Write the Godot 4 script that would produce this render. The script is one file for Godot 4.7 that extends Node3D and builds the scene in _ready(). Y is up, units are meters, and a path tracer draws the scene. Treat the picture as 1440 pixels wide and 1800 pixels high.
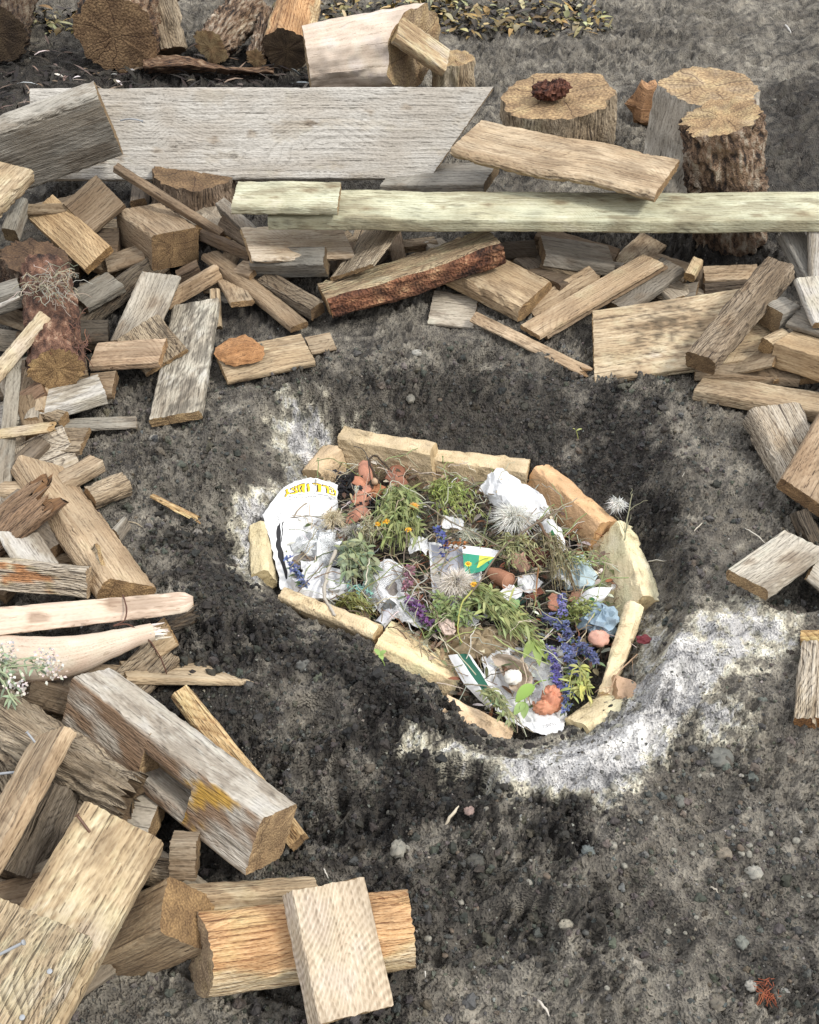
extends Node3D
# A fire pit dug in dark beach sand, lined with fire bricks and filled with paper and plants,
# ringed by scrap wood. Units are metres, y is up, the camera stands at the front.

var rng := RandomNumberGenerator.new()
var M := {}
var names := {}
var nz := FastNoiseLite.new()
var nz2 := FastNoiseLite.new()
var nzr := FastNoiseLite.new()

class MB:
	var v := PackedVector3Array()
	var c := PackedColorArray()
	var uv := PackedVector2Array()
	var ix := PackedInt32Array()
	func p(pos: Vector3, col: Color, u := Vector2.ZERO) -> int:
		v.append(pos); c.append(col); uv.append(u)
		return v.size() - 1
	func t(a: int, b: int, d: int) -> void:
		ix.append(a); ix.append(b); ix.append(d)
	func q(a: int, b: int, d: int, e: int) -> void:
		t(a, b, d); t(a, d, e)
	func volume() -> float:
		var s := 0.0
		for k in range(0, ix.size(), 3):
			s += v[ix[k]].dot(v[ix[k + 1]].cross(v[ix[k + 2]]))
		return s
	func flip() -> void:
		for k in range(0, ix.size(), 3):
			var a := ix[k + 1]
			ix[k + 1] = ix[k + 2]; ix[k + 2] = a
	func normals() -> PackedVector3Array:
		var n := PackedVector3Array()
		n.resize(v.size())
		for k in range(0, ix.size(), 3):
			var a := ix[k]
			var b := ix[k + 1]
			var d := ix[k + 2]
			var f := (v[d] - v[a]).cross(v[b] - v[a])
			n[a] += f; n[b] += f; n[d] += f
		for k in n.size():
			n[k] = n[k].normalized() if n[k].length_squared() > 1e-20 else Vector3.UP
		return n
	func into(mesh: ArrayMesh, mat: Material) -> void:
		var a := []
		a.resize(Mesh.ARRAY_MAX)
		a[Mesh.ARRAY_VERTEX] = v
		a[Mesh.ARRAY_NORMAL] = normals()
		a[Mesh.ARRAY_COLOR] = c
		a[Mesh.ARRAY_TEX_UV] = uv
		a[Mesh.ARRAY_INDEX] = ix
		mesh.add_surface_from_arrays(Mesh.PRIMITIVE_TRIANGLES, a)
		mesh.surface_set_material(mesh.get_surface_count() - 1, mat)
	func mesh(mat: Material) -> ArrayMesh:
		var m := ArrayMesh.new()
		into(m, mat)
		return m
	# round tube through points with a radius at each
	func tube(pts: Array, rad: Array, segs: int, col: Color, capped := true) -> void:
		var base := v.size()
		var n := pts.size()
		var up := Vector3(0.31, 0.9, 0.22)
		var run := 0.0
		for i in n:
			var d: Vector3 = (pts[min(i + 1, n - 1)] - pts[max(i - 1, 0)])
			d = d.normalized() if d.length() > 1e-6 else Vector3.UP
			if absf(d.dot(up)) > 0.95: up = Vector3(0.9, 0.1, 0.3)
			var s := d.cross(up).normalized()
			var w := s.cross(d).normalized()
			if i > 0: run += (pts[i] - pts[i - 1]).length()
			var r: float = rad[min(i, rad.size() - 1)]
			for j in segs:
				var a := TAU * j / segs
				p(pts[i] + (s * cos(a) + w * sin(a)) * r, col, Vector2(run * 3.0, float(j) / segs))
		for i in n - 1:
			for j in segs:
				var a := base + i * segs + j
				var b := base + i * segs + (j + 1) % segs
				q(a, b, b + segs, a + segs)
		if capped:
			for e in [0, n - 1]:
				var m := p(pts[e], col)
				for j in segs:
					var a: int = base + e * segs + j
					var b: int = base + e * segs + (j + 1) % segs
					if e == 0: t(m, b, a)
					else: t(m, a, b)
	# leaf blade: folded along its midrib, drooping
	func leaf(at: Vector3, dir: Vector3, length: float, width: float, col: Color, droop := 0.3, lobes := 4) -> void:
		var side := dir.cross(Vector3.UP)
		side = side.normalized() if side.length() > 0.05 else Vector3.RIGHT
		var up := side.cross(dir).normalized()
		var prev := []
		for i in lobes + 1:
			var s := float(i) / lobes
			var w := width * pow(sin(PI * clampf(0.08 + s * 0.92, 0, 1)), 0.8)
			var c0 := at + dir * length * s - Vector3.UP * droop * length * s * s
			var cc := col * (0.85 + 0.3 * fmod(s * 7.3, 1.0))
			cc.a = 1.0
			var cur := [p(c0 + side * w * 0.5 + up * w * 0.18, cc), p(c0, cc), p(c0 - side * w * 0.5 + up * w * 0.18, cc)]
			if i > 0:
				q(prev[0], prev[1], cur[1], cur[0])
				q(prev[1], prev[2], cur[2], cur[1])
			prev = cur

# ------------------------------------------------------------------ naming and adding
func numbered(called: String) -> String:
	if not names.has(called):
		names[called] = 0
		return called
	names[called] += 1
	return "%s_%03d" % [called, names[called]]

func tag(o: Node, label: String, category: String, group := "") -> void:
	o.set_meta("label", label)
	o.set_meta("category", category)
	if group: o.set_meta("group", group)

func thing(called: String, label: String, category: String, at: Vector3, group := "") -> Node3D:
	var o := Node3D.new()
	o.name = numbered(called)
	add_child(o)
	o.position = at
	tag(o, label, category, group)
	return o

func part(called: String, mesh: Mesh, parent: Node, stuff := false) -> MeshInstance3D:
	var o := MeshInstance3D.new()
	o.name = called
	o.mesh = mesh
	parent.add_child(o, true)
	if stuff: o.set_meta("kind", "stuff")
	return o

func solo(called: String, label: String, category: String, mesh: Mesh, at := Vector3.ZERO, group := "") -> MeshInstance3D:
	var o := MeshInstance3D.new()
	o.name = numbered(called)
	o.mesh = mesh
	add_child(o)
	o.position = at
	tag(o, label, category, group)
	return o

func rr(a: float, b: float) -> float: return rng.randf_range(a, b)
func rv(s: float) -> Vector3: return Vector3(rr(-s, s), rr(-s, s), rr(-s, s))
func vary(col: Color, s: float) -> Color:
	var k := rr(1.0 - s, 1.0 + s)
	return Color(col.r * k * rr(1.0 - s * 0.4, 1.0 + s * 0.4), col.g * k, col.b * k * rr(1.0 - s * 0.4, 1.0 + s * 0.4))

# ------------------------------------------------------------------ computed textures
func noise_img(w: int, h: int, seed_: int, freq: float, octaves := 3, kind := FastNoiseLite.TYPE_SIMPLEX_SMOOTH) -> Image:
	var n := FastNoiseLite.new()
	n.seed = seed_
	n.noise_type = kind
	n.frequency = freq
	n.fractal_octaves = octaves
	return n.get_seamless_image(w, h)

func stretched(w: int, h: int, sw: int, sh: int, seed_: int, freq: float, octaves := 3) -> PackedByteArray:
	var i := noise_img(sw, sh, seed_, freq, octaves)
	i.resize(w, h, Image.INTERPOLATE_CUBIC)
	i.convert(Image.FORMAT_L8)
	return i.get_data()

func tex_from(w: int, h: int, data: PackedByteArray) -> ImageTexture:
	var i := Image.create_from_data(w, h, false, Image.FORMAT_RGB8, data)
	i.generate_mipmaps()
	return ImageTexture.create_from_image(i)

func normal_from(w: int, h: int, data: PackedByteArray, strength: float) -> ImageTexture:
	var i := Image.create_from_data(w, h, false, Image.FORMAT_L8, data)
	i.convert(Image.FORMAT_RGBA8)
	i.bump_map_to_normal_map(strength)
	return ImageTexture.create_from_image(i)

# sawn or weathered timber: grain runs along u; three tones from groove to face
func wood_material(seed_: int, dark: Color, mid: Color, light: Color, ring: float, fibre: float, depth: float, stain: float, saw := false, knots := 1) -> StandardMaterial3D:
	var w := 1024
	var h := 384
	var streak := stretched(w, h, 12, 384, seed_, 0.09, 4)
	var fine := stretched(w, h, 72, 384, seed_ + 1, 0.3, 2)
	var warp := stretched(w, h, 28, 20, seed_ + 2, 0.055, 2)
	var blot := stretched(w, h, 110, 90, seed_ + 3, 0.03, 4)
	var pits := stretched(w, h, 420, 384, seed_ + 4, 0.16, 2)
	var crack := stretched(w, h, 14, 384, seed_ + 5, 0.05, 2)
	var col := PackedByteArray()
	col.resize(w * h * 3)
	var hgt := PackedByteArray()
	hgt.resize(w * h)
	var r := RandomNumberGenerator.new()
	r.seed = seed_
	var kn := []
	for k in knots:
		kn.append([r.randf_range(60, w - 60), r.randf_range(30, h - 30), r.randf_range(6, 13)])
	for y in h:
		for x in w:
			var i := y * w + x
			var rr_ := y * ring / h + (warp[i] / 255.0 - 0.5) * ring * 0.4
			var core := 0.0
			for k in kn:
				var dx: float = (x - k[0]) * 0.45
				var dy: float = y - k[1]
				var d2: float = (dx * dx + dy * dy) / (k[2] * k[2])
				if d2 < 14.0:
					rr_ += signf(dy) * 1.6 * exp(-d2 * 0.35)
					core = maxf(core, clampf(1.7 - d2 * 1.3, 0, 1))
			var f := rr_ - floorf(rr_)
			var late := clampf((f - 0.55) * 2.2, 0, 1) * (1.0 if f < 0.96 else (1.0 - f) * 25.0)
			var st := streak[i] / 255.0
			var fi := fine[i] / 255.0
			var pt := pits[i] / 255.0
			var val := 0.6 - late * 0.3 * fibre + (st - 0.5) * 0.42 + (fi - 0.5) * 0.5 * fibre + (pt - 0.5) * 0.34
			var ck := absf(crack[i] / 255.0 - 0.5)
			if ck < 0.012 * fibre and st < 0.55: val -= 0.5
			if saw:
				var ph := (x * 0.75 + sin(y * 0.014) * 70.0 + warp[i] * 0.2) * 0.62
				val = 0.58 + sin(ph) * 0.11 * (0.4 + blot[i] / 160.0) + (pt - 0.5) * 0.5 + (st - 0.5) * 0.34 - late * 0.14
			val -= core * 0.26
			val = clampf(val, 0, 1)
			var b := clampf((blot[i] / 255.0 - 0.5) * 2.4 + 0.5, 0, 1)
			var a: Color = dark.lerp(mid, val * 2.0) if val < 0.5 else mid.lerp(light, val * 2.0 - 1.0)
			var s := stain * b
			col[i * 3] = int(clampf(a.r * (1.0 - s * 0.25), 0, 1) * 255)
			col[i * 3 + 1] = int(clampf(a.g * (1.0 - s * 0.31), 0, 1) * 255)
			col[i * 3 + 2] = int(clampf(a.b * (1.0 - s * 0.38), 0, 1) * 255)
			hgt[i] = int(clampf(val * 0.8 + 0.1, 0, 1) * 255)
	var m := StandardMaterial3D.new()
	m.albedo_texture = tex_from(w, h, col)
	m.normal_enabled = true
	m.normal_texture = normal_from(w, h, hgt, depth)
	m.roughness = 0.9
	m.vertex_color_use_as_albedo = true
	return m

func end_material() -> StandardMaterial3D:
	var w := 256
	var warp := stretched(w, w, 40, 40, 71, 0.07, 3)
	var fine := stretched(w, w, 256, 256, 72, 0.14, 3)
	var blot := stretched(w, w, 64, 64, 73, 0.05, 3)
	var col := PackedByteArray()
	col.resize(w * w * 3)
	var hgt := PackedByteArray()
	hgt.resize(w * w)
	for y in w:
		for x in w:
			var i := y * w + x
			var d := Vector2(x - 118, y - 131)
			var ang := d.angle()
			var rr_ := d.length() / 9.0 + (warp[i] / 255.0 - 0.5) * 3.0
			var f := rr_ - floorf(rr_)
			var crack := 0.0
			for k in 7:
				var da := absf(wrapf(ang - k * 0.9 - sin(k * 7.0) - (warp[i] - 128) * 0.0012, -PI, PI))
				if da * d.length() < 1.1 and d.length() > 14 + 12 * (k % 3): crack = 1.0
			var val := clampf(0.62 - clampf((f - 0.6) * 2.4, 0, 1) * 0.16 + (fine[i] / 255.0 - 0.5) * 0.7 + (blot[i] / 255.0 - 0.5) * 0.5 - crack * 0.4, 0.05, 1)
			var a := Color(0.33, 0.26, 0.2).lerp(Color(0.78, 0.69, 0.55), val)
			col[i * 3] = int(a.r * 255); col[i * 3 + 1] = int(a.g * 255); col[i * 3 + 2] = int(a.b * 255)
			hgt[i] = int(val * 255)
	var m := StandardMaterial3D.new()
	m.albedo_texture = tex_from(w, w, col)
	m.normal_enabled = true
	m.normal_texture = normal_from(w, w, hgt, 2.5)
	m.roughness = 0.93
	m.vertex_color_use_as_albedo = true
	return m

# patchy mineral or bark surface from layered noise and a colour ramp
func patch_material(seed_: int, w: int, h: int, sw: int, sh: int, ramp: Array, depth: float, rough := 0.95, cell := 0.0, contrast := 1.5) -> StandardMaterial3D:
	var big := stretched(w, h, maxi(8, sw / 8), maxi(8, sh / 8), seed_, 0.08, 3)
	var midn := stretched(w, h, sw, sh, seed_ + 1, 0.05, 4)
	var fine := stretched(w, h, w, h, seed_ + 2, 0.2, 3)
	var ci := noise_img(sw, sh, seed_ + 3, 0.06, 2, FastNoiseLite.TYPE_CELLULAR)
	ci.resize(w, h, Image.INTERPOLATE_CUBIC)
	ci.convert(Image.FORMAT_L8)
	var cells := ci.get_data()
	var col := PackedByteArray()
	col.resize(w * h * 3)
	var hgt := PackedByteArray()
	hgt.resize(w * h)
	for i in w * h:
		var val := (big[i] * 0.25 + midn[i] * 0.45 + fine[i] * 0.3) / 255.0
		val = lerpf(val, cells[i] / 255.0, cell)
		val = clampf((val - 0.5) * contrast + 0.5, 0, 0.999)
		var s := val * (ramp.size() - 1)
		var k := int(s)
		var a: Color = ramp[k].lerp(ramp[k + 1], s - k)
		col[i * 3] = int(clampf(a.r, 0, 1) * 255)
		col[i * 3 + 1] = int(clampf(a.g, 0, 1) * 255)
		col[i * 3 + 2] = int(clampf(a.b, 0, 1) * 255)
		hgt[i] = int(val * 255)
	var m := StandardMaterial3D.new()
	m.albedo_texture = tex_from(w, h, col)
	m.normal_enabled = true
	m.normal_texture = normal_from(w, h, hgt, depth)
	m.roughness = rough
	m.vertex_color_use_as_albedo = true
	return m

func plain(rough := 0.85, back := 0.0) -> StandardMaterial3D:
	var m := StandardMaterial3D.new()
	m.vertex_color_use_as_albedo = true
	m.roughness = rough
	m.cull_mode = BaseMaterial3D.CULL_DISABLED
	if back > 0.0:
		m.backlight_enabled = true
		m.backlight = Color(back, back, back * 0.7)
	return m

# block letters of the headline, read from right to left, five columns by six rows each
const GLYPHS := [
	["11110", "00011", "11011", "01001", "00001", "11111"],
	["11111", "00011", "00011", "00011", "00011", "00011"],
	["11111", "00011", "00011", "00011", "00011", "00011"],
	["01100", "01100", "01100", "01100", "01100", "01100"],
	["11111", "11011", "11011", "11011", "11011", "11011"],
	["11011", "11011", "01110", "00110", "00011", "11111"],
	["01110", "00110", "00110", "00110", "01111", "11011"]]

func text_lines(img: Image, x0: int, y0: int, x1: int, y1: int, step: int, tone: float) -> void:
	var r := RandomNumberGenerator.new()
	r.seed = x0 * 31 + y0
	var y := y0
	while y < y1:
		var x := x0
		while x < x1 - 4:
			var wl := r.randi_range(3, 11)
			for k in wl:
				if r.randf() < 0.72 and x + k < x1:
					img.fill_rect(Rect2i(x + k, y + r.randi_range(0, 1), 1, maxi(1, step / 2)), Color(tone, tone, tone))
			x += wl + r.randi_range(2, 4)
		y += step

func paper_material(kind: String) -> StandardMaterial3D:
	var s := 512
	var img := Image.create(s, s, false, Image.FORMAT_RGB8)
	img.fill(Color(0.85, 0.85, 0.84))
	if kind == "headline":
		img.fill_rect(Rect2i(150, 22, 350, 5), Color(0.62, 0.62, 0.62))
		text_lines(img, 170, 36, 500, 44, 8, 0.45)
		for pass_ in 2:
			for gi in GLYPHS.size():
				var gx := 455 - gi * 47
				var gy := 62
				for row in 6:
					for cc in 5:
						if GLYPHS[gi][row][cc] == "1":
							if pass_ == 0: img.fill_rect(Rect2i(gx + cc * 8 - 6, gy + row * 11 - 5, 10, 13), Color(0.09, 0.08, 0.07))
							else: img.fill_rect(Rect2i(gx + cc * 8, gy + row * 11, 8, 11), Color(0.9, 0.73, 0.13))
		img.fill_rect(Rect2i(150, 142, 350, 4), Color(0.4, 0.4, 0.4))
		text_lines(img, 190, 160, 470, 172, 10, 0.3)
		text_lines(img, 90, 230, 150, 262, 12, 0.32)
		# printed picture of a dark standing figure
		for y in range(285, 470):
			var cx := 105.0 + sin(y * 0.03) * 14.0
			var hw := 15.0 + 12.0 * sin((y - 285) * 0.017)
			img.fill_rect(Rect2i(int(cx - hw), y, int(hw * 2), 1), Color(0.13, 0.13, 0.14))
		for y in range(300, 370):
			img.fill_rect(Rect2i(int(150 - (y - 300) * 0.45), y, 14, 1), Color(0.13, 0.13, 0.14))
	elif kind == "news":
		for cx in [20, 190, 360]:
			text_lines(img, cx, 20, cx + 135, 250, 9, 0.38)
			text_lines(img, cx, 330, cx + 135, 500, 9, 0.38)
		img.fill_rect(Rect2i(30, 255, 140, 70), Color(0.42, 0.43, 0.42))
		img.fill_rect(Rect2i(210, 150, 120, 110), Color(0.5, 0.47, 0.44))
	elif kind == "picture":
		img.fill_rect(Rect2i(40, 36, 440, 450), Color(0.62, 0.63, 0.66))
		for y in range(36, 486):
			img.fill_rect(Rect2i(60 + int(60 * sin(y * 0.02)), y, 90, 1), Color(0.72, 0.7, 0.66))
	elif kind == "greencard":
		img.fill_rect(Rect2i(0, 150, 512, 362), Color(0.2, 0.56, 0.44))
		for y in range(150, 360):
			img.fill_rect(Rect2i(250, y, 250 - (y - 150), 1), Color(0.78, 0.8, 0.32))
	elif kind == "leafmark":
		for y in range(180, 340):
			var hw := 55.0 * sin((y - 180) * PI / 160.0)
			img.fill_rect(Rect2i(int(256 - hw), y, int(hw * 2), 1), Color(0.2, 0.42, 0.24))
	elif kind == "greenband":
		img.fill_rect(Rect2i(0, 250, 512, 200), Color(0.12, 0.34, 0.27))
	elif kind == "small":
		text_lines(img, 300, 440, 420, 452, 8, 0.45)
	img.generate_mipmaps()
	var m := StandardMaterial3D.new()
	m.albedo_texture = ImageTexture.create_from_image(img)
	m.roughness = 0.8
	m.cull_mode = BaseMaterial3D.CULL_DISABLED
	m.vertex_color_use_as_albedo = true
	m.backlight_enabled = true
	m.backlight = Color(0.15, 0.15, 0.14)
	return m

func make_materials() -> void:
	M.grey = wood_material(11, Color(0.42, 0.4, 0.37), Color(0.7, 0.68, 0.64), Color(0.83, 0.81, 0.77), 26.0, 0.7, 5.0, 0.26)
	M.tan = wood_material(23, Color(0.4, 0.345, 0.285), Color(0.72, 0.66, 0.575), Color(0.85, 0.81, 0.735), 22.0, 0.7, 5.0, 0.42)
	M.green = wood_material(37, Color(0.5, 0.48, 0.4), Color(0.76, 0.75, 0.66), Color(0.88, 0.88, 0.81), 30.0, 0.55, 4.0, 0.34)
	M.rough = wood_material(41, Color(0.3, 0.26, 0.22), Color(0.68, 0.63, 0.55), Color(0.84, 0.8, 0.73), 46.0, 1.15, 9.0, 0.3)
	M.orange = wood_material(53, Color(0.45, 0.33, 0.23), Color(0.78, 0.69, 0.54), Color(0.92, 0.87, 0.75), 20.0, 1.0, 8.0, 0.4)
	M.saw = wood_material(67, Color(0.5, 0.44, 0.37), Color(0.72, 0.66, 0.58), Color(0.85, 0.8, 0.73), 22.0, 0.5, 5.0, 0.15, true, 0)
	M.smooth = wood_material(73, Color(0.6, 0.54, 0.48), Color(0.8, 0.745, 0.69), Color(0.87, 0.825, 0.78), 12.0, 0.28, 1.5, 0.14)
	M.end = end_material()
	M.bark = patch_material(81, 512, 512, 200, 300, [Color(0.09, 0.07, 0.06), Color(0.3, 0.24, 0.19), Color(0.52, 0.42, 0.33), Color(0.6, 0.55, 0.48), Color(0.74, 0.68, 0.6)], 12.0, 0.95, 0.3, 2.4)
	M.redbark = patch_material(91, 512, 256, 260, 140, [Color(0.14, 0.1, 0.08), Color(0.36, 0.27, 0.22), Color(0.55, 0.44, 0.37), Color(0.76, 0.7, 0.62)], 10.0, 0.95, 0.15, 2.2)
	M.split = M.rough
	M.brick = patch_material(101, 256, 256, 128, 128, [Color(0.6, 0.55, 0.46), Color(0.84, 0.8, 0.7), Color(0.88, 0.84, 0.75), Color(0.93, 0.9, 0.82)], 3.0, 0.95, 0.0, 1.5)
	M.stone = patch_material(111, 256, 256, 64, 64, [Color(0.45, 0.45, 0.44), Color(0.7, 0.7, 0.68), Color(0.8, 0.79, 0.76), Color(0.92, 0.91, 0.88)], 2.0, 0.8, 0.0, 1.5)
	M.clay = patch_material(121, 256, 256, 64, 64, [Color(0.7, 0.68, 0.66), Color(0.88, 0.86, 0.84), Color(0.94, 0.92, 0.9), Color(1, 0.98, 0.96)], 1.5, 0.75, 0.0, 1.3)
	M.leaf = plain(0.6, 0.25)
	M.dry = plain(0.9, 0.1)
	M.fluff = plain(0.9, 0.4)
	M.wire = plain(0.5)
	for k in ["headline", "news", "picture", "greencard", "leafmark", "greenband", "small", "blank"]: M[k] = paper_material(k)
	# sand: grain texture multiplied by the vertex colour of each patch of soil
	M.sand = patch_material(131, 1024, 1024, 512, 512, [Color(0.22, 0.22, 0.22), Color(0.62, 0.61, 0.6), Color(0.8, 0.79, 0.77), Color(0.97, 0.96, 0.93)], 13.0, 0.97, 0.0, 2.7)
	M.sand.uv1_triplanar = true
	M.sand.uv1_world_triplanar = true
	M.sand.uv1_scale = Vector3.ONE * 0.87
# ------------------------------------------------------------------ ground
const PIT := Vector2(0.0929, -1.6959)
var RIN := PackedFloat32Array([0.4238, 0.4270, 0.4354, 0.4448, 0.4542, 0.4636, 0.4683, 0.4717, 0.4766, 0.4822, 0.4878, 0.4682, 0.4045, 0.3355, 0.3209, 0.3068, 0.2926, 0.2784, 0.2856, 0.3110, 0.3364, 0.3618, 0.3872, 0.4147, 0.4422, 0.4617, 0.4666, 0.4715, 0.4788, 0.4949, 0.5109, 0.5269, 0.5236, 0.4851, 0.4448, 0.4046, 0.4036, 0.4032, 0.4027, 0.4023, 0.4019, 0.4014, 0.4010, 0.4047, 0.4092, 0.4137, 0.4173, 0.4205])
var RRIM := PackedFloat32Array([0.4772, 0.4780, 0.4847, 0.4914, 0.4981, 0.5049, 0.5295, 0.5566, 0.5821, 0.5876, 0.5930, 0.5796, 0.5377, 0.4809, 0.4519, 0.4342, 0.4164, 0.4234, 0.4408, 0.4583, 0.4755, 0.4901, 0.5046, 0.5191, 0.5331, 0.5462, 0.5594, 0.5726, 0.5870, 0.6024, 0.6178, 0.6169, 0.5860, 0.5626, 0.5450, 0.5275, 0.5247, 0.5337, 0.5426, 0.5515, 0.5685, 0.5898, 0.5933, 0.5775, 0.5617, 0.5418, 0.5203, 0.4987])
var HIN := PackedFloat32Array([-0.1000, -0.1000, -0.0958, -0.0909, -0.0860, -0.0810, -0.0819, -0.0842, -0.0825, -0.0788, -0.0751, -0.0705, -0.0724, -0.0750, -0.0772, -0.0795, -0.0817, -0.0840, -0.0850, -0.0850, -0.0850, -0.0850, -0.0850, -0.0850, -0.0850, -0.0839, -0.0807, -0.0775, -0.0757, -0.0787, -0.0818, -0.0848, -0.0945, -0.0966, -0.0983, -0.1000, -0.1010, -0.1021, -0.1031, -0.1042, -0.1045, -0.1024, -0.1003, -0.1000, -0.1000, -0.1000, -0.1000, -0.1000])
var HRIM := PackedFloat32Array([0.0000, 0.0019, 0.0044, 0.0068, 0.0093, 0.0117, 0.0120, 0.0120, 0.0120, 0.0120, 0.0120, 0.0135, 0.0163, 0.0192, 0.0181, 0.0154, 0.0128, 0.0107, 0.0087, 0.0068, 0.0049, 0.0036, 0.0022, 0.0008, 0.0005, 0.0018, 0.0031, 0.0044, 0.0058, 0.0074, 0.0090, 0.0080, 0.0025, 0.0009, 0.0026, 0.0043, 0.0043, 0.0030, 0.0017, 0.0004, 0.0036, 0.0091, 0.0099, 0.0056, 0.0012, 0.0000, 0.0000, 0.0000])
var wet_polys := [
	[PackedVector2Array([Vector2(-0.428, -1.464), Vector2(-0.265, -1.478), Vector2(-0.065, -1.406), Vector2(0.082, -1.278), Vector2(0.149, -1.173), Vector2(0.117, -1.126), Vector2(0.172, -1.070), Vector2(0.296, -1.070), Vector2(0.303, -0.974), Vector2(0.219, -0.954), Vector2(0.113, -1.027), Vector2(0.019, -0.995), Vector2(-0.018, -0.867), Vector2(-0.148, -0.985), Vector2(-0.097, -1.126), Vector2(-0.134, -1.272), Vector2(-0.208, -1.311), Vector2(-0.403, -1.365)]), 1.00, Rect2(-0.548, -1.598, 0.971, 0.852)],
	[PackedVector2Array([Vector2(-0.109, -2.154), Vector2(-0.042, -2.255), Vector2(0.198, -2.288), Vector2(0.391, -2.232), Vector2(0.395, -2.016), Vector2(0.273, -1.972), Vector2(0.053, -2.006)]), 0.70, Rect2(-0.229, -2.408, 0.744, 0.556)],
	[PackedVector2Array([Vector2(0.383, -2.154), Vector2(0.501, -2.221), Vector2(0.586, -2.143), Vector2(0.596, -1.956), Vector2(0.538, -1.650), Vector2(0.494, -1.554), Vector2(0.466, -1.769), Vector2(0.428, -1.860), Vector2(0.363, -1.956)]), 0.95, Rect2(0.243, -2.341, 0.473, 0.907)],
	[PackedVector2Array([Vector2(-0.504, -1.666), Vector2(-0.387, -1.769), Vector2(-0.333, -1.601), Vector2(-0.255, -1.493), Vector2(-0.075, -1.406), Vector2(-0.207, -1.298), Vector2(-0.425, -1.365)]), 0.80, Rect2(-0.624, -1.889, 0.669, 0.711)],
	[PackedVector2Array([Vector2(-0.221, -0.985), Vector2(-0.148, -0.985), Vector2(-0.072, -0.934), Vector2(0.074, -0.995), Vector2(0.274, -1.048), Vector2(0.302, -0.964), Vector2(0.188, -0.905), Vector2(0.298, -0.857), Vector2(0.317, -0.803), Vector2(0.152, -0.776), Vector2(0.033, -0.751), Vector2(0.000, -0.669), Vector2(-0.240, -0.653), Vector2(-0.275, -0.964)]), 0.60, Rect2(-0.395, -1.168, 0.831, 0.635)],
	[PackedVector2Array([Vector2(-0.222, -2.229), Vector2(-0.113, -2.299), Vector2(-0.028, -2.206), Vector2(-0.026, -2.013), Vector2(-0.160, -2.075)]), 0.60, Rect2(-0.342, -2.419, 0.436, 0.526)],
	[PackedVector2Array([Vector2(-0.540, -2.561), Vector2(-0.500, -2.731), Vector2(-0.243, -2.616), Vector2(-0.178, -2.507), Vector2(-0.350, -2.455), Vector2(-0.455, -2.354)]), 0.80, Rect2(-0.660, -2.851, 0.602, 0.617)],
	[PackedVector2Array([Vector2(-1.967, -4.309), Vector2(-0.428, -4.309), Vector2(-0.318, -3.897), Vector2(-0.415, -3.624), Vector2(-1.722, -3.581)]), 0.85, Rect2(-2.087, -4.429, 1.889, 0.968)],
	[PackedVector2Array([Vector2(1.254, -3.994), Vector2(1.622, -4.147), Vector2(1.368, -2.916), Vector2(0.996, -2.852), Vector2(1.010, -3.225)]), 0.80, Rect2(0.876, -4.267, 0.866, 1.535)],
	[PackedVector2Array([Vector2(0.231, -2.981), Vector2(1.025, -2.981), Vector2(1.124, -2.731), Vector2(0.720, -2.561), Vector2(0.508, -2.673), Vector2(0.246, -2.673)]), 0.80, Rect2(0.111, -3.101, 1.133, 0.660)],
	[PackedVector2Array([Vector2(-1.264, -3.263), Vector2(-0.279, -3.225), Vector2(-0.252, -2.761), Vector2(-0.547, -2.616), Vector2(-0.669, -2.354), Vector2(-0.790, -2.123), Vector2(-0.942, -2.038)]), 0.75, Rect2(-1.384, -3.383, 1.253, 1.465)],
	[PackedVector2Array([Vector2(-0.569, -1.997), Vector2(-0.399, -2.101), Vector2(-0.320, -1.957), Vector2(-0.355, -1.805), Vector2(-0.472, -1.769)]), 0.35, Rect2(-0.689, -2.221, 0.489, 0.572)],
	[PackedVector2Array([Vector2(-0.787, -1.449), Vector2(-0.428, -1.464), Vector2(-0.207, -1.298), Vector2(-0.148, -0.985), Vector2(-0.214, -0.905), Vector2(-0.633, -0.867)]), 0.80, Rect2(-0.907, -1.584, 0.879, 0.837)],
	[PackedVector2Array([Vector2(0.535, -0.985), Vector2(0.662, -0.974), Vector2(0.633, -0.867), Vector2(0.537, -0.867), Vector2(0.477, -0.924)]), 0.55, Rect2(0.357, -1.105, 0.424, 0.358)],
	[PackedVector2Array([Vector2(0.450, -0.785), Vector2(0.610, -0.776), Vector2(0.587, -0.693), Vector2(0.514, -0.693)]), 0.50, Rect2(0.330, -0.905, 0.399, 0.332)]]
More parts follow.
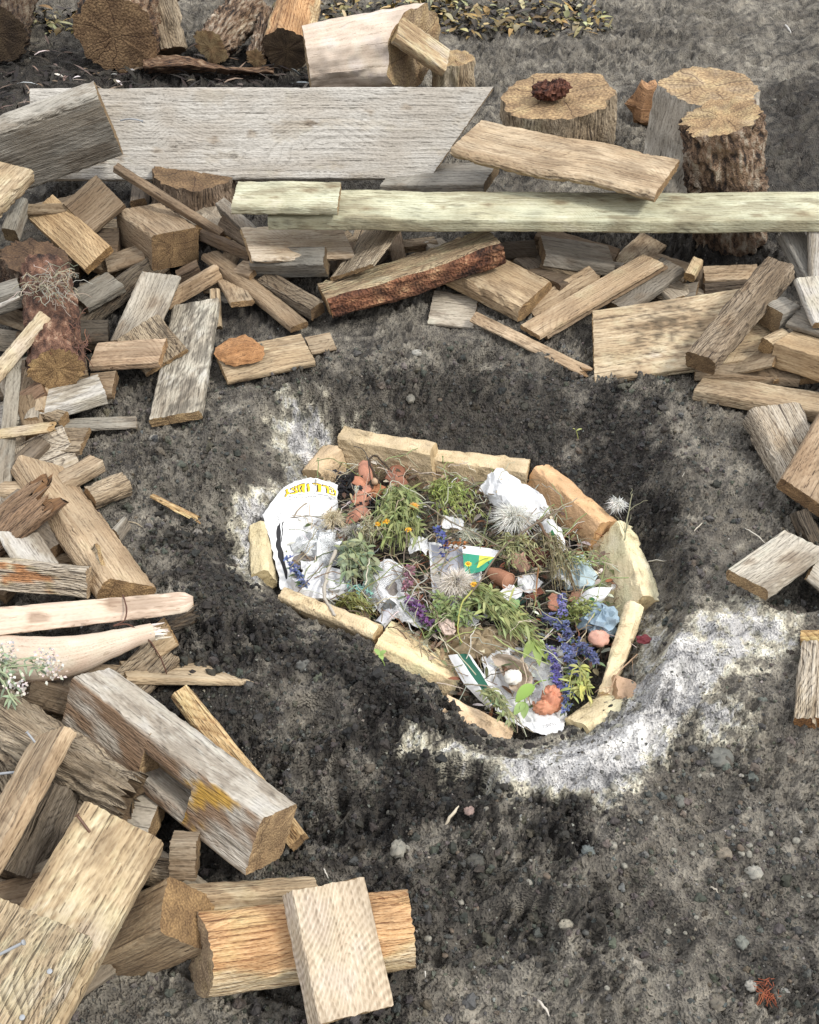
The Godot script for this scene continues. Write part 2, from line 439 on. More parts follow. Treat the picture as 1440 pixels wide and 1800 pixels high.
var ash_polys := [
	[PackedVector2Array([Vector2(0.202, -1.192), Vector2(0.287, -1.229), Vector2(0.353, -1.262), Vector2(0.416, -1.323), Vector2(0.456, -1.426), Vector2(0.486, -1.412), Vector2(0.451, -1.290), Vector2(0.378, -1.220), Vector2(0.229, -1.151)]), 0.95, Rect2(0.082, -1.546, 0.524, 0.515)],
	[PackedVector2Array([Vector2(0.157, -1.138), Vector2(0.240, -1.197), Vector2(0.343, -1.222), Vector2(0.399, -1.259), Vector2(0.457, -1.365), Vector2(0.522, -1.435), Vector2(0.587, -1.435), Vector2(0.595, -1.365), Vector2(0.547, -1.285), Vector2(0.496, -1.228), Vector2(0.398, -1.115), Vector2(0.327, -1.054), Vector2(0.257, -1.061), Vector2(0.154, -1.087)]), 1.00, Rect2(0.034, -1.555, 0.681, 0.621)],
	[PackedVector2Array([Vector2(-0.020, -1.197), Vector2(0.040, -1.185), Vector2(0.128, -1.155), Vector2(0.176, -1.132), Vector2(0.164, -1.104), Vector2(0.078, -1.126), Vector2(-0.010, -1.161)]), 0.72, Rect2(-0.140, -1.317, 0.436, 0.334)],
	[PackedVector2Array([Vector2(0.522, -1.435), Vector2(0.579, -1.508), Vector2(0.683, -1.523), Vector2(0.747, -1.464), Vector2(0.729, -1.392), Vector2(0.607, -1.324), Vector2(0.534, -1.324)]), 0.62, Rect2(0.402, -1.643, 0.465, 0.439)],
	[PackedVector2Array([Vector2(0.499, -1.247), Vector2(0.585, -1.266), Vector2(0.600, -1.197), Vector2(0.516, -1.173)]), 0.72, Rect2(0.379, -1.386, 0.341, 0.332)],
	[PackedVector2Array([Vector2(0.478, -1.594), Vector2(0.522, -1.579), Vector2(0.516, -1.472), Vector2(0.460, -1.400), Vector2(0.426, -1.318), Vector2(0.407, -1.332), Vector2(0.439, -1.443)]), 0.62, Rect2(0.287, -1.714, 0.356, 0.516)],
	[PackedVector2Array([Vector2(-0.366, -1.790), Vector2(-0.333, -1.901), Vector2(-0.211, -2.009), Vector2(-0.162, -2.082), Vector2(-0.217, -2.103), Vector2(-0.276, -2.168), Vector2(-0.299, -2.114), Vector2(-0.221, -2.061), Vector2(-0.287, -1.959), Vector2(-0.357, -1.882), Vector2(-0.374, -1.781), Vector2(-0.345, -1.652), Vector2(-0.321, -1.644)]), 1.00, Rect2(-0.494, -2.288, 0.452, 0.764)],
	[PackedVector2Array([Vector2(-0.303, -2.166), Vector2(-0.249, -2.189), Vector2(-0.178, -2.145), Vector2(-0.159, -2.028), Vector2(-0.207, -1.948), Vector2(-0.258, -1.928), Vector2(-0.291, -2.028), Vector2(-0.323, -2.091)]), 0.66, Rect2(-0.443, -2.309, 0.404, 0.501)],
	[PackedVector2Array([Vector2(-0.163, -2.123), Vector2(-0.054, -2.095), Vector2(0.053, -2.049), Vector2(0.013, -2.080), Vector2(-0.096, -2.145), Vector2(-0.179, -2.166)]), 0.50, Rect2(-0.299, -2.286, 0.472, 0.358)],
	[PackedVector2Array([Vector2(-0.380, -1.863), Vector2(-0.335, -1.920), Vector2(-0.315, -1.844), Vector2(-0.342, -1.737), Vector2(-0.332, -1.636), Vector2(-0.351, -1.652)]), 1.00, Rect2(-0.500, -2.040, 0.305, 0.524)]]
var slat_rows := [[Vector3(0.7236, 0.0103, -1.2887), Vector3(0.3035, 0.0314, -0.9523), Vector3(-0.3737, 0.9233, -0.0886), Vector3(0.8765, 0.3827, 0.2919), 0.181, 0.032],
	[Vector3(0.7594, 0.0101, -1.2892), Vector3(0.2769, 0.0337, -0.9603), Vector3(-0.3478, 0.9351, -0.0675), Vector3(0.8957, 0.3527, 0.2707), 0.179, 0.037],
	[Vector3(0.7655, 0.0250, -1.3875), Vector3(0.8914, 0.3446, 0.2945), Vector3(-0.3359, 0.9384, -0.0812), Vector3(-0.3044, -0.0265, 0.9522), 0.064, 0.033]]
var dips := [[-0.174, -1.224, 0.050, 0.055, 0.10, -0.030], [-0.148, -1.070, 0.050, 0.100, 0.10, -0.025], [-0.076, -1.048, 0.050, 0.060, 0.50, -0.018], [0.077, -1.087, 0.070, 0.040, 0.00, -0.040], [0.350, -0.857, 0.060, 0.100, 0.70, -0.020], [0.156, -0.830, 0.090, 0.050, 0.30, -0.022], [0.482, -1.048, 0.080, 0.050, 0.50, -0.015], [-0.337, -2.305, 0.060, 0.050, 0.00, 0.015], [0.183, -2.305, 0.080, 0.050, 0.00, -0.015], [0.590, -0.871, 0.090, 0.050, 0.30, -0.020], [-0.388, -2.123, 0.060, 0.070, 0.20, 0.012], [0.531, -1.311, 0.070, 0.045, 0.00, -0.012], [0.773, -1.523, 0.090, 0.050, 0.00, -0.030], [1.185, -4.693, 0.090, 0.050, 0.00, -0.030], [1.508, -4.662, 0.080, 0.040, 0.00, -0.025], [0.250, -0.905, 0.100, 0.050, 0.00, 0.015]]

func inside_amount(p: Vector2, poly: PackedVector2Array) -> float:
	# signed distance, positive inside
	var d := 1e9
	var n := poly.size()
	var inside := false
	for i in n:
		var a := poly[i]
		var b := poly[(i + 1) % n]
		var e := b - a
		var w := p - a
		var k := clampf(w.dot(e) / e.length_squared(), 0, 1)
		d = minf(d, (w - e * k).length_squared())
		if (a.y > p.y) != (b.y > p.y) and p.x < (b.x - a.x) * (p.y - a.y) / (b.y - a.y) + a.x: inside = not inside
	return sqrt(d) if inside else -sqrt(d)

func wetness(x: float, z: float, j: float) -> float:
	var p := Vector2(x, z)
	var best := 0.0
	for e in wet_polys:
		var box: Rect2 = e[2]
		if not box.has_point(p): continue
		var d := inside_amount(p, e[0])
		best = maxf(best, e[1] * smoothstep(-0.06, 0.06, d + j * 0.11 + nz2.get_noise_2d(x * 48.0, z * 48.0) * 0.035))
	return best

func ashiness(x: float, z: float, j: float) -> float:
	var p := Vector2(x, z)
	var best := 0.0
	for e in ash_polys:
		var box: Rect2 = e[2]
		if not box.has_point(p): continue
		best = maxf(best, e[1] * clampf(0.5 + inside_amount(p, e[0]) * 13.0, 0, 1))
	return clampf((best - 0.24 + j * 0.7) * 1.9 + 0.3 * best, 0, 0.96) if best > 0.02 else 0.0

func table(t: PackedFloat32Array, a: float) -> float:
	var n := t.size()
	var s := fposmod(a / TAU, 1.0) * n
	var i := int(s) % n
	return lerpf(t[i], t[(i + 1) % n], s - floorf(s))

# height of the sand without its crumbs
func soft_h(x: float, z: float) -> float:
	var h := nz.get_noise_2d(x * 1.1, z * 1.1) * 0.02 + nz.get_noise_2d(x * 4.0 + 9, z * 4.0) * 0.012
	var dx := x - PIT.x
	var dz := z - PIT.y
	var r := sqrt(dx * dx + dz * dz)
	if r < 1.0:
		var a := atan2(dz, dx)
		var r0 := table(RIN, a)
		var r1 := table(RRIM, a)
		var h0 := table(HIN, a)
		var h1 := table(HRIM, a)
		var wob := nz.get_noise_2d(x * 9.0, z * 9.0 + 40) * 0.02
		if r < r0: h = lerpf(h0 - 0.065, h0, smoothstep(r0 * 0.86, r0, r))
		elif r < r1:
			var s := (r - r0) / (r1 - r0)
			h = lerpf(h0, h1 + h, s * s * (2.0 - s) * 0.6 + s * 0.4) + wob * s
		else: h += (h1 + wob) * smoothstep(0.22, 0.0, r - r1)
	for e in dips:
		var q := Vector2(x - e[0], z - e[1]).rotated(e[4])
		var k := sqrt(q.x * q.x / (e[2] * e[2]) + q.y * q.y / (e[3] * e[3]))
		if k < 1.6: h += e[5] * (1.0 - smoothstep(0.75, 1.05, k)) - e[5] * 0.35 * exp(-pow((k - 1.15) / 0.2, 2.0))
	if z < -2.4:
		h += nzr.get_noise_2d(x * 5.0, z * 5.0) * 0.02 * smoothstep(-2.4, -3.2, z)
	return h

func ground_h(x: float, z: float, wet: float) -> float:
	var h := soft_h(x, z)
	var c1 := nzr.get_noise_2d(x * 14.0, z * 14.0)
	var c2 := nzr.get_noise_2d(x * 38.0 + 5, z * 38.0)
	var c3 := nz2.get_noise_2d(x * 95.0, z * 95.0)
	var amp := 0.45 + 0.9 * smoothstep(-0.25, 0.35, nz.get_noise_2d(x * 2.6 + 70, z * 2.6))
	h += amp * (c1 * lerpf(0.012, 0.021, wet) + maxf(c2, -0.3) * lerpf(0.008, 0.014, wet) + c3 * lerpf(0.0034, 0.0065, wet))
	# dried crust cracks
	var c4 := absf(nz2.get_noise_2d(x * 7.0 + 50, z * 7.0))
	if wet < 0.5 and c4 < 0.03: h -= (0.03 - c4) * 0.25
	return h

func graded(a0: float, a1: float, step: float, b0: float, b1: float, step2: float, far0: float, far1: float) -> PackedFloat32Array:
	var out := PackedFloat32Array()
	var lo := PackedFloat32Array()
	var p := b0
	var g := step2
	while p > far0:
		g *= 1.45
		p -= g
		lo.append(p)
	for i in range(lo.size() - 1, -1, -1): out.append(lo[i])
	p = b0
	while p < a0 - step2 * 0.5:
		out.append(p); p += step2
	p = a0
	while p < a1 - step * 0.5:
		out.append(p); p += step
	p = a1
	while p < b1 - step2 * 0.5:
		out.append(p); p += step2
	p = b1
	g = step2
	while p < far1:
		out.append(p)
		g *= 1.45
		p += g
	out.append(p)
	return out

func build_ground() -> void:
	var xs := graded(-1.1, 1.1, 0.0045, -2.3, 2.3, 0.016, -60.0, 60.0)
	var zs := graded(-2.4, -0.6, 0.0045, -5.6, -0.3, 0.013, -90.0, 30.0)
	var nx := xs.size()
	var nzz := zs.size()
	var v := PackedVector3Array()
	var c := PackedColorArray()
	var uv := PackedVector2Array()
	var nn := PackedVector3Array()
	v.resize(nx * nzz); c.resize(nx * nzz); uv.resize(nx * nzz); nn.resize(nx * nzz)
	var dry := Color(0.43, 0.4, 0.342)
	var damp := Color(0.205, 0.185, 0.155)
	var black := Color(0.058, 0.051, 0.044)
	var ash := Color(1.45, 1.38, 1.12)
	for iz in nzz:
		var z := zs[iz]
		for ix in nx:
			var x := xs[ix]
			var i := iz * nx + ix
			var near := absf(x) < 2.4 and z > -5.8 and z < -0.25
			var j := nz.get_noise_2d(x * 12.0 + 31, z * 12.0)
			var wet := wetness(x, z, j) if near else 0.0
			var h := ground_h(x, z, wet) if near else soft_h(x, z)
			v[i] = Vector3(x, h, z)
			uv[i] = Vector2(x, z) * 0.87
			var fine := nz2.get_noise_2d(x * 60.0, z * 60.0)
			var blotch := nz.get_noise_2d(x * 3.2 - 17, z * 3.2)
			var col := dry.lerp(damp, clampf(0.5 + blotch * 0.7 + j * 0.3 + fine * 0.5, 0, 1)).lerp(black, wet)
			col *= 1.0 + fine * 0.34
			if near:
				var a := ashiness(x, z, nz.get_noise_2d(x * 20.0, z * 20.0) * 0.7 + nz2.get_noise_2d(x * 90.0, z * 90.0) * 0.3)
				col = col.lerp(ash * (1.0 + fine * 0.1), a)
			col.a = 1.0
			c[i] = col
	for iz in nzz:
		for ix in nx:
			var i := iz * nx + ix
			var l := v[i - 1] if ix > 0 else v[i]
			var r := v[i + 1] if ix < nx - 1 else v[i]
			var u := v[i - nx] if iz > 0 else v[i]
			var d := v[i + nx] if iz < nzz - 1 else v[i]
			nn[i] = (d - u).cross(r - l).normalized()
	var idx := PackedInt32Array()
	idx.resize((nx - 1) * (nzz - 1) * 6)
	var k := 0
	for iz in nzz - 1:
		for ix in nx - 1:
			var a := iz * nx + ix
			idx[k] = a; idx[k + 1] = a + 1; idx[k + 2] = a + nx
			idx[k + 3] = a + 1; idx[k + 4] = a + nx + 1; idx[k + 5] = a + nx
			k += 6
	var arr := []
	arr.resize(Mesh.ARRAY_MAX)
	arr[Mesh.ARRAY_VERTEX] = v
	arr[Mesh.ARRAY_NORMAL] = nn
	arr[Mesh.ARRAY_COLOR] = c
	arr[Mesh.ARRAY_TEX_UV] = uv
	arr[Mesh.ARRAY_INDEX] = idx
	var mesh := ArrayMesh.new()
	mesh.add_surface_from_arrays(Mesh.PRIMITIVE_TRIANGLES, arr)
	mesh.surface_set_material(0, M.sand)
	var o := MeshInstance3D.new()
	o.name = "ground"
	o.mesh = mesh
	o.set_meta("kind", "structure")
	add_child(o)
	print("ground ", nx, " x ", nzz)

# ------------------------------------------------------------------ timber
# A board swept along x: section lies in y (thickness, 0 at the face) and z (width).
# k0,k1: slope of the two end cuts along z, c0,c1: their offsets.
func board_mesh(L: float, W: float, T: float, style: String, tint: Color, o: Dictionary, sd: int) -> ArrayMesh:
	var ch: float = minf(o.get("ch", 0.003), minf(W, T) * 0.4)
	var rough_: float = {"grey": 0.0012, "tan": 0.001, "green": 0.0006, "rough": 0.0032, "orange": 0.003, "saw": 0.0006, "smooth": 0.0004, "brick": 0.0014}.get(style, 0.001)
	rough_ = o.get("amp", rough_)
	var sec := []   # [y, z]
	var corners := [[0.0, 0.0], [0.0, W], [-T, W], [-T, 0.0]]
	for s in 4:
		var a: Array = corners[s]
		var b: Array = corners[(s + 1) % 4]
		var A := Vector2(a[0], a[1])
		var B := Vector2(b[0], b[1])
		var dir := (B - A).normalized()
		var ln := (B - A).length()
		var nseg := maxi(1, int((ln - 2 * ch) / 0.006))
		sec.append(A + dir * ch)
		var sup := minf(0.004, (ln - 2 * ch) * 0.25)
		sec.append(A + dir * (ch + sup))
		for k in range(1, nseg): sec.append(A + dir * (ch + sup + (ln - 2 * ch - 2 * sup) * k / nseg))
		sec.append(B - dir * (ch + sup))
		sec.append(B - dir * ch)
	var ns := sec.size()
	var stations := clampi(int(L / 0.012), 6, 90)
	var mb := MB.new()
	var k0: float = o.get("k0", 0.0)
	var k1: float = o.get("k1", 0.0)
	var c0: float = o.get("c0", 0.0)
	var c1: float = o.get("c1", 0.0)
	var taper: float = o.get("taper", 1.0)
	var dirt: float = o.get("dirt", 0.0 if o.has("clean") else 0.06)
	var wave: float = o.get("wave", 0.0)
	var uo := Vector2(fmod(sd * 0.377, 1.0), fmod(sd * 0.619, 1.0))
	var cen := Vector2(-T * 0.5, W * 0.5)
	var mud := Color(0.1, 0.088, 0.075)
	var ends := [[], []]
	var x0: float = o.get("x0", 0.0)
	var fx := 7.0 if style != "brick" else 60.0
	var fs := 160.0 if style != "brick" else 60.0
	for i in stations + 1:
		var s := float(i) / stations
		var run := 0.0
		for j in ns + 1:
			var q: Vector2 = sec[j % ns]
			if j > 0: run += (sec[j % ns] - sec[j - 1]).length()
			var z := q.y
			if taper != 1.0: z = W * 0.5 + (z - W * 0.5) * lerpf(1.0, taper, s) * (1.0 if s < 0.93 else sqrt(1.0 - pow((s - 0.93) / 0.075, 2.0)))
			var x := lerpf(c0 + k0 * z, L + c1 + k1 * z, s)
			var pr := q - cen
			var out := Vector2(signf(pr.x) if absf(pr.x) / T > absf(pr.y) / W else 0.0, signf(pr.y) if absf(pr.y) / W >= absf(pr.x) / T else 0.0)
			var jj := float(j % ns)
			var d := nz2.get_noise_3d((x + x0) * fx + sd * 3.1, q.x * fs, z * fs) * rough_ + nz.get_noise_3d((x + x0) * 3.0 + sd, q.x * 6.0, z * 6.0) * rough_ * 2.0
			if style != "brick":
				var gv := absf(nz.get_noise_3d((x + x0) * 1.6 + sd * 2.3, q.x * 22.0, z * 22.0 + sd))
				if gv < 0.035: d -= (0.035 - gv) * (0.09 if style == "rough" else 0.05) * smoothstep(-0.2, 0.25, nz.get_noise_2d((x + x0) * 3.0, sd))
			if ch > 0.0 and (absf(absf(pr.x) - T * 0.5) < ch * 1.5 and absf(absf(pr.y) - W * 0.5) < ch * 1.5):
				d -= maxf(0.0, nz2.get_noise_2d(x * 26.0 + sd * 9.0, jj) - 0.15) * ch * 1.6   # chipped arris
			var bow: float = nz.get_noise_2d((x + x0) * 1.5 + sd * 5.0, 3.0) * o.get("wob", 0.002)
			var y := q.x + out.x * d + bow
			z += out.y * d
			if wave > 0.0: z += sin(x * 13.0 + sd) * wave * (1.0 if q.y > W * 0.5 else 0.5) + sin(x * 31.0) * wave * 0.3
			if i == 0 or i == stations:
				var fr: float = o.get("fray1" if i == stations else "fray0", 0.0012)
				x += nz2.get_noise_2d(jj * 37.0 + sd, i) * fr * 1.6
			var tone := 1.0 + nz.get_noise_3d(x * 9.0 + sd * 2.0, q.x * 9.0, z * 9.0) * 0.36
			var col := tint * tone
			if not o.has("clean") and style != "brick":   # weathered brown patches with ragged outlines
				var m6 := clampf((nz.get_noise_3d((x + x0) * 4.5 + sd * 1.7, q.x * 9.0, z * 13.0) + nz2.get_noise_3d(x * 40.0, q.x * 90.0, z * 110.0) * 0.3 - 0.14) * 3.5, 0, 0.5)
				col = col.lerp(Color(0.34, 0.27, 0.2), m6)
			if dirt > 0.0:
				var m := clampf((nz.get_noise_3d(x * 9.0 - sd, q.x * 14.0, z * 24.0) + nz2.get_noise_3d(x * 60.0, q.x * 70.0, z * 90.0) * 0.6 - 0.7 + dirt) * 5.0, 0, 0.85)
				col = col.lerp(mud, m * (0.75 if dirt > 0.4 else 0.5))
			if o.has("kn") and q.x > -0.002:
				for k in int(o.kn):
					var kx: float = L * (0.06 + 0.88 * fmod(sd * 0.377 + k * 0.618, 1.0))
					var kz: float = W * (0.12 + 0.76 * fmod(sd * 0.529 + k * 0.383, 1.0))
					var kr: float = 0.006 + 0.008 * fmod(sd * 0.71 + k * 0.27, 1.0)
					var kd := Vector2((x - kx) * 0.7, z - kz).length() / kr + nz2.get_noise_2d(x * 90.0, z * 90.0) * 0.35
					if kd < 1.0: col = col.lerp(Color(0.36, 0.27, 0.19), 0.75 - 0.35 * absf(kd - 0.55))
					elif kd < 2.2: col = col.lerp(Color(0.75, 0.62, 0.45), (2.2 - kd) * 0.22)
			if o.has("mould") and q.x > -0.002:
				var dd := Vector2(x - L * 0.48, z - W * 0.45).length() / 0.11
				var m2 := clampf((nz2.get_noise_2d(x * 60.0, z * 60.0) * 0.9 + nz.get_noise_2d(x * 20.0, z * 20.0) * 0.8 + 0.35 - dd * 0.75) * 2.2, 0, 0.75)
				col = col.lerp(Color(0.2, 0.185, 0.155), m2)
			if o.has("rust") and q.x > -0.002:
				var m3 := clampf((nz.get_noise_2d(x * 12.0 + 4.0, z * 18.0) + 0.55 - absf(x - L * o.rust) * 9.0) * 3.0, 0, 0.9)
				col = col.lerp(Color(0.85, 0.4, 0.16), m3)
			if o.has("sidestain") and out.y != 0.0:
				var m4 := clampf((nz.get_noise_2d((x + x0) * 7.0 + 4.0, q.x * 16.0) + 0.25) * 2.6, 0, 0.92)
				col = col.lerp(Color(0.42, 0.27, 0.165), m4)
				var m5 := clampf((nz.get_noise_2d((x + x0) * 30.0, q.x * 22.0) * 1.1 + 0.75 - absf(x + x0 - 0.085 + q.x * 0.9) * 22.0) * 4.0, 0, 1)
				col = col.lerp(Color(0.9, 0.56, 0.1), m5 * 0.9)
			col.a = 1.0
			var idx := mb.p(Vector3(x - L * 0.5, y + T, z - W * 0.5), col, Vector2((x + x0) / (0.9 if style != "brick" else 0.3), run / 0.3) + uo)
			if (i == 0 or i == stations) and j < ns: ends[0 if i == 0 else 1].append(mb.v[idx])
	for i in stations:
		for j in ns:
			var a := i * (ns + 1) + j
			mb.q(a, a + 1, a + ns + 2, a + ns + 1)
	if mb.volume() > 0: mb.flip()
	var mesh := ArrayMesh.new()
	mb.into(mesh, M[style])
	var cap := MB.new()
	var et: Color = o.get("endtint", tint * Color(0.92, 0.88, 0.8))
	for e in 2:
		var ring: Array = ends[e]
		var mid := Vector3.ZERO
		for q in ring: mid += q
		mid /= ring.size()
		var eo := Vector2(fmod(sd * 0.71 + e * 0.3, 0.6), fmod(sd * 0.37, 0.6))
		var prev := []
		for lay in 3:
			var f: float = [1.0, 0.55, 0.0][lay]
			var cur := []
			for q in ring:
				var pp: Vector3 = mid.lerp(q, f)
				if lay > 0: pp.x += nz2.get_noise_3d(pp.y * 200.0, pp.z * 200.0, sd) * o.get("fray1" if e == 1 else "fray0", 0.0015)
				var cc := et * (1.0 + nz.get_noise_3d(pp.y * 30.0, pp.z * 30.0, sd) * 0.3)
				cc.a = 1.0
				cur.append(cap.p(pp, cc, Vector2(pp.z, pp.y) / 0.16 + Vector2(0.5, 0.5) + eo))
				if lay == 2: break
			if lay > 0:
				for j in ring.size():
					var j2 := (j + 1) % ring.size()
					if lay == 1: cap.q(prev[j], prev[j2], cur[j2], cur[j])
					else: cap.t(prev[j], prev[j2], cur[0])
			prev = cur
		if e == 0:
			var cnt := cap.ix.size()
			for k in range(0, cnt, 3):
				var a := cap.ix[k + 1]
				cap.ix[k + 1] = cap.ix[k + 2]; cap.ix[k + 2] = a
	# the two caps must face outwards: the far end towards +x
	var nrm := cap.normals()
	if nrm[cap.v.size() - 1].x < 0: cap.flip()
	cap.into(mesh, M.brick if style == "brick" else M.end)
	return mesh

func place(o: Node3D, at: Vector3, ax: Vector3, n: Vector3, w: Vector3) -> void:
	o.transform = Transform3D(Basis(ax, n, w), at)

func nail(parent: Node3D, at: Vector3, dir: Vector3, length: float, rad: float, col: Color, bend := 0.0) -> void:
	# given in world space, stored in the space of the plank that it is driven into
	var inv := parent.transform.affine_inverse()
	var mb := MB.new()
	var pts := []
	for i in 5:
		var s := i / 4.0
		pts.append(inv * (at + dir.normalized() * length * s + Vector3(0, -bend * s * s, 0)))
	mb.tube(pts, [rad, rad, rad, rad, rad * 0.9], 6, col)
	var e: Vector3 = pts[4]
	var dd: Vector3 = (pts[4] - pts[3]).normalized()
	var nl := part("nail", mb.mesh(M.wire), parent)
	var hd := MB.new()
	hd.tube([e, e + dd * rad * 0.8], [rad * 1.8, rad * 1.8], 8, col)
	part("nail_head", hd.mesh(M.wire), nl)

# round timber between two points: bark mantle and two sawn faces
func log_thing(called: String, label: String, category: String, A: Vector3, B: Vector3, ra: float, rb: float, style: String, tint: Color, et: Color, o: Dictionary, sd: int) -> Node3D:
	var axis := (B - A)
	var L := axis.length()
	axis /= L
	var t := thing(called, label, category, Vector3(A.x, minf(A.y, B.y) - (0.0 if category == "stump" else maxf(ra, rb)), A.z))
	var off := A - t.position
	var s := axis.cross(Vector3(0.2, 0.3, 0.9)).normalized() if absf(axis.y) > 0.8 else axis.cross(Vector3.UP).normalized()
	var w := s.cross(axis).normalized()
	var n := 72
	var st := clampi(int(L / 0.008), 10, 70)
	var mb := MB.new()
	var bumps: float = {"bark": 0.012, "redbark": 0.007, "rough": 0.011, "split": 0.007, "orange": 0.0025, "grey": 0.005}.get(style, 0.004)
	var rings := [[], []]
	var k1: float = o.get("k1", 0.0)
	var kk0: float = o.get("k0", 0.0)
	for i in st + 1:
		var f := float(i) / st
		var run := 0.0
		for j in n + 1:
			var a := TAU * (j % n) / n
			var r := lerpf(ra, rb, f)
			var wob: float = nz.get_noise_3d(cos(a) * 1.4 + sd * 3.0, sin(a) * 1.4, f * L * 2.0) * o.get("wob", 0.16)
			var groove := nz2.get_noise_3d(cos(a) * r * 90.0, sin(a) * r * 90.0 + sd, f * L * (9.0 if style != "bark" else 40.0)) * bumps
			r = r * (1.0 + wob) + groove + nz.get_noise_3d(cos(a) * r * 22.0 + sd, sin(a) * r * 22.0, f * L * 14.0) * bumps
			if o.has("half") and cos(a) < -0.15: r = minf(r, ra * 0.62 / maxf(0.4, -cos(a) + 0.35))
			var x := f * L
			if k1 != 0.0: x += f * k1 * cos(a) * r * -1.4
			if kk0 != 0.0: x += (1.0 - f) * kk0 * (sin(a) * 0.8 + 0.6 * cos(a)) * r
			if (i == 0 or i == st): x += nz2.get_noise_2d(j * 31.0, sd) * o.get("fray", 0.003)
			var pos := off + axis * x + (s * cos(a) + w * sin(a)) * r
			var tone := 1.0 + nz.get_noise_3d(cos(a) * 0.9 + sd, sin(a) * 0.9, x * 7.0) * 0.45
			var col := tint * tone
			if style == "orange":
				var m := clampf((w.y * sin(a) + s.y * cos(a) - 0.35 + nz.get_noise_2d(x * 7.0, a) * 0.5) * 4.0, 0, 1)
				col = col.lerp(Color(0.8, 0.5, 0.32) * tone, m * 0.65)
			col.a = 1.0
			mb.p(pos, col, Vector2(x / 0.6, float(j) / n * 2.0))
			if i == 0 and j < n: rings[0].append(pos)
			if i == st and j < n: rings[1].append(pos)
	for i in st:
		for j in n:
			var a := i * (n + 1) + j
			mb.q(a, a + 1, a + n + 2, a + n + 1)
	var chk := mb.normals()
	var outward: Vector3 = mb.v[n / 4] - off
	if chk[n / 4].dot(outward - axis * outward.dot(axis)) < 0: mb.flip()
	part("bark" if style.ends_with("bark") else "trunk", mb.mesh(M[style]), t)
	for e in 2:
		var cap := MB.new()
		var ring: Array = rings[e]
		var mid := Vector3.ZERO
		for q in ring: mid += q
		mid /= n
		var prev := []
		for lay in 6:
			var f: float = [1.0, 0.985, 0.75, 0.5, 0.25, 0.0][lay]
			var cur := []
			for j in n:
				var pp: Vector3 = mid.lerp(ring[j], f)
				if lay > 1: pp += axis * nz2.get_noise_3d(pp.x * 60.0, pp.y * 60.0, pp.z * 60.0) * 0.003
				var lp := pp - mid
				var cc := et * (1.0 + nz.get_noise_3d(pp.x * 16.0, pp.y * 16.0, pp.z * 16.0) * 0.4)
				cc.a = 1.0
				cur.append(cap.p(pp, cc, Vector2(lp.dot(s), lp.dot(w)) / (ra * 2.6) + Vector2(0.47, 0.51)))
				if lay == 5: break
			if lay > 0:
				for j in n:
					var j2 := (j + 1) % n
					if lay < 5: cap.q(prev[j], prev[j2], cur[j2], cur[j])
					else: cap.t(prev[j], prev[j2], cur[0])
			prev = cur
		var cn := cap.normals()
		if cn[cap.v.size() - 1].dot(axis) * (-1.0 if e == 0 else 1.0) < 0: cap.flip()
		part("cut_face", cap.mesh(M.end), t)
	return t
# ------------------------------------------------------------------ paper, plants and clay
# sheet through a net of points (rows of equal length), creased between them
func sheet_mesh(rows: Array, mat: Material, crease: float, sd: int, tint := Color(1, 1, 1), sub := 7, facet := 1.0) -> ArrayMesh:
	var nr := rows.size()
	var ncol: int = rows[0].size()
	var mb := MB.new()
	var U := (ncol - 1) * sub
	var V := (nr - 1) * sub
	var grid := []
	for b in V + 1:
		var fb := float(b) / sub
		for a in U + 1:
			var fa := float(a) / sub
			var cols := []
			var r0 := mini(int(fb), nr - 2)
			for k in range(r0 - 1, r0 + 3):
				var row: Array = rows[clampi(k, 0, nr - 1)]
				var c0 := mini(int(fa), ncol - 2)
				var t := fa - c0
				cols.append(row[c0].cubic_interpolate(row[c0 + 1], row[maxi(c0 - 1, 0)], row[mini(c0 + 2, ncol - 1)], t))
			var p: Vector3 = cols[1].cubic_interpolate(cols[2], cols[0], cols[3], fb - r0)
			var q := p * 20.0
			p += Vector3(nzr.get_noise_3d(q.x + sd * 7.0, q.y, q.z), nzr.get_noise_3d(q.x, q.y + sd * 5.0, q.z), nzr.get_noise_3d(q.x, q.y, q.z + sd * 3.0)) * crease
			p.y += nzr.get_noise_3d(q.x * 2.2, q.z * 2.2, sd * 11.0) * crease * 0.7
			grid.append(p)
	for b in V:
		for a in U:
			var i := b * (U + 1) + a
			var pts := [grid[i], grid[i + 1], grid[i + U + 2], grid[i + U + 1]]
			var uvs := [Vector2(float(a) / U, float(b) / V), Vector2(float(a + 1) / U, float(b) / V), Vector2(float(a + 1) / U, float(b + 1) / V), Vector2(float(a) / U, float(b + 1) / V)]
			var id := []
			for k in 4: id.append(mb.p(pts[k], tint, uvs[k]))
			if (pts[0] - pts[2]).length() < (pts[1] - pts[3]).length(): mb.q(id[0], id[1], id[2], id[3])
			else: mb.q(id[1], id[2], id[3], id[0])
	var nn := mb.normals()
	var up := 0.0
	for n in nn: up += n.y
	if up < 0: mb.flip()
	return mb.mesh(mat)

func centred(mesh: ArrayMesh) -> Array:
	# shifts a mesh built in world space to its base; returns [mesh, base]
	var bb := mesh.get_aabb()
	var base := Vector3(bb.get_center().x, bb.position.y, bb.get_center().z)
	var out := ArrayMesh.new()
	for s in mesh.get_surface_count():
		var a := mesh.surface_get_arrays(s)
		var v: PackedVector3Array = a[Mesh.ARRAY_VERTEX]
		for i in v.size(): v[i] -= base
		a[Mesh.ARRAY_VERTEX] = v
		out.add_surface_from_arrays(Mesh.PRIMITIVE_TRIANGLES, a)
		out.surface_set_material(s, mesh.surface_get_material(s))
	return [out, base]

